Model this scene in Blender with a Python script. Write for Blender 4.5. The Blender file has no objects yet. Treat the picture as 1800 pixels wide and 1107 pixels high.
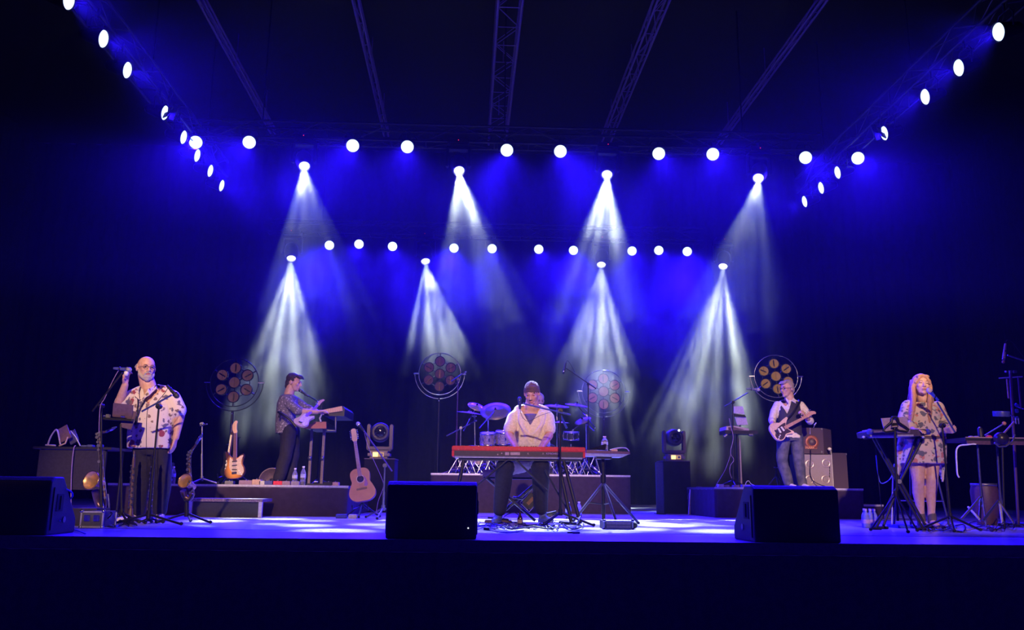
import bpy, bmesh, math, random
from mathutils import Vector, Matrix, Quaternion
from math import pi, sin, cos, radians, sqrt, atan2
random.seed(7)
S = bpy.context.scene
COL = S.collection
# ------------------------------------------------------------------ camera
FPX = 1500.0
CP = Vector((0, 0, .35))
_yaw, _pit, _rol = math.atan(.0315), math.atan(305/FPX), .0113
_F = Vector((sin(_yaw)*cos(_pit), cos(_yaw)*cos(_pit), sin(_pit)))
_R0 = Vector((cos(_yaw), -sin(_yaw), 0)); _U0 = _R0.cross(_F)
_R = _R0*cos(_rol) + _U0*sin(_rol); _U = _R.cross(_F)
cam = bpy.data.cameras.new('camera'); cam.sensor_width = 36; cam.lens = 36*FPX/1800
cam.clip_start = .05; cam.clip_end = 200
co = bpy.data.objects.new('camera', cam); COL.objects.link(co)
co.matrix_world = Matrix(((_R.x,_U.x,-_F.x,CP.x),(_R.y,_U.y,-_F.y,CP.y),(_R.z,_U.z,-_F.z,CP.z),(0,0,0,1)))
S.camera = co
def ray(px, py): return _F + _R*((px-900)/FPX) - _U*((py-553.5)/FPX)
def W(px, py, Y):
    "point of the picture at stage depth Y"
    d = ray(px, py); return CP + d*(Y/d.y)
def FL(px, py, z=0):
    "point of the picture on a level surface of height z"
    d = ray(px, py); return CP + d*((z-CP.z)/d.z)
def SC(Y): return FPX/Y            # pixels per metre, about

# ------------------------------------------------------------------ render look
S.view_settings.view_transform = 'Standard'; S.view_settings.look = 'None'
S.view_settings.exposure = 0; S.view_settings.gamma = 1; S.view_settings.use_curve_mapping = False
cy = S.cycles
cy.use_denoising = True
cy.max_bounces = 6; cy.diffuse_bounces = 2; cy.glossy_bounces = 2; cy.transmission_bounces = 4
cy.volume_bounces = 0; cy.transparent_max_bounces = 8
cy.caustics_reflective = False; cy.caustics_refractive = False
cy.volume_max_steps = 96
cy.sample_clamp_indirect = 4
w = bpy.data.worlds.new('world'); S.world = w; w.use_nodes = True
w.node_tree.nodes['Background'].inputs[0].default_value = (.003, .001, .07, 1)
w.node_tree.nodes['Background'].inputs[1].default_value = 1.0

# ------------------------------------------------------------------ lights
Y1, Y2 = 13.9, 19.5          # the two lamp trusses
YB = 21.2                    # back drape
BLUE = (.016, .003, 1.0)
def mix(a, b, t): return tuple(a[i]*(1-t)+b[i]*t for i in range(3))
def aim_rot(d, roll=0): return d.to_track_quat('-Z', 'Y').to_matrix().to_4x4()
def spot(name, loc, target, power, col, size, blend=.3, soft=.05, parent=None, gobo=None, seed=0):
    l = bpy.data.lights.new(name, 'SPOT'); l.energy = power; l.color = col
    l.spot_size = radians(size); l.spot_blend = blend; l.shadow_soft_size = soft
    o = bpy.data.objects.new(name, l); COL.objects.link(o)
    o.matrix_world = Matrix.Translation(loc) @ aim_rot((target-loc).normalized())
    if gobo:
        l.use_nodes = True; nt = l.node_tree; em = nt.nodes['Emission']
        tc = nt.nodes.new('ShaderNodeTexCoord')
        sep = nt.nodes.new('ShaderNodeSeparateXYZ'); nt.links.new(tc.outputs['Normal'], sep.inputs[0])
        dv = []
        for ax in 'XY':
            m = nt.nodes.new('ShaderNodeMath'); m.operation = 'DIVIDE'
            nt.links.new(sep.outputs[ax], m.inputs[0]); nt.links.new(sep.outputs['Z'], m.inputs[1]); dv.append(m)
        cb = nt.nodes.new('ShaderNodeCombineXYZ')
        nt.links.new(dv[0].outputs[0], cb.inputs[0]); nt.links.new(dv[1].outputs[0], cb.inputs[1])
        cb.inputs[2].default_value = seed*1.37
        if gobo == 'shaft':
            t = nt.nodes.new('ShaderNodeTexVoronoi'); t.inputs['Scale'].default_value = 11; t.feature = 'F1'
            nt.links.new(cb.outputs[0], t.inputs['Vector'])
            r = nt.nodes.new('ShaderNodeMapRange'); r.inputs[1].default_value = .5; r.inputs[2].default_value = .18
            r.inputs[3].default_value = .08; r.inputs[4].default_value = 3.8
            nt.links.new(t.outputs['Distance'], r.inputs[0])
        nt.links.new(r.outputs[0], em.inputs['Strength'])
    return o
PARS1 = [(344,250),(438,250),(620,256),(716,258),(891,264),(985,266),(1158,270),(1253,271),(1416,277),(1508,278)]
AIM1 = [(.9,6),(-.3,7.5),(-.6,7.5),(.1,8.5),(-.5,9),(.9,8),(.1,8.5),(-.9,6.5),(.2,7),(-.9,7)]
PARS2 = [(579,431),(631,429),(690,433),(798,436),(865,437),(947,438),(1008,440),(1111,441),(1158,440),(1208,442)]
PSIDE_L = [(120,0),(181,68),(223,123),(289,198),(322,241),(346,273),(369,300),(389,326)]
PSIDE_R = [(1756,56),(1686,119),(1627,170),(1555,234),(1473,303),(1444,330),(1415,354)]
HEADS1 = [(535,292),(807,300),(1067,307),(1333,313)]
HEADS2 = [(512,454),(748,459),(1057,465),(1271,468)]
HZ = 5.5
def side_pt(px, py):          # a lamp on the level side trusses
    return FL(px, py, CP.z+HZ)
WHITE = (.86, 1.0, .84)
for i,(px,py) in enumerate(PARS1):
    p = W(px,py,Y1); dx, ty = AIM1[i]
    spot('par_beam', p+Vector((0,-.03,-.02)), Vector((p.x+dx, ty, 0)), 2600, BLUE, 62, 1, .06)
for i,(px,py) in enumerate(PARS2):
    p = W(px,py,Y2)
    spot('par_beam', p+Vector((0,-.03,-.02)), Vector((p.x*.9+(i%3-1)*.8, 12.5, 0)), 2700, BLUE, 56, 1, .06)
for L,(sx) in ((PSIDE_L,1),(PSIDE_R,-1)):
    for i,(px,py) in enumerate(L):
        p = side_pt(px,py)
        spot('par_beam', p+Vector((sx*.03,0,-.02)), Vector((p.x+sx*5.5, p.y-1.0, 3.2)), 1150 if sx > 0 else 900, BLUE, 84, 1, .06)
WT1 = [FL(520,917), FL(842,915), FL(1170,915), FL(1500,922)]
WT1 = [Vector((p.x*.9, 9.2, 0)) for p in (W(560,900,9.2),W(900,900,9.2),W(1050,900,9.2),W(1300,900,9.2))]
WP1 = [3900,5000,4900,3300]
for i,(px,py) in enumerate(HEADS1):
    p = W(px,py,Y1)
    spot('head_beam', p+Vector((0,-.02,-.04)), WT1[i], WP1[i], WHITE, 23, .3, .04, gobo='shaft', seed=i)
WT2 = [Vector((p.x, 16.2, 0)) for p in (W(500,860,16.2),W(800,860,16.2),W(1035,860,16.2),W(1235,860,16.2))]
for i,(px,py) in enumerate(HEADS2):
    p = W(px,py,Y2)
    spot('head_beam', p+Vector((0,-.02,-.04)), WT2[i], 2400, WHITE, 32, .35, .04, gobo='shaft', seed=i+9)
# warm front-of-house key light on the players
KEY = (1.0, .62, .40)
V0 = Vector((0,-7,6.5))
for (px,py),Yk,pw in [((262,750),8.5,300),((505,730),12.3,420),((930,745),9.2,270),((1388,740),12.9,460),((1622,750),8.6,300)]:
    q = W(px,py,Yk); spot('key_light', V0+Vector((q.x*.35,0,0)), q, pw*21, KEY, 10, .6, .12)
for px,py,Yk,pw,sz in ((640,840,10.0,3500,7),(178,830,8.5,2600,8),(1440,800,13.4,3000,7),(415,800,11.4,3500,7),(900,740,13.8,6500,14)):
    q = W(px,py,Yk); spot('key_light', V0+Vector((q.x*.35,0,0)), q, pw, KEY, sz, .7, .12)
for sx in (-3.5,0,3.7): spot('wash_light', Vector((sx,6.7,7.6)), Vector((sx,11.2,.6)), 170, (1,.42,.50), 60, .8, .2)

# ------------------------------------------------------------------ materials
MATS = {}
def mat(name, col=(.5,.5,.5), rough=.5, metal=0, col2=None, scale=40, bump=0, emit=None, es=1, kind='noise', thr=(.4,.6), sub=0, trans=0, detail=3):
    if name in MATS: return MATS[name]
    m = bpy.data.materials.new(name); m.use_nodes = True; nt = m.node_tree; N = nt.nodes.new; L = nt.links.new
    b = nt.nodes['Principled BSDF']
    b.inputs['Roughness'].default_value = rough; b.inputs['Metallic'].default_value = metal
    b.inputs['Base Color'].default_value = (*col,1)
    tc = N('ShaderNodeTexCoord')
    if kind == 'voronoi':
        t = N('ShaderNodeTexVoronoi'); t.inputs['Scale'].default_value = scale; out = t.outputs['Distance']
    elif kind == 'wave':
        t = N('ShaderNodeTexWave'); t.inputs['Scale'].default_value = scale; t.inputs['Distortion'].default_value = 4; out = t.outputs['Fac']
    else:
        t = N('ShaderNodeTexNoise'); t.inputs['Scale'].default_value = scale; t.inputs['Detail'].default_value = detail; out = t.outputs[0]
    L(tc.outputs['Object'], t.inputs['Vector'])
    r = N('ShaderNodeValToRGB'); L(out, r.inputs[0]); r.color_ramp.elements[0].position = thr[0]; r.color_ramp.elements[1].position = thr[1]
    c2 = col2 or tuple(min(1, c*1.18+.002) for c in col)
    r.color_ramp.elements[0].color = (*col,1); r.color_ramp.elements[1].color = (*c2,1)
    L(r.outputs[0], b.inputs['Base Color'])
    if bump:
        bp = N('ShaderNodeBump'); bp.inputs['Strength'].default_value = bump; bp.inputs['Distance'].default_value = .01
        L(out, bp.inputs['Height']); L(bp.outputs[0], b.inputs['Normal'])
    if sub: b.inputs['Subsurface Weight'].default_value = sub; b.inputs['Subsurface Radius'].default_value = (.01,.004,.002)
    if trans: b.inputs['Transmission Weight'].default_value = trans; b.inputs['IOR'].default_value = 1.33
    if emit: b.inputs['Emission Color'].default_value = (*emit,1); b.inputs['Emission Strength'].default_value = es
    MATS[name] = m; return m
def flower_mat(name, base, cols, scale, thr=.25, jag=.35):
    "cloth printed with scattered blossoms: one voronoi cell each"
    m = bpy.data.materials.new(name); m.use_nodes = True; nt = m.node_tree; N = nt.nodes.new; L = nt.links.new
    b = nt.nodes['Principled BSDF']; b.inputs['Roughness'].default_value = .8
    tc = N('ShaderNodeTexCoord'); prev = None
    for k,(c,sc,th) in enumerate(cols):
        nz = N('ShaderNodeTexNoise'); nz.inputs['Scale'].default_value = sc*2.2; nz.inputs['Detail'].default_value = 2
        L(tc.outputs['Object'], nz.inputs['Vector'])
        vm = N('ShaderNodeVectorMath'); vm.operation = 'MULTIPLY_ADD'; L(nz.outputs['Color'], vm.inputs[0])
        vm.inputs[1].default_value = (jag/sc*2,)*3; L(tc.outputs['Object'], vm.inputs[2])
        ad = N('ShaderNodeVectorMath'); ad.operation = 'ADD'; L(vm.outputs[0], ad.inputs[0]); ad.inputs[1].default_value = (k*1.7,k*.9,k*.4)
        v = N('ShaderNodeTexVoronoi'); v.inputs['Scale'].default_value = sc; L(ad.outputs[0], v.inputs['Vector'])
        r = N('ShaderNodeMapRange'); r.inputs[1].default_value = th; r.inputs[2].default_value = th+.06; L(v.outputs['Distance'], r.inputs[0])
        mx = N('ShaderNodeMix'); mx.data_type = 'RGBA'; L(r.outputs[0], mx.inputs['Factor']); mx.inputs[6].default_value = (*c,1)
        if prev is None: mx.inputs[7].default_value = (*base,1)
        else: L(prev, mx.inputs[7])
        prev = mx.outputs[2]
    L(prev, b.inputs['Base Color']); return m
def glow(name, col, es):
    if name in MATS: return MATS[name]
    m = bpy.data.materials.new(name); m.use_nodes = True; nt = m.node_tree
    b = nt.nodes['Principled BSDF']; b.inputs['Base Color'].default_value = (.03,.03,.03,1)
    b.inputs['Emission Color'].default_value = (*col,1); b.inputs['Emission Strength'].default_value = es; m.cycles.emission_sampling = 'NONE'; MATS[name] = m; return m

BLK = mat('black_metal', (.012,.012,.013), .38, .3)
BLKP = mat('black_plastic', (.014,.014,.016), .45)
CHR = mat('chrome', (.62,.62,.62), .22, 1)
GRY = mat('grey_metal', (.22,.22,.23), .4, .8)
SIL = mat('silver_paint', (.55,.55,.55), .4, .3)
WHT = mat('white_plastic', (.75,.75,.75), .5)
BRS = mat('brass', (.78,.5,.2), .22, 1)
BRSD = mat('dark_brass', (.25,.14,.07), .3, 1)
RUB = mat('rubber', (.01,.01,.01), .8)
DRP = mat('black_drape', (.007,.006,.007), .95, col2=(.010,.009,.010), scale=9, bump=.3)
CARP = mat('black_carpet', (.05,.04,.045), .95, scale=300, bump=.3)
LEDR = glow('red_led', (1,.02,.02), 1.2)

# ------------------------------------------------------------------ mesh kit
class MB:
    def __init__(s): s.v = []; s.f = []; s.sm = []
    def add(s, vs, fs, smooth=False):
        n = len(s.v); s.v += [Vector(v) for v in vs]; s.f += [tuple(i+n for i in f) for f in fs]; s.sm += [smooth]*len(fs); return s
    def box(s, c, sz, rot=None, bev=0):
        c = Vector(c); x,y,z = sz[0]/2, sz[1]/2, sz[2]/2
        if bev:
            b = min(bev, x*.9, y*.9, z*.9); bm = bmesh.new(); bmesh.ops.create_cube(bm, size=1)
            for v in bm.verts: v.co = Vector((v.co.x*2*x, v.co.y*2*y, v.co.z*2*z))
            bmesh.ops.bevel(bm, geom=bm.edges[:], offset=b, segments=2, affect='EDGES')
            bm.verts.index_update(); vs = [v.co.copy() for v in bm.verts]; fs = [[v.index for v in f.verts] for f in bm.faces]; bm.free()
        else:
            vs = [Vector((i*x,j*y,k*z)) for i in (-1,1) for j in (-1,1) for k in (-1,1)]
            fs = [(0,1,3,2),(4,6,7,5),(0,4,5,1),(2,3,7,6),(0,2,6,4),(1,5,7,3)]
        if rot is not None: vs = [rot@v for v in vs]
        return s.add([c+v for v in vs], fs)
    def cyl(s, p0, p1, r0, r1=None, n=12, caps=True):
        p0 = Vector(p0); p1 = Vector(p1); r1 = r0 if r1 is None else r1
        d = (p1-p0); 
        if d.length < 1e-6: return s
        q = d.normalized().to_track_quat('Z','Y')
        ring = [q@Vector((cos(2*pi*i/n), sin(2*pi*i/n), 0)) for i in range(n)]
        s.add([p0+r*r0 for r in ring]+[p1+r*r1 for r in ring], [(i,(i+1)%n,n+(i+1)%n,n+i) for i in range(n)], n > 6)
        if caps:
            s.add([p0+r*r0 for r in ring], [tuple(range(n))[::-1]]); s.add([p1+r*r1 for r in ring], [tuple(range(n))])
        return s
    def tube(s, pts, r, n=6, closed=False):
        pts = [Vector(p) for p in pts]; m = len(pts)
        rs = r if isinstance(r, (list,tuple)) else [r]*m
        vs = []; prev = None
        for i,p in enumerate(pts):
            a = pts[(i-1)%m] if (i > 0 or closed) else p; b = pts[(i+1)%m] if (i < m-1 or closed) else p
            t = (b-a).normalized()
            if prev is None: u = t.orthogonal().normalized()
            else:
                u = prev - t*prev.dot(t); u = u.normalized() if u.length > 1e-5 else t.orthogonal().normalized()
            prev = u; w_ = t.cross(u)
            vs += [p + (u*cos(2*pi*k/n)+w_*sin(2*pi*k/n))*rs[i] for k in range(n)]
        fs = []
        for i in range(m if closed else m-1):
            j = (i+1)%m
            fs += [(i*n+k, i*n+(k+1)%n, j*n+(k+1)%n, j*n+k) for k in range(n)]
        s.add(vs, fs, True)
        if not closed: s.add(vs[:n], [tuple(range(n))[::-1]]); s.add(vs[-n:], [tuple(range(n))])
        return s
    def lathe(s, prof, M=None, n=24, closed=False):
        "profile of (radius, height) turned about Z"
        M = M or Matrix(); vs = [M@Vector((r*cos(2*pi*k/n), r*sin(2*pi*k/n), z)) for r,z in prof for k in range(n)]
        m = len(prof); fs = [(i*n+k, i*n+(k+1)%n, ((i+1)%m)*n+(k+1)%n, ((i+1)%m)*n+k) for i in range(m if closed else m-1) for k in range(n)]
        return s.add(vs, fs, True)
    def ell(s, c, r, rot=None, n=12):
        c = Vector(c); vs = []; m = n//2+1
        for i in range(m+1):
            a = pi*i/m
            for k in range(n):
                v = Vector((r[0]*sin(a)*cos(2*pi*k/n), r[1]*sin(a)*sin(2*pi*k/n), r[2]*cos(a)))
                vs.append(c+(rot@v if rot is not None else v))
        fs = [(i*n+k, (i+1)*n+k, (i+1)*n+(k+1)%n, i*n+(k+1)%n) for i in range(m) for k in range(n)]
        return s.add(vs, fs, True)
    def prism(s, pts, t, M=None, z0=0):
        "outline in XY pushed out along Z"
        M = M or Matrix(); n = len(pts)
        a = [M@Vector((x,y,z0)) for x,y in pts]; b = [M@Vector((x,y,z0+t)) for x,y in pts]
        s.add(a+b, [(i,(i+1)%n,n+(i+1)%n,n+i) for i in range(n)])
        s.add(a, [tuple(range(n))[::-1]]); s.add(b, [tuple(range(n))]); return s
    def loft(s, rings, caps=True):
        "rings: (centre, half width, half depth, turn) level ellipses"
        n = 20; vs = []
        for c,a,b,t in rings:
            for k in range(n):
                x,y = a*cos(2*pi*k/n), b*sin(2*pi*k/n); vs.append(Vector(c)+Vector((x*cos(t)-y*sin(t), x*sin(t)+y*cos(t), 0)))
        m = len(rings); s.add(vs, [(i*n+k, i*n+(k+1)%n, (i+1)*n+(k+1)%n, (i+1)*n+k) for i in range(m-1) for k in range(n)]+[tuple(range(n))[::-1], tuple(range((m-1)*n, m*n))], True)
        return s
    def limb(s, pts, rs):
        for i in range(len(pts)-1):
            s.cyl(pts[i], pts[i+1], rs[i], rs[i+1], 14); 
        for p,r in zip(pts, rs): s.ell(p, (r,r,r), n=14)
        return s
    def mesh(s, name, inv=None):
        me = bpy.data.meshes.new(name); me.from_pydata([inv@v for v in s.v] if inv else s.v, [], s.f)
        me.polygons.foreach_set('use_smooth', s.sm); me.update(); return me
    def recalc(s, me):
        bm = bmesh.new(); bm.from_mesh(me); bmesh.ops.recalc_face_normals(bm, faces=bm.faces); bm.to_mesh(me); bm.free(); return me
def catmull(pts, n=4, closed=True):
    out = []; m = len(pts); P = [Vector(p) for p in pts]
    for i in range(m if closed else m-1):
        g = lambda j: P[j%m] if closed else P[max(0,min(m-1,j))]
        a,b,c,d = g(i-1),g(i),g(i+1),g(i+2)
        for k in range(n):
            t = k/n; out.append(.5*((2*b)+(c-a)*t+(2*a-5*b+4*c-d)*t*t+(3*b-a-3*c+d)*t*t*t))
    if not closed: out.append(P[-1])
    return [tuple(p) for p in out]

def link(name, me, m=None, parent=None, kind=None):
    o = bpy.data.objects.new(name, me); COL.objects.link(o)
    if m and not len(me.materials): me.materials.append(m)
    if parent is not None: o.parent = parent
    if kind: o['kind'] = kind
    return o
class T:
    "a thing: an Empty at its base carrying parts built in world coordinates"
    def __init__(s, name, label, cat, loc=(0,0,0), group=None, M=None):
        s.o = bpy.data.objects.new(name, None); COL.objects.link(s.o); s.o.empty_display_size = .1
        s.M = M.copy() if M is not None else Matrix.Translation(Vector(loc)); s.inv = s.M.inverted(); s.o.matrix_world = s.M
        s.o['label'] = label; s.o['category'] = cat
        if group: s.o['group'] = group
    def part(s, name, mb, m, parent=None, label=None, kind=None, local=False, fix=False):
        me = mb.mesh(name, None if local else s.inv)
        if fix: mb.recalc(me)
        o = link(name, me, m, parent or s.o, kind)
        if label: o['label'] = label
        return o
def solo(name, label, cat, mb, m, loc, group=None, kind=None, fix=False):
    loc = Vector(loc); me = mb.mesh(name, Matrix.Translation(-loc))
    if fix: mb.recalc(me)
    o = link(name, me, m, None, kind); o.location = loc; o['label'] = label; o['category'] = cat
    if group: o['group'] = group
    return o
def struct(name, mb, m, label=None, loc=(0,0,0)):
    o = link(name, mb.mesh(name), m, None, 'structure'); o.location = loc
    if label: o['label'] = label
    return o
def dup(root, M, label=None, group=None):
    r = root.copy(); COL.objects.link(r); r.matrix_world = M
    if label: r['label'] = label
    if group: r['group'] = group
    def rec(src, dst):
        for ch in [c for c in KIDS.get(src.name, [])]:
            c = ch.copy(); COL.objects.link(c); c.parent = dst; rec(ch, c)
    rec(root, r); return r
KIDS = {}
def index_kids():
    KIDS.clear()
    for o in bpy.data.objects:
        if o.parent: KIDS.setdefault(o.parent.name, []).append(o)
def box_mb(lo, hi, bev=0):
    lo = Vector(lo); hi = Vector(hi); return MB().box((lo+hi)/2, hi-lo, bev=bev)
def V(*a): return Vector(a)

# ------------------------------------------------------------------ the stage itself
YE = 6.0
FLM = mat('stage_floor', (.44,.42,.44), .30, col2=(.52,.50,.52), scale=1.6, thr=(.3,.7))
struct('floor', box_mb((-13,YE,-.06),(13.5,YB,0)), FLM)
fl = bpy.data.objects['floor']
for k,y in enumerate((7.15,9.2,11.2,13.2,15.2)):     # dark tape along the seams of the dance floor
    link('seam_tape', box_mb((-13,y,0),(13.5,y+.03,.0015)).mesh('seam_tape'), RUB, fl)
struct('trim_1', box_mb((-13,YE-.035,-.075),(13.5,YE+.0,.006)), mat('stage_edge', (.3,.25,.3), .4, .6))
# black cloth pleated down the front of the stage
mb = MB(); n = 520; vs = []; 
for i in range(n+1):
    x = -13+26.5*i/n; y = YE-.06+.022*sin(i*1.9)+.01*sin(i*.53); vs += [(x,y,-.075),(x,y+.01*sin(i*2.1),-1.25)]
mb.add(vs, [(2*i,2*i+2,2*i+3,2*i+1) for i in range(n)], True)
struct('wall_front', mb, mat('skirt_cloth', (.16,.16,.19), .9, scale=20, bump=.2))
struct('ground', box_mb((-14,-4,-1.35),(14.5,YE,-1.25)), mat('pit_floor', (.05,.05,.055), .8))
def drape(name, p0, p1, z0, z1, n):
    mb = MB(); vs = []; d = (p1-p0); nn = d.cross(V(0,0,1)).normalized()
    for i in range(n+1):
        p = p0+d*(i/n)+nn*(.05*sin(i*1.7)+.02*sin(i*.7)); vs += [V(p.x,p.y,z0), V(p.x,p.y,z1)]
    mb.add(vs, [(2*i,2*i+2,2*i+3,2*i+1) for i in range(n)], True); struct(name, mb, DRP)
drape('wall_back', V(-13,YB,0), V(13.5,YB,0), 0, 9, 300)
drape('wall_left', V(-11.6,YE+1,0), V(-11.6,YB,0), 0, 9, 170)
drape('wall_right', V(12.2,YE+1,0), V(12.2,YB,0), 0, 9, 170)
struct('ceiling', box_mb((-13,YE,9.0),(13.5,YB,9.05)), mat('roof_skin', (.008,.008,.009), .8))

# roof girders running up stage (lattice of chords and braces)
TRM = mat('truss_metal', (.34,.22,.42), .35, .5)  # purple of the stage light put into the metal's colour
def truss(name, label, cat, a, b, wd, ht, step, cr=.024, br=.011, kind=None, group=None, m=None):
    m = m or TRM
    t = T(name, label, cat, a, group); d = (b-a); L = d.length; u = d.normalized(); sd = u.cross(V(0,0,1)).normalized(); up = V(0,0,1)
    cs = [(-1,-1),(1,-1),(1,1),(-1,1)]
    P = lambda i,s_: a+u*s_+sd*(cs[i][0]*wd/2)+up*(cs[i][1]*ht/2)
    for i in range(4): t.part('chord', MB().cyl(P(i,0),P(i,L),cr,n=8), m)
    n = int(L/step)
    for i in range(4):
        j = (i+1)%4
        for k in range(n):
            t.part('brace', MB().cyl(P(i if k%2 else j,k*step),P(j if k%2 else i,(k+1)*step),br,n=5), m) if i in (0,) else None
            if i == 0: t.part('cross_bar', MB().cyl(P(i,k*step),P(j,k*step),br,n=5), m)
    mb = MB()
    for i in (1,2,3):
        j = (i+1)%4
        for k in range(n): mb.cyl(P(i if k%2 else j,k*step),P(j if k%2 else i,(k+1)*step),br,n=4)
    t.part('side_lattice', mb, m, kind='stuff')
    for f in (.12,.5,.88):
        q = a+d*f; t.part('hanging_chain', MB().cyl(q+V(0,0,ht/2-.01),(q.x,q.y,8.99),.012,n=6), m)
    return t
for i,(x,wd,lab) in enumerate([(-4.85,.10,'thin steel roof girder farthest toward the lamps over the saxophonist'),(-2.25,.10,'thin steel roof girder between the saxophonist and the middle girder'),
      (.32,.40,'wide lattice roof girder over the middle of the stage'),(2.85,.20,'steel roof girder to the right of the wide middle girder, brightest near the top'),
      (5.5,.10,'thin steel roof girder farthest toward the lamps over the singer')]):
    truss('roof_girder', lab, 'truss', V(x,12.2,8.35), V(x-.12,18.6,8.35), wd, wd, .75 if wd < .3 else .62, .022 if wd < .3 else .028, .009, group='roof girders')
z1 = W(900,230,Y1).z
DKT = mat('black_truss', (.02,.02,.02), .5, .4)
zz = CP.z+HZ+.55
_l0,_l1,_r0,_r1 = [Vector((side_pt(*q).x+dx,side_pt(*q).y,zz)) for q,dx in ((PSIDE_L[0],-.25),(PSIDE_L[-1],-.25),(PSIDE_R[0],.25),(PSIDE_R[-1],.25))]
truss('lamp_truss', 'dark truss that carries the front row of ten blue lamps', 'truss', V(-5.3,Y1+.22,zz), V(5.85,Y1+.22,zz), .3, .3, .6, m=DKT)
truss('lamp_truss', 'dark truss far up stage that carries the small rear row of blue lamps', 'truss', V(-5.2,Y2+.22,zz), V(5.2,Y2+.22,zz), .3, .3, .6, m=DKT)
truss('lamp_truss', 'dark truss running up stage over the saxophonist with blue lamps in a slanting row', 'truss', _l0+(_l0-_l1)*.08, _l1+(_l1-_l0)*.1, .3, .3, .6, m=DKT)
truss('lamp_truss', 'dark truss running up stage over the singer with blue lamps in a slanting row', 'truss', _r0+(_r0-_r1)*.3, _r1+(_r1-_r0)*.1, .3, .3, .6, m=DKT)

# ------------------------------------------------------------------ lamps
LENS_B = glow('blue_lamp_lens', (.62,.80,1.0), 1.9)
LENS_W = glow('white_lamp_lens', (.95,1,.92), 1.7)
PAR_ME = {}
def ordw(i):
    return ['first','second','third','fourth','fifth','sixth','seventh','eighth','ninth','tenth'][i]
def place(p, target, label, group):
    d = (Vector(target)-p).normalized(); sz = V(d.x,d.y,0).normalized(); r = V(-sz.y,sz.x,0)
    if not PAR_ME:
        PAR_ME['h'] = MB().lathe([(.0,.30),(.05,.30),(.075,.26),(.10,.10),(.118,.0),(.124,-.02),(.118,-.022),(.108,.004)], n=24).mesh('housing')
        PAR_ME['l'] = MB().ell((0,0,.0),(.109,.109,.014), n=24).mesh('lens')
        PAR_ME['h'].materials.append(BLK); PAR_ME['l'].materials.append(LENS_B)
    t = T('par_lamp', label, 'lamp', p, group)
    for nm_,k in (('housing','h'),('lens','l')):
        o = link(nm_, PAR_ME[k], None, t.o); o.matrix_local = aim_rot(d)
    piv = p-d*.1; topz = zz-.15
    t.part('yoke', MB().tube([piv+r*.13, piv+r*.15+V(0,0,.16), piv+r*.1+V(0,0,.24), piv-r*.1+V(0,0,.24), piv-r*.15+V(0,0,.16), piv-r*.13], .011, 6), BLK)
    t.part('clamp', MB().cyl((piv.x,piv.y,piv.z+.23),(piv.x,piv.y,topz+.01),.018,n=8), BLK)
    return t.o
def toward(p, dx, dz=-.2): # lens nearly facing the house, tipped
    return p+V(dx,-1,dz)
for i,(px,py) in enumerate(PARS1):
    p = W(px,py,Y1); place(p, toward(p, .25-.05*i,-.28), 'large glowing blue-white lamp in the front row, %s from the saxophone side' % ordw(i), 'front row of ten blue lamps')
for i,(px,py) in enumerate(PARS2):
    p = W(px,py,Y2); place(p, toward(p, .2-.04*i,-.28), 'small glowing blue-white lamp in the rear row, %s from the saxophone side' % ordw(i), 'rear row of ten blue lamps')
for i,(px,py) in enumerate(PSIDE_L):
    p = side_pt(px,py); place(p, p+V(1,-.08,-.28), 'oval glowing blue-white lamp in the slanting row over the saxophonist, %s from the top' % ordw(i), 'slanting row of blue lamps over the saxophonist')
for i,(px,py) in enumerate(PSIDE_R):
    p = side_pt(px,py); place(p, p+V(-1,-.05,-.28), 'oval glowing blue-white lamp in the slanting row over the singer, %s from the top' % ordw(i), 'slanting row of blue lamps over the singer')
# two of the slanting lamps are crossed by a dark bracket
for (px,py),sx,lab in (((289,198),1,'dark bracket crossing a blue lamp over the saxophonist'),((1555,234),-1,'dark bracket crossing a blue lamp over the singer')):
    p = side_pt(px,py); f = V(sx,-.07,-.28).normalized()*.06
    c = p+f; r = V(1,0,0); u = V(0,0,1)
    solo('bracket', lab, 'bracket', MB().box(c, (.30,.03,.05), Matrix.Rotation(-.5*sx,3,'Y')).box(c+V(.02*sx,0,.04),(.035,.03,.16), Matrix.Rotation(.3*sx,3,'Y')).box(c+V(.09*sx,.0,.02),(.07,.03,.26),Matrix.Rotation(.3*sx,3,'Y')).cyl(c,V(c.x,c.y,zz-.14),.010,n=6), BLK, c)

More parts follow.
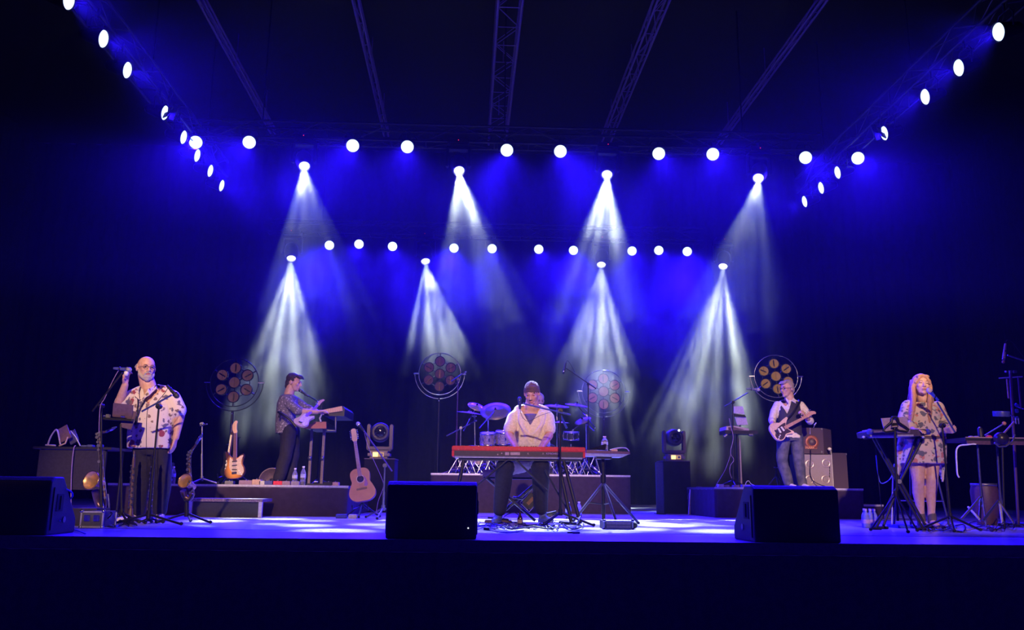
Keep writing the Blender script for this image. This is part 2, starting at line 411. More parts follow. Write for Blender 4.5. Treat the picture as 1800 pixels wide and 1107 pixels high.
def mover(label, group, p, target, scale=1.0, led=True):
    "hanging moving head: base above, U yoke, tilting head whose lens is at p"
    d = (Vector(target)-p).normalized(); Lh = .34*scale
    piv = p-d*Lh*.62; top = piv+V(0,0,.42*scale)
    t = T('moving_head_lamp', label, 'lamp', top, group)
    hM = Matrix.Translation(p) @ aim_rot(d)
    h = t.part('head', MB().lathe([(0,.40),(.08,.40),(.13,.34),(.145,.20),(.13,.08),(.105,.02),(.103,-.012),(.094,-.012),(.092,.01)], hM@Matrix.Scale(scale,4), 24), BLK)
    t.part('lens', MB().lathe([(0,-.004),(.05,-.003),(.088,.012),(.0,.02)], hM@Matrix.Scale(scale,4), 24), LENS_W, parent=h)
    t.part('lens_ring', MB().lathe([(.090,-.01),(.104,-.016),(.106,.016),(.092,.02)], hM@Matrix.Scale(scale,4), 24, closed=True), CHR, parent=h)
    a = .19*scale
    t.part('yoke', MB().box(piv+V(-a,0,.12*scale),(.05*scale,.12*scale,.34*scale),bev=.012).box(piv+V(a,0,.12*scale),(.05*scale,.12*scale,.34*scale),bev=.012).box(piv+V(0,0,.29*scale),(.42*scale,.14*scale,.05*scale),bev=.012), BLK)
    b = t.part('base', MB().box(top+V(0,0,-.03*scale),(.36*scale,.26*scale,.11*scale),bev=.02), BLK)
    if led: t.part('indicator', MB().ell(top+V(0,-.135*scale,-.02),(.009,.006,.009)), LEDR, parent=b, label='tiny red indicator light')
    t.part('hanging_rod', MB().cyl(top,V(top.x,top.y,zz-.14),.02), BLK)
    return t
nm = ['over the keyboardist on the riser','over the circle lamp beside the drums','over the drummer','over the bass player']
for i,(px,py) in enumerate(HEADS1):
    mover('white moving-head lamp of the upper row, %s' % nm[i], 'upper row of white moving heads', W(px,py,Y1), WT1[i])
for i,(px,py) in enumerate(HEADS2):
    mover('white moving-head lamp of the lower row, %s' % nm[i].replace('over','up stage behind'), 'lower row of white moving heads', W(px,py,Y2), WT2[i], 1.15)

# ------------------------------------------------------------------ risers
def riser(name, label, lo, hi, hem=True):
    t = T(name, label, 'riser', ((lo[0]+hi[0])/2,(lo[1]+hi[1])/2,0))
    t.part('deck', box_mb((lo[0],lo[1],hi[2]-.035),hi), mat('riser_deck',(.10,.09,.10),.6,scale=8))
    t.part('edge_strip', box_mb((lo[0]-.004,lo[1]-.006,hi[2]-.022),(hi[0]+.004,lo[1]-.001,hi[2]+.002)), SIL)
    # cloth round the front and sides
    pts = []; 
    for a,b in (((lo[0],hi[1]),(lo[0],lo[1])),((lo[0],lo[1]),(hi[0],lo[1])),((hi[0],lo[1]),(hi[0],hi[1]))):
        n = max(2,int(((b[0]-a[0])**2+(b[1]-a[1])**2)**.5/.05))
        pts += [(a[0]+(b[0]-a[0])*i/n, a[1]+(b[1]-a[1])*i/n) for i in range(n)]
    pts.append((hi[0],hi[1])); cx,cyy = (lo[0]+hi[0])/2,(lo[1]+hi[1])/2; mb = MB(); vs = []
    for i,(x,y) in enumerate(pts):
        q = 1+.004*sin(i*1.3)+.003*sin(i*.37); vs += [(x,y,hi[2]-.03),(cx+(x-cx)*q,cyy+(y-cyy)*q-.006*sin(i*.8),.004)]
    mb.add(vs,[(2*i,2*i+2,2*i+3,2*i+1) for i in range(len(pts)-1)],True)
    t.part('skirt', mb, mat('riser_cloth',(.036,.020,.034),.9,scale=14,bump=.25)); return t
def X(px, Y, py=855): return W(px,py,Y).x
RL = (10.5,.36); RD = (12.8,.56); RR = (11.6,.40)
riser('riser','low cloth-skirted riser under the keyboardist with the patterned shirt',(X(190,RL[0]),RL[0],0),(X(612,RL[0]),13.4,RL[1]))
riser('riser','tall cloth-skirted riser under the drum kit',(X(757,RD[0]),RD[0],0),(X(1108,RD[0]),15.8,RD[1]))
riser('riser','low cloth-skirted riser under the bass player',(X(1256,RR[0]),RR[0],0),(X(1514,RR[0])+.02,14.6,RR[1]))
riser('riser','very low dark platform beside the water bottles by the singer',(X(1513,RR[0]),RR[0]+.1,0),(X(1556,RR[0]),13.4,.19))
# open metal-edged step in front of the left riser
st = T('step_box','flat black step with a worn metal edge before the keyboardist riser','step',(X(395,10.0),10.0,0))
xa,xb = X(334,9.9),X(463,9.9)
st.part('top', box_mb((xa,9.9,.17),(xb,10.35,.205)), mat('worn_edge',(.16,.11,.12),.6,scale=60,col2=(.35,.25,.25),thr=(.5,.7)))
st.part('front_panel', box_mb((xa,9.93,0),(xb-.03,9.95,.17)), BLKP)
st.part('leg', box_mb((xb-.04,9.9,0),(xb,9.94,.17)), SIL); st.part('leg', box_mb((xa,9.9,0),(xa+.04,9.94,.17)), SIL)
def haze_mat(dens, aniso):
    m = bpy.data.materials.new('haze'); m.use_nodes = True; nt = m.node_tree; nt.nodes.clear()
    out = nt.nodes.new('ShaderNodeOutputMaterial'); v = nt.nodes.new('ShaderNodeVolumeScatter')
    v.inputs['Density'].default_value = dens; v.inputs['Anisotropy'].default_value = aniso
    nt.links.new(v.outputs[0], out.inputs['Volume']); return m
for nm_,z0,z1,dn in (('thin blue-lit haze over the stage floor',-1.24,2.6,.0012),('blue-lit haze at the height of the lower lamps',2.601,4.2,.0060),('dense blue-lit haze round the upper lamps and roof girders',4.201,8.9,.0095)):
    solo('stage_haze',nm_,'haze',box_mb((-11.4,2.2 if z0 < 0 else 8.9,z0),(12,YB-.15,z1)),haze_mat(dn,.45),(0,10,z0),kind='stuff',group='layers of stage haze')
def cloud_mat(seed, dens, scale, thr, ax):
    m = bpy.data.materials.new('smoke'); m.use_nodes = True; nt = m.node_tree; nt.nodes.clear(); N=nt.nodes.new; L=nt.links.new
    out = N('ShaderNodeOutputMaterial'); v = N('ShaderNodeVolumeScatter'); v.inputs['Anisotropy'].default_value = .2
    tc = N('ShaderNodeTexCoord'); mp = N('ShaderNodeMapping'); L(tc.outputs['Object'], mp.inputs[0])
    mp.inputs['Location'].default_value = (seed*3.1,seed,seed*2); mp.inputs['Scale'].default_value = (scale,scale,scale*.6)
    n = N('ShaderNodeTexNoise'); n.inputs['Scale'].default_value = 1; n.inputs['Detail'].default_value = 2.5; L(mp.outputs[0], n.inputs['Vector'])
    r = N('ShaderNodeMapRange'); r.inputs[1].default_value = thr; r.inputs[2].default_value = thr+.22; r.interpolation_type='SMOOTHSTEP'
    L(n.outputs[0], r.inputs[0])
    # soft edge: distance from the middle of the unit ball
    ln = N('ShaderNodeVectorMath'); ln.operation='LENGTH'; 
    sc = N('ShaderNodeVectorMath'); sc.operation='DIVIDE'; L(tc.outputs['Object'], sc.inputs[0]); sc.inputs[1].default_value = ax
    L(sc.outputs[0], ln.inputs[0])
    e = N('ShaderNodeMapRange'); e.inputs[1].default_value = 1; e.inputs[2].default_value = .55; L(ln.outputs['Value'], e.inputs[0]); e.interpolation_type='SMOOTHSTEP'
    m1 = N('ShaderNodeMath'); m1.operation='MULTIPLY'; L(r.outputs[0], m1.inputs[0]); L(e.outputs[0], m1.inputs[1])
    m2 = N('ShaderNodeMath'); m2.operation='MULTIPLY'; L(m1.outputs[0], m2.inputs[0]); m2.inputs[1].default_value = dens
    L(m2.outputs[0], v.inputs['Density']); L(v.outputs[0], out.inputs['Volume'])
    return m
# (px, py, Y, half width, half depth, half height, density, threshold)
CLOUDS = [(545,325,13.9,.75,.9,.85,.085,.30),(822,370,13.9,.85,1.2,1.2,.10,.30),(1060,415,13.6,1.0,1.5,1.75,.085,.30),(1330,335,13.9,.6,.8,.65,.045,.30),
  (1325,520,14.2,.75,.9,1.15,.07,.42),
  (508,600,18.4,1.7,1.7,2.6,.17,.32),(775,545,18.6,1.4,1.4,1.75,.16,.32),(1048,590,18.4,1.6,1.6,2.3,.17,.32),(1245,640,18.2,2.0,1.7,2.9,.18,.34),(1110,745,17.3,1.2,1.2,1.0,.14,.40),(1062,700,16.75,.85,.5,.85,.38,.28),(465,690,17.2,1.2,.9,1.3,.30,.40),(1225,735,17.0,1.5,.9,1.4,.32,.40)]
CLAB = ['thin smoke in the short white beam over the keyboardist','smoke in the upper white beam over the circle lamp by the drums','smoke in the tall upper white beam over the drummer','faint smoke under the upper white lamp over the bass player','ragged smoke drifting between the two lamps near the bass riser','smoke in the lower white beam behind the keyboardist','smoke in the lower white beam above the bright-rimmed wheel lamp','smoke in the lower white beam above the drums','smoke in the wide lower white beam near the bass riser','low smoke between the drum kit and the bass riser','smoke veiling the wheel lamp behind the drums','low smoke around the standing keyboardist','thick low smoke beside the bass riser']
def cloud(i, px, py, Y, hw, hd, hh, dens, thr):
    bm = bmesh.new(); bmesh.ops.create_icosphere(bm, subdivisions=2, radius=1.04)
    for v in bm.verts: v.co = Vector((v.co.x*hw, v.co.y*hd, v.co.z*hh))
    me = bpy.data.meshes.new('smoke_cloud'); bm.to_mesh(me); o = bpy.data.objects.new('smoke_cloud', me); COL.objects.link(o)
    o.location = W(px,py,Y); me.materials.append(cloud_mat(i, dens, 1.3, thr, (hw,hd,hh))); o['kind'] = 'stuff'; o['category'] = 'smoke'; o['group'] = 'smoke drifting in the white beams'; o['label'] = CLAB[i]; return o
for i,c in enumerate(CLOUDS): cloud(i,*c)

# ------------------------------------------------------------------ people kit
def remesh(mb, voxel, smooth=3, inv=None, sf=.5):
    me = mb.mesh('tmp', inv); o = bpy.data.objects.new('tmp', me); COL.objects.link(o)
    r = o.modifiers.new('r','REMESH'); r.mode = 'VOXEL'; r.voxel_size = voxel; r.use_smooth_shade = True
    if smooth: q = o.modifiers.new('s','SMOOTH'); q.factor = sf; q.iterations = smooth
    dg = bpy.context.evaluated_depsgraph_get(); ev = o.evaluated_get(dg)
    out = bpy.data.meshes.new_from_object(ev, depsgraph=dg); bpy.data.objects.remove(o); bpy.data.meshes.remove(me)
    out.polygons.foreach_set('use_smooth', [True]*len(out.polygons)); return out
def head_mb(mb, H, k=1.0, fem=False, wide=1.0):
    "skull, jaw, nose, brow, cheeks, ears in the head frame H (face toward -Y)"
    R3 = H.to_3x3(); P = lambda x,y,z: H@V(x*k,y*k,z*k)
    e = lambda c,r: mb.ell(P(*c), tuple(a*k for a in r), R3, 16)
    e((0,.015,.032),(.076*wide,.094,.086)); e((0,-.018,-.03),(.063*wide,.076,.082)); e((0,-.035,-.083),(.046*wide,.05,.033))
    e((0,-.078,-.100),(.021,.016,.016)); e((0,-.086,.022),(.05,.013,.009))
    mb.cyl(P(0,-.092,.012),P(0,-.113,-.030),.009*k,.013*k,10); e((0,-.112,-.031),(.014,.013,.011)); e((.012,-.102,-.035),(.009,.009,.007)); e((-.012,-.102,-.035),(.009,.009,.007))
    for s_ in (-1,1):
        e((s_*.04,-.066,-.022),(.021,.02,.018)); e((s_*.077*wide,.012,-.008),(.011,.02,.031))
        e((s_*.031,-.079,.004),(.017,.012,.010))
    e((0,-.090,-.062),(.024,.011,.011)); e((0,-.088,-.072),(.019,.011,.007))
def hand_mb(mb, wr, d, nrm, curl=.5, thumb=1, k=1.0, pinch=0):
    "palm, four fingers of unequal length and a thumb; nrm points out of the palm"
    d = d.normalized(); nrm = (nrm-d*nrm.dot(d)).normalized(); s_ = d.cross(nrm)*thumb
    for off,ln,ex in ((.030,.068,.0),(.010,.078,.05),(-.010,.072,.05),(-.029,.056,.1)):
        base = wr+d*(.088*k)+s_*(off*k)
        mb.cyl(wr+s_*(off*.6*k)+d*.01,base,.014*k,.011*k,8); mb.ell(base,(.0115*k,)*3,n=8)
        p = base; a = curl*.55
        for q,fr in enumerate((.45,.32,.26)):
            a2 = a+curl*(.6+ex)*q; v = d*cos(a2)+nrm*sin(a2); p2 = p+v*(ln*fr*k)
            mb.cyl(p,p2,(.0095-.001*q)*k,(.009-.001*q)*k,8); mb.ell(p2,((.009-.001*q)*k,)*3,n=8); p = p2
    mb.ell(wr+d*.048*k,(.03*k,.03*k,.03*k),n=10) if False else None
    b = wr+d*.022*k+s_*.024*k+nrm*.006*k; p1 = b+(d*.6+s_*.62+nrm*.35).normalized()*.042*k; p2 = p1+(d*.85+s_*.15+nrm*.55).normalized()*.032*k
    mb.limb([b,p1,p2],[.015*k,.0105*k,.0085*k])
    mb.ell(wr+d*.05*k,(.012,.012,.012),n=8)
SKIN = mat('skin', (.62,.36,.27), .5, col2=(.68,.42,.33), scale=30, sub=.08)
SKIN2 = mat('skin_tan', (.52,.28,.20), .5, col2=(.58,.34,.25), scale=30, sub=.08)
EYE = mat('eye', (.03,.02,.02), .2); LIP = mat('lips', (.45,.14,.13), .5)
BROW = mat('eyebrow',(.10,.05,.04),.8)
def frame(c, yaw, pitch=0, roll=0):
    "yaw>0 turns the face toward picture right; pitch>0 looks down"
    return Matrix.Translation(c) @ Matrix.Rotation(yaw,4,'Z') @ Matrix.Rotation(pitch,4,'X') @ Matrix.Rotation(roll,4,'Y')
def face_parts(t, body, H, k=1.0, closed=False, lips=LIP):
    R3 = H.to_3x3(); P = lambda x,y,z: H@V(x*k,y*k,z*k)
    for s_ in (-1,1):
        t.part('eye', MB().ell(P(s_*.031,-.0885,.003),(.013*k,.006*k,(.003 if closed else .0065)*k),R3,12), EYE, parent=body)
        t.part('eyebrow', MB().tube([P(s_*.016,-.097,.024),P(s_*.032,-.095,.027),P(s_*.048,-.083,.023)],[.0022*k,.0026*k,.0015*k],6), BROW, parent=body)
    t.part('lips', MB().ell(P(0,-.0985,-.060),(.022*k,.0055*k,.0035*k),R3,12).ell(P(0,-.097,-.068),(.018*k,.0055*k,.0045*k),R3,12), lips, parent=body)
def glasses(t, H, k=1.0, m=None, r=.022, dark=False):
    m = m or BLK; P = lambda x,y,z: H@V(x*k,y*k,z*k); mb = MB()
    for s_ in (-1,1):
        mb.tube([P(s_*.032+r*1.05*cos(a),-.106,r*.8*sin(a)+.002) for a in [2*pi*i/14 for i in range(14)]],.0022*k,5,closed=True)
        mb.tube([P(s_*.055,-.104,.006),P(s_*.080,-.04,.006),P(s_*.084,.01,.002)],.0022*k,5)
    mb.tube([P(-.010,-.107,.004),P(0,-.110,.007),P(.010,-.107,.004)],.002*k,5)
    return t.part('glasses', mb, m)
def shoe(t, heel, toe, m, name='shoe', label=None, w=.042, h=.075, boot=0, sole=None):
    d = (toe-heel); L = d.length; u = d.normalized(); z = V(0,0,1); mb = MB()
    rot = Matrix((u, z.cross(u).normalized(), z)).transposed()
    mb.ell(heel+u*.045+z*h*.55,(.055,w*.92,h*.62),rot,14); mb.ell(heel+u*L*.45+z*h*.42,(L*.38,w*.95,h*.48),rot,14); mb.ell(heel+u*(L-.06)+z*h*.32,(.065,w,h*.36),rot,14)
    mb.cyl(heel+u*.055+z*h*.5,heel+u*.05+z*(h+.03+boot),.043,.042,14)
    if boot: mb.cyl(heel+u*.03+z*0,heel+u*.03+z*.06,.016,.028,10)
    me = remesh(mb,.007,3,t.inv); o = link(name, me, m, t.o)
    if label: o['label'] = label
    s_ = MB().prism(catmull([(0,-w*.7),(-.012,0),(0,w*.7),(L*.45,w*.85),(L*.8,w*1.0),(L+.004,0),(L*.8,-w*1.0),(L*.45,-w*.8)],3),.022,Matrix.Translation(heel)@rot.to_4x4())
    t.part('sole', s_, sole or m, parent=o); return o
def cut(me, pred):
    "open a neckline or hem: drop the faces where pred holds"
    bm = bmesh.new(); bm.from_mesh(me)
    bmesh.ops.delete(bm, geom=[f for f in bm.faces if pred(f.calc_center_median())], context='FACES')
    for _ in range(8):
        mv = {}
        for v in bm.verts:
            if v.is_boundary:
                nb = [e.other_vert(v).co for e in v.link_edges if e.is_boundary]
                if len(nb) == 2: mv[v] = (v.co*2+nb[0]+nb[1])/4
        for v,c in mv.items(): v.co = c
    bm.to_mesh(me); bm.free(); return me
def noisy(me, amp, sc):
    from mathutils import noise
    import numpy as np
    n = len(me.vertices); co = np.empty(n*3,'f'); no = np.empty(n*3,'f')
    me.vertices.foreach_get('co', co); me.vertex_normals.foreach_get('vector', no); co = co.reshape(-1,3); no = no.reshape(-1,3)
    f = np.array([noise.noise(Vector(c)*sc) for c in co.tolist()],'f')
    me.vertices.foreach_set('co', (co+no*(f*amp)[:,None]).ravel()); me.update(); return me
def WJ(Y): return lambda px,py,dy=0: W(px,py,Y+dy)
def lerp(a,b,t): return a+(b-a)*t

# ================================================================== saxophonist
Y = 8.5; J = WJ(Y); t = T('person','bearded bald man in a cream flower-print shirt, one hand raised to a microphone','person',FL(262,913))
t.o.location = (J(262,800).x, Y, 0); t.M = t.o.matrix_basis.copy(); t.M = Matrix.Translation(t.o.location); t.inv = t.M.inverted()
H = frame(J(257,647,0), .62, .02, .0)
shR, shL = J(238,692,.02), J(298,690,.02); elR, wrR = J(209,711,-.10), J(220,676,-.20); elL, wrL = J(316,730,.0), J(309,769,-.03)
hipR, hipL = J(250,785), J(285,785); knR, anR = J(249,840,-.02), J(243,899,.02); knL, anL = J(286,842,-.02), J(281,897,.02)
mb = MB(); head_mb(mb,H,1.0,wide=1.07)
nk = J(262,684,.03); mb.limb([H@V(0,.02,-.06), nk],[.068,.078]); mb.limb([nk,lerp(nk,shR,.6)+V(0,0,-.02)],[.050,.030]); mb.limb([nk,lerp(nk,shL,.6)+V(0,0,-.03)],[.050,.030])
mb.loft([(J(266,692,.03),.13,.07,0),(J(266,702,.03),.175,.10,0),(J(266,735,.0),.19,.12,0),(J(265,768,0),.19,.12,0),(J(266,790,0),.17,.10,0)])
mb.limb([lerp(shR,nk,.15)+V(0,0,-.03),elR,wrR],[.050,.048,.031]); mb.limb([lerp(shL,nk,.15)+V(0,0,-.04),lerp(shL,elL,.5),elL,wrL],[.048,.054,.050,.032])
hand_mb(mb, wrR, V(.05,-.1,1), V(.8,-.35,.1), 1.0, -1); hand_mb(mb, wrL, V(-.12,-.05,-1), V(-.9,.1,.1), .45, 1)
mb.limb([hipR,knR,anR],[.085,.060,.042]); mb.limb([hipL,knL,anL],[.085,.060,.042])
body = link('body', remesh(mb,.0062,2,t.inv,.4), SKIN, t.o)
face_parts(t, body, H); glasses(t,H,m=mat('brown_frame',(.08,.03,.02),.4))
P = lambda x,y,z: H@V(x,y,z); R3 = H.to_3x3()
BEARD = mat('white_beard',(.42,.37,.35),.9,scale=200,bump=.5)
bd = MB().ell(P(0,-.048,-.092),(.050,.056,.034),R3,16).ell(P(0,-.072,-.115),(.030,.028,.024),R3,14)
for s_ in (-1,1): bd.limb([P(s_*.066,-.01,-.03),P(s_*.058,-.035,-.07),P(s_*.03,-.065,-.1)],[.014,.02,.022]).limb([P(s_*.004,-.104,-.048),P(s_*.026,-.094,-.058),P(s_*.034,-.08,-.08)],[.008,.009,.009])
o = link('beard', remesh(bd,.004,1,t.inv), BEARD, t.o)
hr = MB()
for s_ in (-1,1): hr.limb([P(s_*.079,.02,.03),P(s_*.080,.05,.01),P(s_*.05,.095,.0)],[.012,.017,.016])
link('hair', remesh(hr,.005,1,t.inv), BEARD, t.o)
SHIRT = flower_mat('flower_shirt', (.74,.66,.60), [((.30,.05,.08),8.5,.24),((.13,.11,.20),9.5,.25),((.20,.13,.13),16,.22)], 10)
sm = MB().loft([(J(264,684,.03),.10,.075,0),(J(266,690,.03),.185,.10,0),(J(266,700,.02),.225,.125,0),(J(267,720,.0),.225,.145,0),(J(266,745,-.01),.222,.155,0),(J(265,770,-.01),.222,.155,0),(J(265,788,-.01),.225,.15,0)])
sm.limb([lerp(shR,nk,.22)+V(0,0,-.01),lerp(shR,elR,.8)],[.072,.074]); sm.limb([lerp(shL,nk,.22)+V(0,0,-.015),lerp(shL,elL,.25),lerp(shL,elL,.80)],[.070,.080,.086])
sm.limb([nk+V(0,.01,-.012),lerp(nk,shR,.75)],[.078,.066]); sm.limb([nk+V(0,.01,-.012),lerp(nk,shL,.75)],[.078,.066])
me = remesh(sm,.008,3,t.inv)
def vneck(c): 
    w_ = t.M@c; q = J(261,708,-.1); top = J(261,686,-.1)
    return (w_.y < Y and w_.z > q.z and abs(w_.x-q.x) < .012+.065*(w_.z-q.z)/(top.z-q.z)) or (w_.z > J(262,679.5).z and abs(w_.x-nk.x)<.085)
zb = J(265,787).z
me = cut(me, lambda c: vneck(c) or ((t.M@c).z < zb-.02))
noisy(me,.006,9); link('shirt', me, SHIRT, t.o)
col = MB()
for s_ in (-1,1): col.add([V(nk.x+s_*.065,Y+.02,nk.z+.035), V(nk.x+s_*.10,Y-.05,nk.z-.005), V(nk.x+s_*.075,Y-.135,nk.z-.075), V(nk.x+s_*.012,Y-.150,nk.z-.125), V(nk.x+s_*.045,Y-.115,nk.z-.02)],[(0,1,2,4),(2,3,4)],False)
cm = col.mesh('collar', t.inv); o = link('collar', cm, SHIRT, t.o); md = o.modifiers.new('s','SOLIDIFY'); md.thickness = .006
nb = MB().tube([V(nk.x-.07,Y+.02,nk.z+.04),V(nk.x-.055,Y-.10,nk.z-.04),V(nk.x-.02,Y-.155,nk.z-.16),V(nk.x-.012,Y-.18,nk.z-.30)],.006,6).tube([V(nk.x+.07,Y+.02,nk.z+.04),V(nk.x+.06,Y-.10,nk.z-.05),V(nk.x+.01,Y-.17,nk.z-.2),V(nk.x-.012,Y-.18,nk.z-.30)],.006,6).box(V(nk.x-.012,Y-.185,nk.z-.33),(.022,.012,.07))
t.part('neck_strap', nb, BLK, label='black saxophone neck strap')
PANT = mat('dark_trousers',(.014,.012,.022),.85,scale=30,bump=.15)
pm = MB().loft([(J(266,782),.17,.115,0),(J(267,792),.175,.12,0),(J(267,800),.16,.11,0)]); pm.limb([hipR+V(.02,0,-.02),knR,anR],[.105,.085,.068]); pm.limb([hipL+V(-.02,0,-.02),knL,anL],[.105,.085,.068])
link('trousers', noisy(remesh(pm,.009,3,t.inv),.008,8), PANT, t.o)
SHOE = mat('white_shoe',(.72,.66,.62),.6)
shoe(t, V(anR.x+.01,Y+.06,0), V(anR.x-.10,Y-.20,0), SHOE); shoe(t, V(anL.x-.01,Y+.06,0), V(anL.x+.085,Y-.20,0), SHOE)
SAXHAND = wrR; WJH = J
solo('egg_shaker','white egg shaker between the raised fingers of the bearded man','shaker',MB().ell(J(222,656,-.27),(.022,.022,.028),n=14),WHT,J(222,656,-.27))

# ================================================================== keyboardist with guitar
Y = 12.3; J = WJ(Y); t = T('person','dark-haired man in a grey patterned shirt standing on the riser and playing keyboards side-on','person',(J(505,800).x,Y,.36))
H = frame(J(517,672,0), 1.36, .16)
mb = MB(); head_mb(mb,H,1.04); nk = J(508,692)
mb.limb([H@V(0,.03,-.05), nk],[.060,.072])
shR, shL = J(502,703,-.13), J(514,701,.15); elR, wrR = J(523,722,-.22), J(558,724,-.20); elL, wrL = J(536,716,.16), J(556,722,.06)
mb.loft([(J(507,696),.10,.17,0),(J(505,710),.12,.18,0),(J(503,735),.12,.16,0),(J(506,757),.12,.16,0)])
mb.limb([shR,elR,wrR],[.058,.046,.030]); mb.limb([shL,elL,wrL],[.058,.044,.030])
hand_mb(mb, wrR, V(1,.05,.12), V(0,0,-1), .5, 1); hand_mb(mb, wrL, V(1,.0,.05), V(0,0,-1), .5, -1)
hR, hL = J(507,757,-.08), J(513,757,.10); kR, aR = J(503,797,-.10), J(491,838,-.08); kL, aL = J(515,800,.12), J(508,838,.12)
mb.limb([hR,kR,aR],[.09,.06,.042]); mb.limb([hL,kL,aL],[.09,.06,.042])
body = link('body', remesh(mb,.0062,2,t.inv,.4), SKIN, t.o); face_parts(t, body, H, 1.04)
P = lambda x,y,z: H@V(x*1.04,y*1.04,z*1.04); R3 = H.to_3x3()
DHAIR = mat('dark_hair',(.035,.018,.015),.6,scale=120,bump=.6)
hm = MB().ell(P(0,.03,.05),(.087,.098,.082),R3,18).ell(P(0,.07,-.01),(.068,.055,.075),R3,16).ell(P(0,-.06,.085),(.062,.055,.03),R3,14).ell(P(.0,.09,-.06),(.05,.03,.04),R3,12)
for i in range(9): hm.limb([P(-.06+.015*i,-.06,.09),P(-.055+.014*i,-.105,.068)],[.018,.009])
for s_ in (-1,1): hm.ell(P(s_*.07,.0,.035),(.018,.03,.03),R3,10)
link('hair', noisy(remesh(hm,.0055,1,t.inv),.006,60), DHAIR, t.o)
link('stubble', remesh(MB().ell(P(0,-.055,-.098),(.036,.036,.022),R3,14),.004,1,t.inv), mat('grey_stubble',(.35,.25,.22),.9), t.o)
PAIS = flower_mat('grey_pattern_shirt',(.16,.14,.19),[((.42,.38,.44),26,.26),((.05,.045,.08),34,.2),((.5,.46,.5),48,.12)],20)
sm = MB().loft([(J(508,693),.075,.085,0),(J(507,697),.12,.19,0),(J(505,710),.145,.205,0),(J(502,735),.14,.185,0),(J(503,752),.145,.19,0),(J(502,762),.14,.18,0)])
sm.limb([shR,elR,lerp(elR,wrR,.12)],[.078,.066,.058]); sm.limb([shL,elL,lerp(elL,wrL,.4)],[.075,.062,.052])
link('shirt', noisy(cut(remesh(sm,.008,3,t.inv), lambda c:(t.M@c).z>J(508,694.5).z),.008,9), PAIS, t.o)
pm = MB().loft([(J(506,752),.13,.17,0),(J(507,764),.135,.175,0)]); pm.limb([hR,kR,aR],[.115,.09,.085]); pm.limb([hL,kL,aL],[.115,.09,.085])
link('trousers', noisy(remesh(pm,.009,3,t.inv),.008,8), PANT, t.o)
for a_ in (aR,aL): shoe(t, V(a_.x-.05,a_.y,.36), V(a_.x+.20,a_.y-.03,.36), BLKP)
GTR = (J(538,742,-.26), J(572,704,-.12)); KEYH = (J(563,722,-.2))

# ================================================================== pianist
Y = 9.3; J = WJ(Y); t = T('person','seated man in a loose white V-neck shirt looking down at the red keyboard','person',(J(930,850).x,Y,0))
H = frame(J(935,691,-.02), -.22, .42)
mb = MB(); head_mb(mb,H,1.03); nk = J(934,718,.02)
mb.limb([H@V(0,.03,-.05), nk],[.066,.078]); mb.limb([nk+V(0,0,.01),J(918,721,.04)],[.055,.045]); mb.limb([nk+V(0,0,.01),J(951,721,.04)],[.055,.045])
shR, shL = J(906,722,.04), J(962,722,.04); elR, wrR = J(895,765,-.10), J(907,786,-.34); elL, wrL = J(965,765,-.10), J(951,788,-.34)
mb.loft([(J(934,723,.03),.13,.07,0),(J(934,735,.02),.17,.10,0),(J(932,765,.02),.16,.11,0),(J(930,800,.05),.17,.12,0)])
mb.limb([lerp(shR,nk,.25)+V(0,0,-.04),lerp(shR,elR,.35),elR,wrR],[.045,.050,.047,.032]); mb.limb([lerp(shL,nk,.25)+V(0,0,-.04),lerp(shL,elL,.35),elL,wrL],[.045,.050,.047,.032])
hand_mb(mb, wrR, V(.35,-1,-.15), V(0,-.1,-1), .55, -1); hand_mb(mb, wrL, V(-.35,-1,-.15), V(0,-.1,-1), .55, 1)
hR,kR,aR = J(915,812,.05), J(888,818,-.38), J(878,900,-.30); hL,kL,aL = J(950,812,.05), J(950,818,-.38), J(951,898,-.28)
mb.limb([hR,kR,aR],[.095,.065,.045]); mb.limb([hL,kL,aL],[.095,.065,.045])
body = link('body', remesh(mb,.0062,2,t.inv,.4), SKIN2, t.o); face_parts(t, body, H, 1.03, closed=True)
P = lambda x,y,z: H@V(x*1.03,y*1.03,z*1.03); R3 = H.to_3x3()
hm = MB().ell(P(0,.014,.046),(.083,.098,.084),R3,18).ell(P(0,.075,-.02),(.062,.04,.06),R3,14).ell(P(0,-.045,.084),(.058,.042,.024),R3,14)
for s_ in (-1,1): hm.ell(P(s_*.074,.01,.025),(.012,.03,.03),R3,10)
link('hair', noisy(remesh(hm,.0055,1,t.inv),.005,55), mat('brown_hair',(.10,.05,.04),.7,scale=120,bump=.6), t.o)
link('stubble', remesh(MB().ell(P(0,-.05,-.096),(.040,.042,.024),R3,14).ell(P(0,-.092,-.05),(.028,.010,.006),R3,12),.004,1,t.inv), mat('stubble_and_lip_shade',(.22,.12,.10),.9), t.o)  # upper-lip strip stands in for the shade below the nose
VSH = mat('cream_shirt',(.62,.55,.47),.85,scale=50,bump=.2)
sm = MB().loft([(J(934,716,.03),.10,.075,0),(J(934,721,.03),.185,.10,0),(J(934,733,.02),.205,.13,0),(J(933,760,.0),.205,.145,0),(J(932,782,.0),.215,.155,0),(J(932,800,.02),.21,.15,0)])
sm.limb([lerp(shR,nk,.25)+V(0,0,-.02),lerp(shR,elR,.3),lerp(shR,elR,.72)],[.062,.072,.080]); sm.limb([lerp(shL,nk,.25)+V(0,0,-.02),lerp(shL,elL,.3),lerp(shL,elL,.72)],[.062,.072,.080])
sm.limb([J(924,720,.04),J(912,722,.04)],[.060,.060]); sm.limb([J(946,720,.04),J(957,722,.04)],[.060,.060])
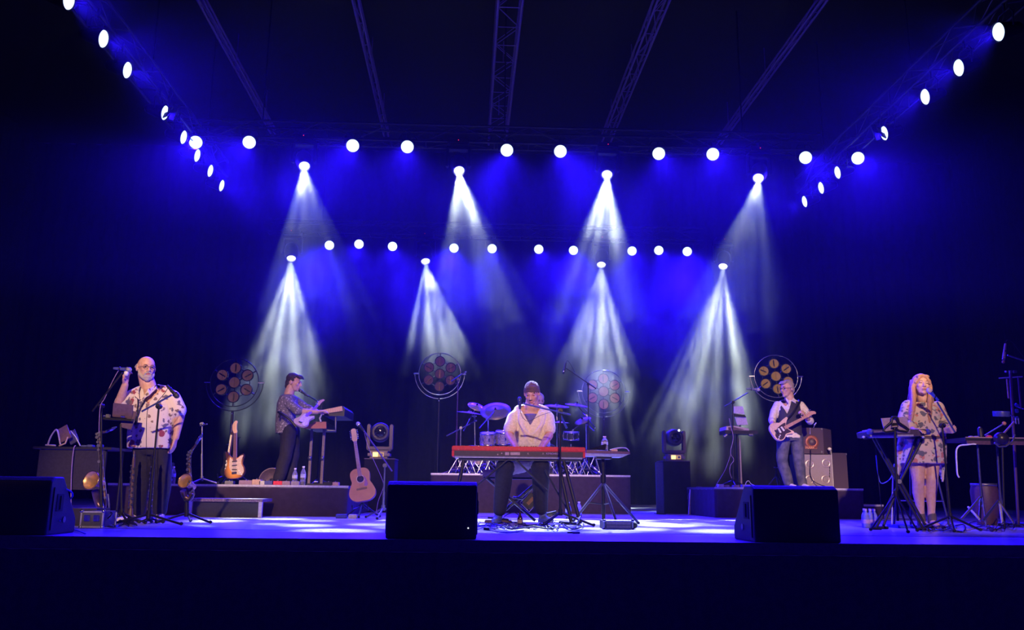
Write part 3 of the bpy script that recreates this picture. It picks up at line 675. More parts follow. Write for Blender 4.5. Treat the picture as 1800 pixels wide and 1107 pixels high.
# draped folds that swing across the chest
for k,(q,rr) in enumerate(((0,.017),(1,.015),(2,.016),(3,.014))):
    sm.tube(catmull([J(914+q*2,724,-.08),J(915+3*q,745+q*5,-.125),J(934,765+q*8,-.150),J(953-2*q,745+q*5,-.125),J(957-q*2,724,-.08)],4,False),rr,8)
me = remesh(sm,.008,2,t.inv)
def vn(c):
    w_ = t.M@c; q = J(932,747,-.1); top = J(934,718,-.1)
    return (w_.y < Y and w_.z > q.z and abs(w_.x-q.x) < .004+.10*(w_.z-q.z)/(top.z-q.z)) or (w_.z > J(934,717).z and abs(w_.x-nk.x)<.08)
link('shirt', noisy(cut(me, vn),.006,10), VSH, t.o)
me = remesh(MB().loft([(J(934,728,.0),.10,.095,0),(J(934,750,.0),.10,.118,0)]),.008,1,t.inv); link('undershirt', me, mat('blue_vest',(.10,.08,.30),.8), t.o)
pm = MB().loft([(J(932,795,.05),.18,.14,0),(J(932,815,.05),.19,.15,0)]); pm.limb([hR,lerp(hR,kR,.98)],[.12,.105]); pm.limb([hL,lerp(hL,kL,.98)],[.12,.105])
link('shorts', noisy(remesh(pm,.009,3,t.inv),.010,8), mat('beige_shorts',(.42,.33,.36),.85,scale=40,bump=.2), t.o, )
pm = MB(); pm.limb([lerp(hR,kR,.9)+V(0,0,-.012),kR+V(0,-.012,-.01),lerp(kR,aR,.93)],[.10,.10,.072]); pm.limb([lerp(hL,kL,.9)+V(0,0,-.012),kL+V(0,-.012,-.01),lerp(kL,aL,.93)],[.10,.10,.072])
link('leggings', noisy(remesh(pm,.009,3,t.inv),.008,8), PANT, t.o)
BSH = mat('blue_shoe',(.12,.16,.42),.6)
shoe(t, V(aR.x,aR.y+.07,.012), V(aR.x-.05,aR.y-.19,.012), BSH); shoe(t, V(aL.x,aL.y+.07,.012), V(aL.x+.10,aL.y-.17,.012), BSH)
# ================================================================== drummer, mostly hidden
Y = 13.9; J = WJ(Y); t = T('person','drummer seated behind the kit, only a pale-haired head showing past the pianist','person',(J(953,800).x,Y,.56))
H = frame(J(948,704,0), .2, .2); mb = MB(); head_mb(mb,H,1.0); mb.limb([H@V(0,.02,-.07), J(948,727)],[.055,.065])
mb.loft([(J(946,728),.17,.09,0),(J(946,745),.19,.11,0),(J(946,775),.17,.11,0),(J(946,790),.17,.12,0)])
a1,a2 = J(924,738),J(968,738); mb.limb([a1,J(920,757,-.08),J(932,768,-.28)],[.055,.045,.03]); mb.limb([a2,J(972,757,-.08),J(960,770,-.28)],[.055,.045,.03])
hand_mb(mb,J(932,768,-.28),V(.2,-1,.1),V(0,0,-1),1.2,-1); hand_mb(mb,J(960,770,-.28),V(-.2,-1,.1),V(0,0,-1),1.2,1)
for px in (935,958): mb.limb([J(px,788),J(px+(px-946)*.9,790,-.42),J(px+(px-946)*.8,826,-.42)],[.09,.065,.045])
body = link('body', remesh(mb,.008,2,t.inv), SKIN, t.o); face_parts(t,body,H)
P = lambda x,y,z: H@V(x,y,z); R3 = H.to_3x3()
link('hair', remesh(MB().ell(P(0,.025,.05),(.084,.092,.078),R3,16),.007,1,t.inv), BEARD, t.o)
sm = MB().loft([(J(946,727),.16,.10,0),(J(946,745),.20,.13,0),(J(946,790),.19,.14,0)]); sm.limb([a1,J(921,752,-.05)],[.07,.065]); sm.limb([a2,J(971,752,-.05)],[.07,.065])
link('shirt', remesh(sm,.01,2,t.inv), BLKP, t.o)
pm = MB().loft([(J(946,785),.19,.15,0),(J(946,795),.19,.15,0)])
for px in (935,958): pm.limb([J(px,788),J(px+(px-946)*.9,790,-.42),J(px+(px-946)*.8,824,-.42)],[.11,.085,.07])
link('trousers', remesh(pm,.01,2,t.inv), PANT, t.o)

# ================================================================== bass player
Y = 12.35; J = WJ(Y); t = T('person','grey-haired man in glasses and a dark waistcoat playing a cream bass guitar','person',(J(1390,800).x,Y,.40))
H = frame(J(1383,683,0), -1.0, .08)
mb = MB(); head_mb(mb,H,1.05); nk = J(1388,704,.02); mb.limb([H@V(0,.03,-.05), nk],[.060,.072])
shR, shL = J(1365,711,.02), J(1409,711,.02); elR, wrR = J(1357,738,.02), J(1359,746,-.20); elL, wrL = J(1424,740,-.10), J(1417,733,-.26)
mb.loft([(J(1387,709,.02),.12,.07,0),(J(1387,720,.02),.155,.10,0),(J(1388,745,0),.14,.10,0),(J(1388,768,0),.16,.11,0)])
mb.limb([lerp(shR,nk,.2)+V(0,0,-.03),elR,wrR],[.042,.041,.029]); mb.limb([lerp(shL,nk,.2)+V(0,0,-.03),elL,wrL],[.042,.041,.029])
hand_mb(mb, wrR, V(.8,-.25,-.4), V(-.1,.9,.0), .6, 1); hand_mb(mb, wrL, V(-.45,-.3,.55), V(.2,.6,-.8), 1.1, 1)
hR,kR,aR = J(1378,768), J(1374,808,-.02), J(1387,851,-.02); hL,kL,aL = J(1400,768), J(1404,808,-.02), J(1410,850,0)
mb.limb([hR,kR,aR],[.085,.058,.042]); mb.limb([hL,kL,aL],[.085,.058,.042])
body = link('body', remesh(mb,.0062,2,t.inv,.4), SKIN, t.o); face_parts(t, body, H, 1.05); glasses(t,H,1.05,r=.021)
P = lambda x,y,z: H@V(x*1.05,y*1.05,z*1.05); R3 = H.to_3x3()
GHAIR = mat('grey_hair',(.34,.27,.25),.8,scale=100,bump=.6)
hm = MB().ell(P(0,.03,.05),(.086,.095,.080),R3,18).ell(P(0,.075,-.015),(.070,.05,.075),R3,14).ell(P(0,-.05,.088),(.055,.045,.026),R3,14)
for s_ in (-1,1): hm.ell(P(s_*.074,.02,.01),(.016,.035,.05),R3,10)
for i in range(6): hm.limb([P(-.05+.018*i,-.05,.095),P(-.05+.016*i,-.094,.070)],[.015,.007])
link('hair', noisy(remesh(hm,.0055,1,t.inv),.005,55), GHAIR, t.o)
link('beard', remesh(MB().ell(P(0,-.055,-.098),(.036,.036,.022),R3,14).ell(P(0,-.098,-.048),(.024,.008,.006),R3,12),.004,1,t.inv), GHAIR, t.o, )
WSH = mat('white_shirt',(.72,.66,.64),.8,scale=40,bump=.15)
sm = MB().loft([(J(1388,702,.02),.078,.075,0),(J(1387,706,.02),.155,.095,0),(J(1387,720,.01),.185,.122,0),(J(1388,745,0),.160,.115,0),(J(1390,770,0),.168,.122,0)])
sm.limb([shR+V(.012,0,-.01),lerp(shR,elR,.4),elR,lerp(elR,wrR,.45)],[.060,.060,.055,.050]); sm.limb([shL+V(-.012,0,-.01),lerp(shL,elL,.4),elL,lerp(elL,wrL,.35)],[.060,.060,.055,.050])
def vb(c):
    w_ = t.M@c; q = J(1382,714,-.1); top = J(1384,702,-.1)
    return (w_.y < Y and w_.z > q.z and abs(w_.x-q.x) < .008+.05*(w_.z-q.z)/(top.z-q.z)) or w_.z > J(1388,703.5).z and abs(w_.x-nk.x)<.062
link('shirt', noisy(cut(remesh(sm,.008,3,t.inv),vb),.005,10), WSH, t.o)
for s_ in (-1,1):
    o = t.part('collar', MB().add([V(nk.x+s_*.05-.012,Y+.0,nk.z+.05),V(nk.x+s_*.07-.012,Y-.06,nk.z+.0),V(nk.x+s_*.055-.02,Y-.125,nk.z-.055),V(nk.x+s_*.02-.03,Y-.10,nk.z-.02)],[(0,1,2,3)]), WSH); o.modifiers.new('s','SOLIDIFY').thickness = .006
VEST = mat('dark_waistcoat',(.035,.03,.045),.8,scale=60,bump=.1)
vm = MB().loft([(J(1387,706,.02),.150,.105,0),(J(1387,720,.01),.178,.135,0),(J(1388,745,0),.168,.130,0),(J(1389,766,0),.176,.136,0)])
def vc(c):
    w_ = t.M@c; q = J(1383,727,-.1); top = J(1386,704,-.1)
    return (w_.y < Y and w_.z > q.z and abs(w_.x-q.x) < .085*(w_.z-q.z)/(top.z-q.z)+.002) or w_.z > J(1388,704.5).z or (w_.z > J(1387,722).z and abs(w_.x-J(1387,720).x) > .145) or w_.z < J(1389,764).z-.0+.03*sin((w_.x-q.x)*20)
link('waistcoat', cut(remesh(vm,.008,3,t.inv),vc), VEST, t.o)
JEAN = mat('jeans',(.06,.065,.13),.85,col2=(.11,.11,.19),scale=12,bump=.2)
pm = MB().loft([(J(1389,763),.155,.11,0),(J(1389,775),.165,.12,0)]); pm.limb([hR,kR,aR],[.10,.080,.070]); pm.limb([hL,kL,aL],[.10,.080,.070])
link('jeans', noisy(remesh(pm,.009,3,t.inv),.010,9), JEAN, t.o)
shoe(t, V(aR.x,Y+.07,.40), V(aR.x+.03,Y-.19,.40), SHOE); shoe(t, V(aL.x,Y+.07,.40), V(aL.x+.02,Y-.19,.40), SHOE)
BASS = (J(1376,750,-.27), J(1440,719,-.30))
t.part('guitar_strap', MB().tube(catmull([J(1363,755,-.2),J(1392,728,-.17),J(1405,708,-.06),J(1404,704,.05)],4,False),.018,8), BLK)

# ================================================================== singer
Y = 8.6; J = WJ(Y); t = T('person','woman with long fair hair in a loose flower-print tunic singing at a stand microphone','person',(J(1625,850).x,Y,0))
H = frame(J(1620,677,0), -.20, -.12, .10)
mb = MB(); head_mb(mb,H,.95,wide=.98); nk = J(1622,702,.02); mb.limb([H@V(0,.025,-.06), nk],[.048,.055])
shR, shL = J(1597,716,.03), J(1647,716,.03); elR, wrR = J(1590,748,-.03), J(1607,755,-.25); elL, wrL = J(1660,746,-.02), J(1662,757,-.20)
mb.loft([(J(1622,712,.02),.14,.08,0),(J(1622,725,.02),.155,.10,0),(J(1622,755,.02),.13,.095,0),(J(1622,785,.02),.16,.11,0),(J(1622,805,.02),.155,.11,0)])
mb.limb([shR,elR,wrR],[.052,.04,.026]); mb.limb([shL,elL,wrL],[.052,.04,.026])
hand_mb(mb, wrR, V(.3,-1,-.1), V(0,-.1,-1), .5, -1, .92); hand_mb(mb, wrL, V(.15,-.9,.0), V(.5,0,.3), 1.3, 1, .92)
hR,kR,aR = J(1611,795,.02), J(1614,845,-.03), J(1619,908,.03); hL,kL,aL = J(1638,795,.02), J(1638,843,-.05), J(1637,906,-.02)
for a_,b_,c_ in ((hR,kR,aR),(hL,kL,aL)):
    mb.limb([a_,b_,lerp(b_,c_,.32)+V(0,.015,0),lerp(b_,c_,.8),c_],[.088,.058,.057,.037,.036])
for a_ in (aR,aL): mb.limb([a_+V(0,.02,-.05),V(a_.x,a_.y-.12,.03)],[.034,.026])
body = link('body', remesh(mb,.0062,2,t.inv,.4), mat('skin_fair',(.66,.40,.30),.5,col2=(.72,.46,.36),scale=30,sub=.08), t.o); face_parts(t, body, H, .95, closed=True)
P = lambda x,y,z: H@V(x*.95,y*.95,z*.95); R3 = H.to_3x3()
FAIR = mat('fair_hair',(.50,.26,.13),.55,col2=(.58,.33,.18),kind='wave',scale=70,bump=.2)
hm = MB().ell(P(0,.03,.045),(.088,.095,.086),R3,18).ell(P(0,.06,-.05),(.080,.045,.10),R3,14).ell(P(.03,-.045,.088),(.036,.040,.020),R3,14).ell(P(-.03,-.045,.088),(.036,.040,.020),R3,14)
for s_ in (-1,1):
    zf = 746 if s_<0 else 742
    for q in range(5):
        x0 = 1620+s_*(10.5+q*1.2); 
        hm.limb([P(s_*(.066+.004*q),-.02+.02*q,.05),P(s_*(.088),-.0+.02*q,-.03),J(1620+s_*14+q*s_*.8,702,-.06+.02*q),J(1619+s_*(14+q*1.4),722,-.115+.015*q),J(1617+s_*(14.5+q*1.6)+(3 if s_>0 else -1),zf-q*3,-.135+.015*q)],[.022,.024,.024,.021,.008])
for s_ in (-1,1): hm.limb([P(s_*.008,-.062,.094),P(s_*.045,-.068,.06),P(s_*.072,-.045,.015)],[.014,.013,.012])
for q in range(7): hm.limb([P(-.07+.02*q,.08,.0),J(1600+q*5,702,.10),J(1590+q*8,722 - abs(q-1)*1,.12)],[.03,.028,.012])
link('hair', noisy(remesh(hm,.0055,1,t.inv),.004,45), FAIR, t.o)
TUN = flower_mat('flower_tunic',(.70,.56,.46),[((.62,.24,.18),11,.30),((.14,.14,.18),12,.32),((.60,.60,.48),12,.32),((.17,.15,.17),22,.25)],10)
sm = MB().loft([(J(1622,706,.02),.085,.07,0),(J(1622,712,.02),.15,.10,0),(J(1622,725,.01),.185,.125,0),(J(1622,750,.0),.195,.135,0),(J(1622,767,.0),.185,.135,0),(J(1623,790,.0),.215,.155,0),(J(1623,815,.0),.230,.165,0)])
sm.limb([shR,elR,lerp(elR,wrR,.55)],[.075,.085,.07]); sm.limb([shL,elL,lerp(elL,wrL,.5)],[.07,.075,.06])
# wide kaftan side panels that hang below the elbows
for (ax,bx,cx,dz) in ((1586,1581,1577,843),(1657,1659,1657,846)):
    for q in range(5): sm.limb([J(ax+q*1.5*(1 if ax<1600 else -1),748,.02+.02*q),J(bx+q*2.2*(1 if ax<1600 else -1),800,.03+.02*q),J(cx+q*2.6*(1 if ax<1600 else -1),dz-q*5,.04+.02*q)],[.035,.026,.008])
me = cut(remesh(sm,.0085,3,t.inv), lambda c: ((t.M@c).z < J(1623,812).z and abs((t.M@c).x-J(1622,812).x)<.185 and (t.M@c).z > J(1623,822).z-.05 and (t.M@c).z < J(1623,813).z and False) or ((t.M@c).z>J(1622,707.5).z and abs((t.M@c).x-nk.x)<.09))
link('tunic', noisy(me,.009,8), TUN, t.o)
o = link('belt', remesh(MB().loft([(J(1622,767,.0),.190,.140,0),(J(1622,773,.0),.196,.145,0)]),.008,1,t.inv), mat('belt',(.10,.06,.08),.8), t.o)
ANK = mat('dark_ankle_boot',(.10,.08,.10),.7)
shoe(t, V(aR.x,Y+.08,.0), V(aR.x-.01,Y-.16,.0), ANK, 'ankle_boot', w=.036, boot=.05); shoe(t, V(aL.x,Y+.03,.0), V(aL.x+.03,Y-.20,.0), ANK, 'ankle_boot', w=.036, boot=.05)

# ------------------------------------------------------------------ gear kit
def tripod(t, c, h, r, m=BLK, ang=0, n=3, tr=.011, zb=0, foot=True):
    for i in range(n):
        a = ang+2*pi*i/n; f = V(c.x+r*cos(a), c.y+r*sin(a), zb+.012)
        lg = t.part('leg', MB().cyl(V(c.x,c.y,zb+h),f,tr,n=8), m)
        if foot: t.part('rubber_foot', MB().ell(f+V(0,0,.004),(.018,.018,.015),n=8), RUB, parent=lg)
    t.part('leg_hub', MB().cyl(V(c.x,c.y,zb+h-.03),V(c.x,c.y,zb+h+.03),.022,n=12), m)
def mic_stand(label, base, zb, top, b0, b1, m=BLK, bm=None, r=.27, ang=.3, h=.10, group=None, weight=False):
    "base: xy point, top: clutch, b0: low end of the boom, b1: microphone end"
    t = T('microphone_stand', label, 'stand', (base.x,base.y,zb), group)
    tripod(t, base, h, r, m, ang, zb=zb)
    mid = V(base.x,base.y,zb)*.5+V(top.x,top.y,top.z)*.5
    t.part('pole', MB().cyl((base.x,base.y,zb+h),top,.009,n=10), m)
    t.part('sleeve', MB().cyl((base.x,base.y,zb+h),mid,.0135,n=10), m)
    t.part('clutch', MB().cyl(top+V(0,-.03,0),top+V(0,.03,0),.022,n=12).box(top,(.04,.03,.045),bev=.006).cyl(top+V(0,-.03,0),top+V(0,-.06,0),.008,n=8), m)
    bo = t.part('boom', MB().cyl(b0,b1,.0085,n=10), bm or m)
    if weight: t.part('counterweight', MB().cyl(b0,lerp(b0,b1,.12),.022,n=12), bm or m, parent=bo)
    return t
MESHB = mat('mic_grille',(.40,.40,.42),.45,.7,scale=400,kind='voronoi',bump=.4)
def mic(label, a, b, m=BLKP, head=None, rr=.024, group=None, L=.17):
    "handheld microphone with its grille at b, body toward a"
    d = (b-a).normalized(); a = b-d*L; t = T('microphone', label, 'microphone', a, group)
    t.part('body', MB().cyl(a,lerp(a,b,.62),.011,.017,14).cyl(lerp(a,b,.62),lerp(a,b,.74),.017,rr*.95,14), m)
    t.part('grille', MB().ell(lerp(a,b,.86),(rr,rr,rr*1.12),d.to_track_quat('Z','Y').to_matrix(),14), head or MESHB)
    t.part('collar', MB().cyl(lerp(a,b,.72),lerp(a,b,.76),rr*1.04,n=14), CHR)
    c = lerp(a,b,.35); t.part('clip', MB().tube([c+V(.0,0,-.02),c+V(.0,-.02,0),c+V(0,0,.018),c+V(0,.02,0)],.006,6,closed=True), BLK)
    return t
def pencil_mic(label, a, b, group=None):
    t = T('microphone', label, 'microphone', a, group)
    t.part('body', MB().cyl(a,lerp(a,b,.8),.010,n=12), BLK); t.part('capsule', MB().cyl(lerp(a,b,.8),b,.012,n=12), GRY)
    return t
def cable(label, pts, r=.004, m=BLK, name='cable', group=None, ext=4):
    return solo(name, label, 'cable', MB().tube([Vector(p) for p in catmull([tuple(p) for p in pts],ext,False)],r,5), m, pts[0], group)
def bottle(p, label, group, h=.24, r=.034, cap=WHT):
    t = T('water_bottle', label, 'bottle', p, group)
    PET = mat('clear_plastic',(.85,.9,.95),.08,trans=.85); LAB = mat('bottle_label',(.30,.35,.75),.6,col2=(.7,.7,.9),scale=20)
    pr = [(0,0),(r*.9,0),(r,.012),(r,h*.28),(r*.93,h*.31),(r,h*.34),(r,h*.62),(r*.85,h*.72),(r*.45,h*.86),(r*.38,h*.90),(r*.38,h*.93)]
    t.part('bottle_body', MB().lathe(pr,n=20), PET, local=True)
    t.part('bottle_label', MB().lathe([(r*1.01,h*.40),(r*1.01,h*.60)],n=20), LAB, local=True)
    t.part('cap', MB().lathe([(r*.44,h*.91),(r*.46,h*.92),(r*.46,h),(0,h)],n=16), cap, local=True)
    return t
def gframe(p, up, face):
    "instrument frame: X across, Y along the neck, Z toward the viewer"
    up = up.normalized(); z = (face-up*face.dot(up)).normalized(); x = up.cross(z)
    return Matrix(((x.x,up.x,z.x,p.x),(x.y,up.y,z.y,p.y),(x.z,up.z,z.z,p.z),(0,0,0,1)))
STRAT = catmull([(0,0),(.10,.008),(.158,.07),(.158,.14),(.118,.215),(.124,.275),(.148,.335),(.130,.372),(.088,.350),(.045,.318),(-.03,.320),(-.075,.362),(-.120,.425),(-.150,.420),(-.142,.345),(-.122,.255),(-.130,.19),(-.168,.10),(-.11,.018)],4)
def egtr(label, M, bodym, guardm, neckm, headm, neck=.66, sc=1.0, tuners=6, guard=None):
    t = T('electric_guitar' if tuners==6 else 'bass_guitar', label, 'guitar', M=M@Matrix.Scale(sc,4)); L = dict(local=True)
    bm = MB().prism(STRAT,.042,z0=-.021); b = t.part('guitar_body', bm, bodym, **L)
    o = b.modifiers.new('b','BEVEL'); o.width = .007; o.segments = 2; o.limit_method='ANGLE'
    g = guard or catmull([(.045,.055),(.11,.045),(.145,.085),(.138,.15),(.105,.21),(.108,.28),(.135,.345),(.085,.335),(.04,.300),(-.04,.300),(-.075,.335),(-.085,.26),(-.08,.17),(-.04,.10)],3)
    t.part('pickguard', MB().prism(g,.003,z0=.021), guardm, **L)
    for k,y in enumerate((.135,.20,.262) if tuners==6 else (.15,.22)):
        t.part('pickup', MB().box((0,y,.028),(.085,.018 if tuners==6 else .035,.012),Matrix.Rotation(-.15 if k==0 else 0,3,'Z'),bev=.004), WHT if bodym.name!='sunburst' else mat('dark_pickup',(.05,.04,.04),.5), **L)
    t.part('bridge', MB().box((0,.082,.027),(.082,.035,.012),bev=.003), CHR, **L)
    for q in ((.092,.075),(.115,.045),(.075,.105)): t.part('control_knob', MB().cyl((q[0],q[1],.022),(q[0],q[1],.036),.011,n=12), WHT, **L)
    nl = .30+neck*.62
    nk_ = t.part('neck', MB().prism([(-.028,.26),(.028,.26),(.021,nl),(-.021,nl)],.022,z0=.006), neckm, **L)
    t.part('fretboard', MB().prism([(-.028,.27),(.028,.27),(.021,nl),(-.021,nl)],.005,z0=.028), mat('fretboard',(.16,.07,.06),.5,scale=30) if tuners==6 else neckm, parent=nk_, **L)
    for k in range(12):
        y = nl-.0-(nl-.27)*(1-.5**((k+1)/8.5)); t.part('fret', MB().box((0,y,.0335),(.046,.0015,.0015)), CHR, parent=nk_, **L)
    hs = catmull([(-.021,nl),(.021,nl),(.030,nl+.03),(.020,nl+.06),(.022,nl+.15),(.034,nl+.175),(.018,nl+.20),(-.015,nl+.19),(-.045,nl+.14),(-.045,nl+.06),(-.032,nl+.025)],3)
    h = t.part('headstock', MB().prism(hs,.015,z0=.008), headm, **L)
    for k in range(tuners):
        y = nl+.035+k*(.145/tuners); t.part('tuning_peg', MB().cyl((-.04,y,.015),(-.066,y,.015),.004,n=6).ell((-.070,y,.015),(.008,.007,.005),n=8).cyl((-.02,y,.02),(-.02,y,.032),.004,n=8), CHR, parent=h, **L)
    t.part('strings', MB().add([],[]) if False else _strings(nl,tuners), CHR, **L)
    return t
def _strings(nl, n):
    mb = MB()
    for k in range(n):
        x = (k-(n-1)/2)*.010*(6/n); mb.cyl((x,.082,.037),(x*.75,nl,.036),.0007,n=4)
    return mb
NAT = mat('maple',(.62,.40,.26),.45,scale=18,kind='wave')

# ------------------------------------------------------------------ monitors at the front edge
GRIL = mat('grille_cloth',(.02,.02,.022),.6,scale=250,kind='voronoi',bump=.5)
def wedge(label, x0, x1, y0, dep, h, side=0, sk=0.0):
    "floor monitor seen from behind: tall back, face sloping away to the players"
    t = T('stage_monitor', label, 'loudspeaker', ((x0+x1)/2,y0,0))
    cxm = (x0+x1)/2; M = Matrix.Translation((cxm,y0,0)) @ Matrix.Rotation(sk,4,'Z')
    w_ = (x1-x0)/2; prof = [(0,0),(dep,0),(dep,.10),(dep*.42,h),(.05,h),(0,h-.03)]
    n = len(prof); A = M
    vs = [A@V(sx*(w_-.02 if j else w_),y,z) for j in (0,) for sx in (-1,1) for y,z in prof]
    vs = [A@V(-w_,y,z) for y,z in prof]+[A@V(w_,y,z) for y,z in prof]
    mb = MB().add(vs,[(i,(i+1)%n,n+(i+1)%n,n+i) for i in range(n)]+[tuple(range(n))[::-1],tuple(range(n,2*n))])
    b = t.part('cabinet', mb, mat('monitor_paint',(.022,.022,.026),.55,scale=150,bump=.3), fix=True); q = b.modifiers.new('b','BEVEL'); q.width=.012; q.segments=3
    g0,g1 = V(0,dep,.10),V(0,dep*.42,h)
    mg = MB(); a,b2 = lerp(g0,g1,.06),lerp(g0,g1,.94); nn = V(0,(h-.10),dep*.58).normalized()*.012
    mg.add([A@(p+V(sx*(w_-.04),0,0)+k) for sx in (-1,1) for p in (a,b2) for k in (V(0,0,0),nn)],[(0,2,3,1),(4,5,7,6),(1,3,7,5),(0,1,5,4),(2,6,7,3)])
    t.part('front_grille', mg, GRIL, fix=True)
    for sx in (-1,1):
        hd = t.part('carry_handle', MB().box(A@V(sx*(w_+.001),dep*.35,h*.55),(.006,.10,.12),M.to_3x3(),bev=.002), RUB)
        t.part('handle_grip', MB().cyl(A@V(sx*(w_+.004),dep*.35,h*.43),A@V(sx*(w_+.004),dep*.35,h*.67),.008,n=8), BLK, parent=hd)
        t.part('side_ridge', MB().box(A@V(sx*(w_+.003),dep*.12,h*.45),(.008,.02,h*.75),M.to_3x3(),bev=.003), BLKP)
        t.part('pole_socket', MB().cyl(A@V(sx*w_,dep*.55,h*.25),A@V(sx*(w_+.006),dep*.55,h*.25),.022,n=14), GRY)
    return t
wedge('black floor monitor at the stage edge in front of the pianist', W(679,900,6.12).x, W(838,900,6.12).x, 6.12, .42, .392)
wedge('black floor monitor at the stage edge below the bass player', W(1322,900,6.12).x, W(1476,900,6.12).x, 6.10, .42, .392, sk=.06)
bpy.data.objects['stage_monitor'].children[0].name
wl = wedge('black floor monitor at the stage edge in the saxophonist corner, blue light on its side', W(-140,900,6.12).x, W(84,900,6.12).x, 6.12, .44, .395, sk=.02)
_wd = [o for o in bpy.data.objects if o.get('label','').startswith('black floor monitor at the stage edge in front of the pianist')][0]
_q = W(823,928,6.118); _o = link('status_light', MB().ell(_q,(.005,.005,.005),n=8).mesh('status_light', Matrix.Translation(_wd.location).inverted()), glow('led_white',(.8,.8,1),2), _wd); _o['label'] = 'tiny white status light'
cable('blue-lit cable looping out of the side of the corner floor monitor',[W(112,858,6.35),W(125,864,6.4),W(127,873,6.45),W(118,880,6.45),W(108,884,6.4)],.006,mat('blue_lit_cable',(.10,.12,.6),.5))  # blue stage light painted into the cable's colour
cable('cable running from the corner floor monitor to the metal flight case',[W(105,915,6.3),FL(120,928,.01),FL(135,932,.01),FL(150,938,.01)],.005,mat('blue_lit_cable',(.10,.12,.6),.5))

# ------------------------------------------------------------------ saxophonist's corner
FCS = mat('case_panel',(.10,.10,.11),.6)
def flight_case(label, lo, hi, latch=True):
    t = T('flight_case', label, 'case', ((lo[0]+hi[0])/2,lo[1],lo[2]))
    t.part('case_body', box_mb(lo,hi,.004), FCS)
    e = .012; lo = Vector(lo); hi = Vector(hi)
    for (y) in (lo.y,hi.y):
        for z in (lo.z+e/2,hi.z-e/2): t.part('edge_rail', MB().box(((lo.x+hi.x)/2,y,z),(hi.x-lo.x+e,e,e)), SIL)
    for x in (lo.x,hi.x):
        for y in (lo.y,hi.y): t.part('edge_rail', MB().box((x,y,(lo.z+hi.z)/2),(e,e,hi.z-lo.z)), SIL)
    for x in (lo.x,hi.x):
        for z in (lo.z,hi.z): t.part('corner_ball', MB().ell((x,lo.y,z),(.016,.014,.016),n=10), CHR)
    if latch:
        for f in (.28,.72):
            t.part('latch', MB().box((lerp(lo.x,hi.x,f),lo.y-.006,(lo.z+hi.z)/2+.01),(.05,.008,.05),bev=.003).box((lerp(lo.x,hi.x,f),lo.y-.012,(lo.z+hi.z)/2+.01),(.02,.006,.03)), CHR)
    return t
a,b = FL(146,931,0),FL(181,928,0)
flight_case('small black flight case with silver edges beside the corner floor monitor',(W(144,900,7.3).x,7.3,0),(W(182,900,7.3).x,7.55,.13))
a = W(125,905,7.5)
solo('amplifier_pedal','flat dark box with a lit edge behind the corner floor monitor','pedal',box_mb((W(122,900,7.6).x,7.58,0),(W(172,900,7.6).x,7.85,.145),.006),mat('dark_box',(.03,.025,.04),.4),(W(147,900,7.6).x,7.6,0))
# table with dark cloth
Yt = 9.4; tb = T('table','dark cloth-covered table behind the corner floor monitor','table',(W(128,850,Yt).x,Yt+.2,0))
x0,x1 = W(58,783,Yt).x,W(196,788,Yt).x; zt = W(120,785,Yt).z
tb.part('table_top', box_mb((x0,Yt,zt-.025),(x1,Yt+.55,zt)), BLKP)
tb.part('table_cloth', box_mb((x0+.06,Yt+.03,zt-.45),(x1-.08,Yt+.04,zt-.03)), mat('cloth_dark',(.03,.025,.035),.9))
for x in (x0+.08,x1-.08):
    for y in (Yt+.06,Yt+.49): tb.part('leg', MB().cyl((x,y,0),(x,y,zt-.02),.016,n=8), BLK)
tp = T('tablet','tablet tilted on its stand on the dark table','tablet',W(118,783,Yt+.15))
sl = Matrix.Rotation(-.55,3,'Y')@Matrix.Rotation(-.25,3,'X')
tp.part('casing', MB().box(W(113,762,Yt+.15),(.12,.012,.17),sl,bev=.004), mat('tablet_case',(.20,.12,.16),.4)); tp.part('back_plate', MB().box(W(128,768,Yt+.22),(.10,.012,.15),sl,bev=.004), GRY)
tp.part('prop', MB().tube([W(119,768,Yt+.13),W(115,779,Yt+.1),W(104,783.5,Yt+.1)],.009,6), mat('pink_metal',(.6,.42,.38),.4))
tp.part('prop', MB().tube([W(124,757,Yt+.2),W(133,768,Yt+.2),W(141,783.5,Yt+.2)],.007,6), SIL)
solo('cable_loop','pale curved hoop standing on the dark table beside the tablet','stand',MB().tube(catmull([W(84,781,Yt+.12),W(89,768,Yt+.12),W(97,756,Yt+.12),W(101,757,Yt+.12),W(104,770,Yt+.12),W(106,781,Yt+.12)],4,False),.009,8).tube([W(80,782,Yt+.12),W(98,783,Yt+.12)],.009,6),mat('pale_hoop',(.6,.5,.66),.4),W(92,784,Yt+.12))
for k,(px,w_) in enumerate(((150,.07),(160,.06),(176,.05))):
    p = W(px,785,Yt+.1); p.z = zt
    solo('effects_pedal',['blue-lit low box on the dark table nearest the tablet','low rounded box in the middle of the dark table','small blue-lit box at the saxophone end of the dark table'][k],'pedal',box_mb(p+V(-w_/2,-.04,0),p+V(w_/2,.04,.022+.006*k),.006),mat('blue_lit_box',(.08,.1,.3),.4),p,'small boxes on the dark table')  # the boxes' blue is stage light put into their colour
cable('pale cable hanging from the dark table beside the tenor saxophone',[W(133,783,Yt-.02),W(130,787,Yt-.03),W(127,810,Yt-.03),W(125,850,Yt-.02),W(125,903,Yt-.02)],.005,mat('mauve_cable',(.35,.22,.40),.5))
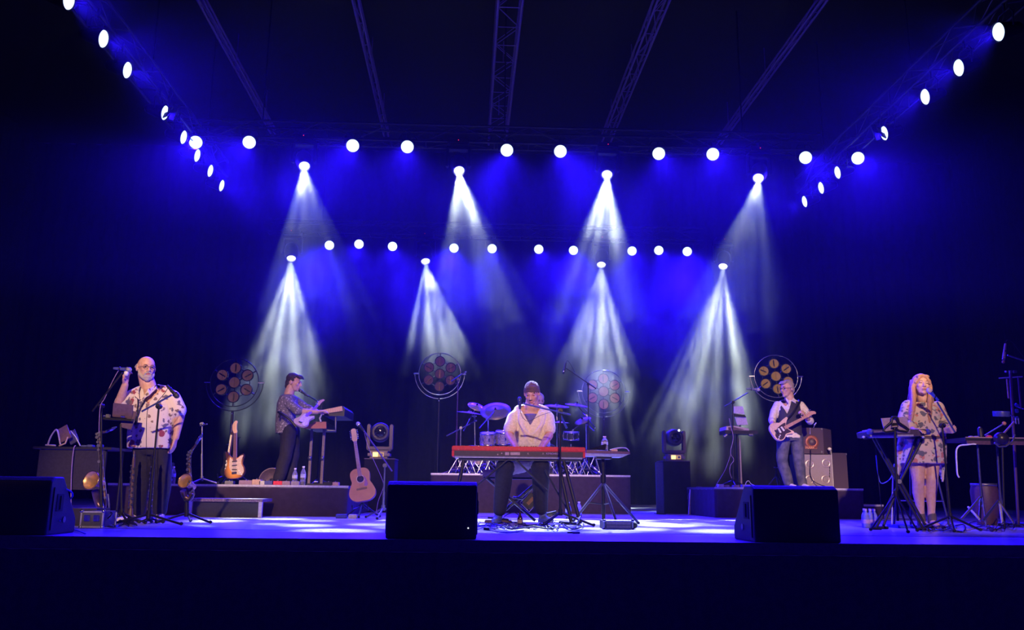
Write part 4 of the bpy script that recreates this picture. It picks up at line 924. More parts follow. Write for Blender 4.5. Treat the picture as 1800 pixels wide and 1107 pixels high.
# mic stand with raised boom at the man's raised hand
Ym = 8.25; base = FL(178,921,0); top = W(171,716,Ym)
mic_stand('black microphone stand whose boom rises to the raised hand of the bearded man',V(W(178,900,Ym+.05).x,Ym+.05,0),0,V(W(174,712,Ym).x,Ym+.05,W(174,712,Ym).z),W(162,723,Ym),W(215,655,Ym),r=.28,ang=.5)
mic('microphone held level beside the raised hand of the bearded man',W(209,648,Ym-.02),W(231,650,Ym-.02),m=mat('mic_blue',(.06,.07,.25),.4))
cable('cable hanging along the boom beside the raised hand',[W(212,645,Ym),W(203,660,Ym),W(192,682,Ym),W(184,700,Ym),W(176,716,Ym),W(174,760,Ym)],.0035,mat('mauve_cable',(.35,.22,.40),.5))
# tablet holder on a stand in front of the belly
Yp = 8.0; pm_ = T('tablet_stand','dark tablet on a stand in front of the bearded man, held near his waist','stand',V(W(214,900,Yp).x,Yp,0))
pm_.part('pole', MB().cyl((W(214,900,Yp).x,Yp,.1),W(212,745,Yp),.011,n=10), BLK); tripod(pm_,V(W(214,900,Yp).x,Yp,0),.1,.22,ang=1.2)
c = W(216,722,Yp-.02); sl = Matrix.Rotation(.10,3,'Y')@Matrix.Rotation(.28,3,'X')
pm_.part('tablet_back', MB().box(c,(.185,.012,.13),sl,bev=.004), mat('tablet_dark',(.13,.08,.13),.35)); pm_.part('shelf', MB().box(W(208,737,Yp-.03),(.26,.05,.02),Matrix.Rotation(.05,3,'Y')), BLK)
pm_.part('side_panel', MB().box(W(226,737,Yp-.0),(.11,.012,.17),Matrix.Rotation(.25,3,'Y'),bev=.004), mat('tablet_dark',(.13,.08,.13),.35))
pm_.part('clamp_screw', MB().cyl(W(213,731.5,Yp-.06),W(220,732,Yp-.06),.010,n=10), CHR, label='shiny clamp screw'); pm_.part('clamp', MB().box(W(190,731,Yp-.03),(.03,.03,.03)).cyl(W(188,731,Yp-.03),W(182,731,Yp-.03),.008,n=8), GRY)
# second boom, dark metal with the blue stage light put into its colour
Yn = 7.9; bx = W(262,900,Yn); topn = W(263,714,Yn); topn.x = bx.x
BLUM = mat('blue_light_tint',(.05,.06,.22),.35,.3)
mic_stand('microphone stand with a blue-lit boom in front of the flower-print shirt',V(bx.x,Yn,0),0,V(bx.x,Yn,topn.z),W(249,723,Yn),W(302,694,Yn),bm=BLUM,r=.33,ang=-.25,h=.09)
mic('black microphone pointing down beside the shoulder of the bearded man',W(296,680,Yn-.0),W(313,698,Yn-.02),rr=.026,head=mat('mic_black_grille',(.03,.03,.03),.5),L=.16)
cable('thin cable drooping from the microphone beside the shoulder of the bearded man',[W(296,680,Yn),W(290,690,Yn),W(280,702,Yn),W(270,713,Yn),W(259,722,Yn),W(257,790,Yn),W(257,890,Yn)],.003)

def keywork(t, path, rad, m, n=16, side=V(0,-1,0), parent=None):
    for k in range(n):
        f = .08+.84*k/n; i = f*(len(path)-1); a = path[int(i)]; b = path[min(len(path)-1,int(i)+1)]; p = lerp(a,b,i-int(i)); r = rad*(1.0 if k%3 else 1.2)
        sgn = -1 if k%2 else 1; q = p+side*(rad*1.25)+V(sgn*rad*.6,0,0)
        t.part('key', MB().cyl(q,q+side*.008,r*.62,n=10), m, parent=parent)
def sax(label, path, rads, bellc, belln, bellr, m, moup, keym, mm=BLKP):
    t = T('saxophone', label, 'saxophone', path[-1])
    pp = [Vector(p) for p in catmull([tuple(p) for p in path],5,False)]; k = len(pp)
    rr = []
    for i in range(k):
        f = i/(k-1)*(len(rads)-1); j = min(int(f),len(rads)-2); rr.append(lerp(rads[j],rads[j+1],f-j))
    b = t.part('body_tube', MB().tube(pp,rr,14), m)
    bn = belln.normalized(); M = gframe(bellc, bn.orthogonal(), bn)
    t.part('bell', MB().lathe([(rads[-1],-.16),(rads[-1]*1.15,-.11),(bellr*.52,-.06),(bellr*.72,-.025),(bellr,0),(bellr*1.03,.003),(bellr*.98,.002),(bellr*.66,-.03),(bellr*.40,-.08),(rads[-1]*.7,-.15)],M,28), mat('bell_brass',(.62,.40,.20),.38,.6))
    t.part('bell_rim', MB().tube([M@V(bellr*cos(a),bellr*sin(a),.002) for a in [2*pi*i/28 for i in range(28)]],.004,6,closed=True), BRS, label='bright brass bell rim')
    d = (moup-path[0]).normalized()
    t.part('mouthpiece', MB().cyl(path[0]-d*.01,lerp(path[0],moup,.75),.014,.013,12).cyl(lerp(path[0],moup,.75),moup,.013,.005,12), mm)
    t.part('ligature', MB().cyl(lerp(path[0],moup,.35),lerp(path[0],moup,.6),.0155,n=12), CHR)
    st_ = int(k*.22); en = int(k*.72); keywork(t, pp[st_:en], sum(rads)/len(rads), keym, 18)
    t.part('key_rods', MB().tube([p+V(-rr[st_+i]*1.1,-rr[st_+i]*.8,0) for i,p in enumerate(pp[st_:en])],.0025,5).tube([p+V(rr[st_+i]*1.1,-rr[st_+i]*.8,0) for i,p in enumerate(pp[st_:en])],.0025,5), keym)
    return t, b
LAC = mat('sax_lacquer',(.10,.06,.07),.3,.7,col2=(.20,.12,.10),scale=12)
Ys = 8.6
pth = [W(188,758,Ys),W(182,759.5,Ys),W(176,759,Ys),W(174.5,765,Ys),W(177,785,Ys),W(180,830,Ys),W(184,870,Ys),W(183,889,Ys),W(176,890,Ys),W(171,880,Ys),W(167,862,Ys-.04)]
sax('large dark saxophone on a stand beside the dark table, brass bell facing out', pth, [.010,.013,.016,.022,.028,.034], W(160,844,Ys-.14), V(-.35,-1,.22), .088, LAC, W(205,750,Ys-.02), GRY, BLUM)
t = T('saxophone_stand','silver U-shaped stand loop under the large saxophone','stand',V(W(188,905,Ys).x,Ys-.1,0))
t.part('hook', MB().tube(catmull([W(175,848,Ys-.12),W(178,872,Ys-.12),W(182,893,Ys-.12),W(187,900,Ys-.12),W(192,893,Ys-.12),W(190,868,Ys-.12)],4,False),.0085,8), CHR)
t.part('crossbar', MB().cyl(W(187,900,Ys-.12),W(187,906,Ys-.1),.010,n=8), BLK)
c = V(W(187,900,Ys).x,Ys-.1,0); tripod(t,c,.10,.17,ang=.8)
Ya = 8.3
pth = [W(346,778,Ya),W(342,785,Ya),W(338,790,Ya),W(334,800,Ya),W(333,820,Ya),W(335,850,Ya),W(338,868,Ya),W(332,877,Ya),W(325,872,Ya),W(322,862,Ya-.03)]
sax('smaller dark saxophone on a tripod stand in front of the metal-edged step', pth, [.009,.012,.015,.020,.025,.029], W(325,845,Ya-.10), V(-.25,-1,.40), .068, LAC, W(356,762,Ya-.02), CHR, BLUM)
t = T('saxophone_stand','black tripod stand under the smaller saxophone','stand',V(W(327,917,Ya).x,Ya,0))
c = V(W(327,917,Ya).x,Ya,0); t.part('column', MB().cyl(c+V(0,0,.07),W(328,876,Ya),.022,n=12), BLK); tripod(t,c,.09,.27,ang=-.35)
t.part('cradle', MB().tube([W(320,868,Ya-.05),W(324,880,Ya-.03),W(332,880,Ya-.03),W(339,868,Ya-.05)],.008,6), BLK)
def reed(label, topp, botp, peg, m=BLKP, name='clarinet', bell=.028):
    t = T(name, label, 'clarinet', V(botp.x,botp.y,0)); d = (topp-botp)
    t.part('body_tube', MB().cyl(botp+d*.08,lerp(botp,topp,.86),.0165,.014,14), m)
    t.part('bell', MB().lathe([(bell*1.3,0),(bell*.9,.02),(.018,.07),(.016,.075)],gframe(botp,V(1,0,0),d)), m)
    t.part('mouthpiece', MB().cyl(lerp(botp,topp,.86),topp,.013,.007,12), m); t.part('ligature', MB().cyl(lerp(botp,topp,.90),lerp(botp,topp,.95),.0145,n=12), CHR)
    for k in range(15):
        p = lerp(botp,topp,.14+.045*k)+V((.012 if k%2 else -.010),-.018,0)
        t.part('key', MB().cyl(p,p+V(0,-.006,0),.009 if k%3 else .012,n=10), CHR)
    for s_ in (-1,1): t.part('key_rod', MB().cyl(lerp(botp,topp,.15)+V(s_*.018,-.008,0),lerp(botp,topp,.75)+V(s_*.016,-.008,0),.003,n=6), CHR)
    s2 = T('clarinet_stand', label.split(' on ')[0]+"'s low peg stand", 'stand', V(botp.x,botp.y,0))
    s2.o['label'] = 'low peg stand under the '+peg
    s2.part('peg', MB().cyl(V(botp.x,botp.y,.02),botp+d*.06,.011,n=10), BLK); tripod(s2,V(botp.x,botp.y,0),.05,.12,ang=.6,tr=.008)
    return t
reed('slim dark clarinet on a peg stand nearest the large saxophone', W(236,792,8.15), W(229,908,8.15),'clarinet nearest the large saxophone', m=mat('dark_wood',(.09,.05,.06),.4,scale=20))
reed('slim black clarinet with silver keys on a peg stand in front of the white shoes', W(271,794,8.1), W(263,911,8.1),'silver-keyed clarinet')
# small combo behind his legs, on the riser
Yc = 10.9; lo,hi = W(262,852,Yc),W(297,812,Yc)
t = T('guitar_amplifier','small amplifier with light tan edges behind the legs of the bearded man','amplifier',V((lo.x+hi.x)/2,Yc,.36))
t.part('cabinet', box_mb((lo.x,Yc,.36),(hi.x,Yc+.22,hi.z),.01), BLKP); EDG = mat('tan_edge',(.36,.27,.26),.6)
t.part('side_piping', box_mb((lo.x-.002,Yc-.01,.37),(lo.x+.035,Yc-.002,hi.z-.02),.003), EDG); t.part('side_piping', box_mb((hi.x-.045,Yc-.01,.37),(hi.x+.002,Yc-.002,hi.z-.02),.003), EDG)
t.part('front_grille', box_mb((lo.x+.04,Yc-.008,.40),(hi.x-.05,Yc-.001,hi.z-.04),.003), GRIL)
bottle(V(W(303,850,10.8).x,10.8,.36),'clear water bottle on the riser beside the legs of the bearded man','water bottles',.21,.032)
mic_stand('thin microphone stand on the riser beside the smaller saxophone',V(W(354,850,11.2).x,11.2,0),.36,V(W(354,760,11.2).x,11.2,W(354,745,11.2).z),W(352,748,11.2),W(364,745,11.1),m=GRY,r=.2,h=.07,ang=.2)

# ------------------------------------------------------------------ keyboardist's riser
zL = .36
p0 = W(413,838,11.4); p1 = W(415,740,11.4)
sb = mat('sunburst',(.60,.20,.035),.25)
def radial(m, c_in, c_out, r0, r1, cen=(0,.17,0)):
    nt = m.node_tree; b = nt.nodes['Principled BSDF']; N = nt.nodes.new; L = nt.links.new
    tc = N('ShaderNodeTexCoord'); v = N('ShaderNodeVectorMath'); v.operation='SUBTRACT'; L(tc.outputs['Object'],v.inputs[0]); v.inputs[1].default_value = cen
    m2 = N('ShaderNodeVectorMath'); m2.operation='MULTIPLY'; L(v.outputs[0],m2.inputs[0]); m2.inputs[1].default_value=(1.25,.85,0)
    ln = N('ShaderNodeVectorMath'); ln.operation='LENGTH'; L(m2.outputs[0],ln.inputs[0])
    r = N('ShaderNodeValToRGB'); L(ln.outputs['Value'],r.inputs[0]); r.color_ramp.elements[0].position=r0; r.color_ramp.elements[0].color=(*c_in,1); r.color_ramp.elements[1].position=r1; r.color_ramp.elements[1].color=(*c_out,1)
    L(r.outputs[0],b.inputs['Base Color'])
radial(sb,(.80,.33,.07),(.06,.02,.02),.11,.205)
gM = gframe(W(413,841,11.35)+V(0,0,.0), (W(415,745,11.47)-W(413,841,11.35)), V(-.12,-1,.1))
egtr('sunburst electric guitar with a pale pickguard on a stand on the riser', gM, sb, mat('pale_guard',(.62,.50,.42),.4), NAT, NAT, neck=.66, sc=.84)
def gstand(label, p, zb, h=.5, m=BLK):
    t = T('guitar_stand', label, 'stand', V(p.x,p.y,zb)); tripod(t,V(p.x,p.y,zb),.16,.22,m,ang=.5,zb=zb)
    t.part('upright', MB().cyl(V(p.x,p.y,zb+.1),V(p.x,p.y,zb+h),.011,n=8), m)
    t.part('rest_arm', MB().tube([V(p.x-.09,p.y-.19,zb+.14),V(p.x-.09,p.y-.15,zb+.09),V(p.x,p.y,zb+.13),V(p.x+.09,p.y-.15,zb+.09),V(p.x+.09,p.y-.19,zb+.14)],.009,6), m)
    t.part('neck_yoke', MB().tube([V(p.x-.04,p.y-.05,zb+h),V(p.x,p.y,zb+h-.02),V(p.x+.04,p.y-.05,zb+h)],.008,6), m); return t
gstand('black stand behind the sunburst guitar',V(W(412,850,11.6).x,11.62,0),zL,.62)
# dark guitar half hidden left of the sunburst one
dM = gframe(W(398,838,11.9), V(.05,.1,1), V(-.8,-1,.1))
egtr('black electric guitar turned away behind the sunburst guitar', dM, BLKP, BLKP, mat('dark_neck',(.06,.03,.03),.4), mat('dark_neck',(.06,.03,.03),.4), sc=.8)
gstand('black stand under the turned-away black guitar',V(W(398,850,12.1).x,12.15,0),zL,.55)
# pedals along the riser edge
PC = [(404,14,8,GRY,'grey effects pedal under the sunburst guitar'),(433,22,10,mat('mauve_pedal',(.3,.2,.32),.4),'wide mauve effects pedal beside the sunburst guitar'),(452,14,12,mat('tan_pedal',(.55,.38,.30),.4),'tan effects pedal in the middle of the riser edge'),(462,10,9,SIL,'silver effects pedal next to the tan one'),(474,16,9,mat('navy_pedal',(.05,.06,.3),.4),'navy effects pedal before the shoes of the keyboardist'),(489,18,9,mat('red_pedal',(.7,.03,.07),.35),'red effects pedal at the shoes of the keyboardist'),(504,14,9,mat('mauve_pedal',(.3,.2,.32),.4),'mauve effects pedal next to the red one'),(520,14,9,mat('violet_pedal',(.28,.24,.4),.4),'violet effects pedal in front of a water bottle'),(578,16,8,BLKP,'black effects pedal beneath the keyboard stand'),(590,12,8,mat('white_red_pedal',(.7,.45,.42),.4),'pale red effects pedal at the end of the riser')]
for px,w_,h_,m_,lab in PC:
    Yq = 10.85; p = V(W(px,850,Yq).x,Yq,zL); s_ = 1/SC(Yq)
    t = T('effects_pedal',lab,'pedal',p,'effects pedals on the left riser')
    bb = t.part('casing', box_mb(p+V(-w_*s_/2,-.05,0),p+V(w_*s_/2,.05,h_*s_*.75),.004), m_)
    t.part('foot_switch', MB().cyl(p+V(0,-.02,h_*s_*.75),p+V(0,-.02,h_*s_*.75+.014),.009,n=10), CHR); t.part('control_knob', MB().cyl(p+V(-.02,.025,h_*s_*.75),p+V(-.02,.025,h_*s_*.75+.012),.008,n=10).cyl(p+V(.02,.025,h_*s_*.75),p+V(.02,.025,h_*s_*.75+.012),.008,n=10), BLKP)
bottle(V(W(517.5,850,11.1).x,11.1,zL),'half-hidden water bottle on the riser behind the violet pedal','water bottles',.215,.034)
bottle(V(W(532,850,10.9).x,10.9,zL),'clear water bottle at the riser edge below the keyboards','water bottles',.235,.034)
def wheel_fan(label, c, r, tilt, Ybase, zb):
    n_ = V(sin(tilt),-cos(tilt)*.95,.3).normalized(); M = gframe(c,V(0,0,1),n_); t = T('floor_fan', label, 'fan', V(c.x,c.y,zb))
    t.part('dish', MB().lathe([(0,-.10),(r*.5,-.10),(r*.93,-.05),(r,0),(r*.98,.012),(r*.9,-.01),(r*.45,-.045),(0,-.05)],M,36), mat('dish_paint',(.13,.09,.11),.35,.3))
    t.part('hub', MB().lathe([(0,.03),(r*.14,.028),(r*.24,.0),(r*.26,-.06)],M,24), BLKP); t.part('hub_cap', MB().lathe([(0,.036),(r*.08,.034),(r*.1,.026)],M,16), GRY)
    t.part('foot', MB().tube([V(c.x-r*.95,c.y,c.z),V(c.x-r*.8,c.y,zb+.02),V(c.x+r*.8,c.y,zb+.02),V(c.x+r*.95,c.y,c.z)],.014,8), BLK); return t
wheel_fan('dark dish-shaped floor fan on the riser behind the shoes of the keyboardist', W(478,846,13.0), .20, .1, 13.0, zL)
wheel_fan('round dish-shaped floor fan between the plinth and the bass riser', W(1230,877,13.0), .185, .15, 13.0, 0)
# keyboards seen end-on, on a two-tier stand
def keys_box(t, lo, hi, m, end=None, endm=None, down=1):
    t.part('case', box_mb(lo,hi,.006), m)
Yk = 12.2
t = T('synthesizer','upper keyboard with a pale wooden end cheek, tilted toward the standing keyboardist','keyboard',W(583,735,Yk))
ca = [W(565,716,Yk),W(602,714.5,Yk),W(602,725,Yk),W(569,727,Yk)]
CHK = mat('pale_wood',(.66,.42,.25),.5,scale=12,kind='wave')
def slab(t, name, pts, dy, m, **k):
    a = [Vector(p) for p in pts]; b = [p+V(0,dy,0) for p in a]; n = len(a)
    return t.part(name, MB().add(a+b,[(i,(i+1)%n,n+(i+1)%n,n+i) for i in range(n)]+[tuple(range(n))[::-1],tuple(range(n,2*n))]), m, fix=True, **k)
slab(t,'end_cheek',[W(568,720,Yk),W(601,713.5,Yk),W(602,722,Yk),W(569,727,Yk)],.03,CHK); slab(t,'end_cheek',[W(568,720,Yk+.9),W(601,713.5,Yk+.9),W(602,722,Yk+.9),W(569,727,Yk+.9)],.03,CHK)
slab(t,'case',[W(569,724,Yk+.03),W(601,719,Yk+.03),W(603,713.5,Yk+.03),W(606,718,Yk+.03),W(605,731,Yk+.03),W(569,731,Yk+.03)],.87,BLKP)
for k in range(12): t.part('white_key', box_mb(W(562,723.5,Yk+.05)+V(0,.068*k,0),W(571,722,Yk+.05)+V(0,.068*k+.062,.0)), WHT)
t = T('organ_keyboard','lower keyboard with a red-brown wooden end cheek before the keyboardist','keyboard',W(553,750,Yk))
slab(t,'end_cheek',[W(534,745,Yk),W(549,745,Yk),W(552,741,Yk),W(573.5,741,Yk),W(573.5,753,Yk),W(534,753,Yk)],.03,mat('red_wood',(.40,.13,.10),.5,scale=14,kind='wave'))
slab(t,'case',[W(535,747,Yk+.03),W(551,747,Yk+.03),W(553,742,Yk+.03),W(572.5,742,Yk+.03),W(572.5,752.5,Yk+.03),W(535,752.5,Yk+.03)],.9,BLKP)
for k in range(12): t.part('white_key', box_mb(W(535,746.5,Yk+.06)+V(0,.068*k,0),W(549,745.5,Yk+.06)+V(0,.068*k+.062,0)), WHT)
t = T('keyboard_stand','two-column keyboard stand on the riser holding the keyboardist instruments','stand',V(W(556,850,Yk+.3).x,Yk+.3,zL))
for px,lab in ((543,'front'),(565,'rear')):
    x = W(px,850,Yk+.3).x; t.part('column', box_mb((x-.018,Yk+.28,zL),(x+.018,Yk+.32,W(px,755,Yk+.3).z)), mat('stand_grey',(.20,.15,.17),.5))
    t.part('end_cap', MB().ell((x,Yk+.26,W(px,805,Yk+.3).z),(.028,.03,.03),n=10), GRY)
t.part('upper_arm', MB().tube([W(575,756,Yk+.1),W(590,757,Yk+.1),W(590,746,Yk+.1),W(590,732,Yk+.1)],.014,8), GRY)
t.part('base_bar', box_mb((W(536,850,Yk).x,Yk+.1,zL),(W(572,850,Yk).x,Yk+.55,zL+.03)), BLK)
t.part('lamp_strip', box_mb(W(552,847,Yk-.5),W(559,845.5,Yk-.45)), WHT)
t.part('tier_bracket', MB().tube([W(564,741,Yk-.02),W(562,735,Yk-.02),W(566,727,Yk-.02)],.013,8), SIL)
gp,gn = GTR; gMg = gframe(W(524,748,11.90), (W(568,704,12.25)-W(524,748,11.90)), V(-.1,-1,.55))
egtr('pale electric guitar slung from the standing keyboardist', gMg, mat('pale_body',(.50,.40,.46),.3), mat('white_guard',(.62,.52,.70),.35), NAT, NAT, neck=.60, sc=.68)
solo('guitar_strap','dark strap round the back of the standing keyboardist','strap',MB().tube(catmull([W(489,724,11.98),W(497,728,11.94),W(510,738,11.93),W(520,750,11.93)],4,False),.020,6).tube([W(494,722,12.0),W(490,734,12.0)],.016,6),BLK,W(500,730,11.95))
YM = 12.1
mic_stand('microphone stand on the riser reaching to the mouth of the keyboardist',V(W(558,850,13.45).x,13.45,0),zL,V(W(558,850,13.45).x,13.45,W(558,704,13.35).z),W(563,708,13.7),W(536,692,YM),r=.25)
mic('black microphone at the mouth of the keyboardist',W(540,695,YM),W(525,684.5,YM),L=.17,head=mat('mic_black_grille',(.03,.03,.03),.5))
# acoustic guitar on the floor before the riser end
Yg = 10.0
def acoustic(label, M):
    t = T('acoustic_guitar', label, 'guitar', M=M); L = dict(local=True)
    out = catmull([(0,0),(.10,.005),(.180,.06),(.198,.14),(.165,.235),(.135,.295),(.145,.36),(.142,.44),(.09,.49),(0,.50),(-.09,.49),(-.142,.44),(-.145,.36),(-.135,.295),(-.165,.235),(-.198,.14),(-.180,.06),(-.10,.005)],4)
    t.part('side_rim', MB().prism(out,.105,z0=-.11), mat('rosewood',(.16,.05,.06),.4,scale=20,kind='wave'), **L)
    top = t.part('soundboard', MB().prism(out,.006,z0=-.005), mat('spruce_top',(.52,.19,.12),.4,scale=10,col2=(.56,.21,.135)), **L)
    t.part('sound_hole', MB().lathe([(0,.0016),(.050,.0016),(.05,.001)],Matrix.Translation((0,.335,0)),28), RUB, parent=top, **L)
    t.part('rosette', MB().lathe([(.052,.0018),(.063,.0018)],Matrix.Translation((0,.335,0)),32), mat('rosette',(.55,.40,.38),.5), parent=top, **L)
    t.part('pickguard', MB().prism(catmull([(.05,.37),(.085,.33),(.10,.25),(.085,.215),(.045,.22),(.052,.27),(.062,.31)],4),.0025,z0=.001), mat('violet_guard',(.22,.02,.26),.25), **L)
    t.part('bridge', MB().box((0,.185,.006),(.16,.028,.012),bev=.004), mat('rosewood',(.16,.05,.06),.4), **L)
    nl = .92
    n_ = t.part('neck', MB().prism([(-.029,.40),(.029,.40),(.023,nl),(-.023,nl)],.024,z0=-.016), NAT, **L)
    t.part('fretboard', MB().prism([(-.029,.375),(.029,.375),(.023,nl),(-.023,nl)],.006,z0=.006), mat('mauve_board',(.32,.17,.20),.5), parent=n_, **L)
    for k in range(14):
        y = .42+(nl-.42)*(.5**(k/9)); t.part('fret', MB().box((0,y,.0125),(.05,.0015,.0015)), CHR, parent=n_, **L)
    h = t.part('headstock', MB().prism([(-.023,nl),(.023,nl),(.040,nl+.03),(.036,nl+.19),(.015,nl+.205),(-.015,nl+.205),(-.036,nl+.19),(-.040,nl+.03)],.016,z0=-.012), NAT, **L)
    for s_ in (-1,1):
        for k in range(6): t.part('tuning_peg', MB().cyl((s_*.036,nl+.045+k*.026,-.004),(s_*.056,nl+.045+k*.026,-.004),.003,n=6).ell((s_*.058,nl+.045+k*.026,-.004),(.007,.008,.004),n=8), CHR, parent=h, **L)
    t.part('strings', MB().add([],[]) if False else _str2(nl), CHR, **L); return t
def _str2(nl):
    mb = MB()
    for k in range(6): mb.cyl(((k-2.5)*.011,.185,.014),((k-2.5)*.0075,nl,.014),.0007,n=4)
    return mb
acoustic('acoustic guitar with a pink-lit top and violet pickguard on a floor stand', gframe(W(639,880,Yg), W(624,775,Yg+.12)-W(639,880,Yg), V(.02,-1,.12))@Matrix.Scale(.76,4))
gstand('black stand under the acoustic guitar',V(W(636,905,Yg+.22).x,Yg+.22,0),0,.55)
mic_stand('slim microphone stand beside the acoustic guitar, boom slanting down past the dark moving head',V(W(673,905,9.9).x,9.9,0),0,V(W(673,905,9.9).x,9.9,W(674,818,9.9).z),W(689,828,9.9),W(637,753,9.9),m=GRY,bm=mat('violet_boom',(.10,.06,.2),.4,.3),r=.26,ang=.4,h=.12)
mic('pale-headed microphone up beside the keyboardist riser end',W(640,757,9.9),W(628,743,9.9),L=.12,head=SIL)
cable('thin cable hanging from the microphone by the acoustic guitar',[W(640,757,9.9),W(644,775,9.9),W(653,800,9.9),W(670,838,9.9),W(674,855,9.9),W(665,880,9.9),W(661,903,9.85)],.003,mat('mauve_cable',(.35,.22,.40),.5))
for k,(px,w_,m_,lab) in enumerate(((601,18,mat('navy_pedal',(.05,.06,.3),.4),'navy junction box on the floor at the riser end'),(621,14,SIL,'silver junction box on the floor under the acoustic guitar'))):
    p = V(W(px,900,9.95).x,9.95,0); solo('junction_box',lab,'box',box_mb(p+V(-w_/300,-.05,0),p+V(w_/300,.05,.045),.004),m_,p)

# ------------------------------------------------------------------ moving heads on plinths
def floor_head(label, c, zb, s=1.0, white=False):
    t = T('moving_head_lamp', label, 'lamp', V(c.x,c.y,zb))
    b = t.part('base', MB().box(V(c.x,c.y,zb+.055*s),(.30*s,.26*s,.10*s),bev=.03*s), mat('head_base',(.20,.15,.17),.4))
    t.part('display', box_mb(V(c.x-.075*s,c.y-.135*s,zb+.025*s),V(c.x-.005*s,c.y-.13*s,zb+.085*s)), glow('amber_display',(1,.62,.22),2.2), parent=b, label='lit amber display')
    t.part('display', box_mb(V(c.x+.0*s,c.y-.135*s,zb+.025*s),V(c.x+.075*s,c.y-.13*s,zb+.085*s)), glow('amber_dim',(1,.55,.25),.55), parent=b, label='dim amber display')
    t.part('dial', MB().cyl(V(c.x+.045*s,c.y-.135*s,zb+.055*s),V(c.x+.045*s,c.y-.145*s,zb+.055*s),.018*s,n=14), mat('head_base',(.20,.15,.17),.4), parent=b)
    for sx in (-1,1): t.part('yoke_arm', MB().box(V(c.x+sx*.155*s,c.y,zb+.30*s),(.045*s,.13*s,.34*s),bev=.012), mat('yoke_paint',(.09,.06,.09),.4))
    t.part('yoke_bridge', MB().box(V(c.x,c.y,zb+.135*s),(.345*s,.14*s,.06*s),bev=.02), mat('yoke_paint',(.09,.06,.09),.4))
    M = gframe(V(c.x,c.y,zb+.36*s),V(0,0,1),V(.1,-1,.05)); h = t.part('head', MB().lathe([(0,-.18*s),(.08*s,-.18*s),(.125*s,-.12*s),(.135*s,0),(.125*s,.10*s),(.09*s,.13*s),(.085*s,.11*s),(0,.11*s)],M,28), mat('head_shell',(.035,.03,.05),.35))
    t.part('lens', MB().lathe([(0,.122*s),(.04*s,.12*s),(.07*s,.112*s)],M,24), mat('dark_lens',(.01,.01,.015),.08), parent=h); t.part('lens_ring', MB().lathe([(.07*s,.11*s),(.088*s,.115*s),(.092*s,.135*s),(.078*s,.135*s)],M,28,closed=True), mat('ring_dark',(.05,.04,.05),.35,.5), parent=h)
    if white: t.part('indicator', MB().ell(V(c.x+.06*s,c.y-.12*s,zb+.47*s),(.014,.01,.016),n=10), glow('white_glint',(.9,1,.95),6), label='small bright white light')
    return t
def plinth(label, px0, px1, Yp_, pyt):
    lo,hi = W(px0,pyt,Yp_),W(px1,pyt,Yp_); t = T('plinth', label, 'plinth', V((lo.x+hi.x)/2,Yp_,0))
    t.part('box', box_mb((lo.x,Yp_,0.0),(hi.x,Yp_+.5,lo.z-.012),.004), DRP); t.part('top_plate', box_mb((lo.x-.005,Yp_-.005,lo.z-.012),(hi.x+.005,Yp_+.505,lo.z)), mat('plinth_top',(.10,.07,.09),.6)); return lo.z
z_ = plinth('dark plinth under the moving head beside the acoustic guitar',641,694,12.4,805); floor_head('dark moving-head lamp on a plinth beside the acoustic guitar',V(W(667,800,12.65).x,12.65,0),z_,1.06)
z_ = plinth('dark plinth under the moving head beside the bass riser',1166,1213,13.2,809); floor_head('moving-head lamp with a small white light on the plinth near the bass riser',V(W(1185,800,13.45).x,13.45,0),z_,1.0,True)
t = T('side_panel_stand','narrow blue-lit upright panel at the end of the drum riser','panel',V(W(1160,880,13.0).x,13.0,0)); a,b=W(1153,812,13.0),W(1165,812,13.0)
t.part('upright_panel', box_mb((a.x,13.0,0),(b.x,13.06,a.z),.004), mat('panel_blue_lit',(.04,.04,.12),.4)); t.part('base_plate', box_mb((a.x-.02,12.96,0),(b.x+.02,13.12,.012)), BLK)  # blue light falling on the panel is part of its colour here
_a,_b = V(W(1210,897,12.7).x,12.7,0),V(W(1215,897,12.7).x,12.75,0)
solo('upright_card','pale upright card leaning beside the round floor fan','card',MB().add([_a,_b,W(1214,860,12.8),W(1212.6,860,12.8)]+[p+V(0,.02,0) for p in (_a,_b,W(1214,860,12.8),W(1212.6,860,12.8))],[(0,1,2,3),(7,6,5,4),(0,4,5,1),(1,5,6,2),(2,6,7,3),(3,7,4,0)]),WHT,_a)
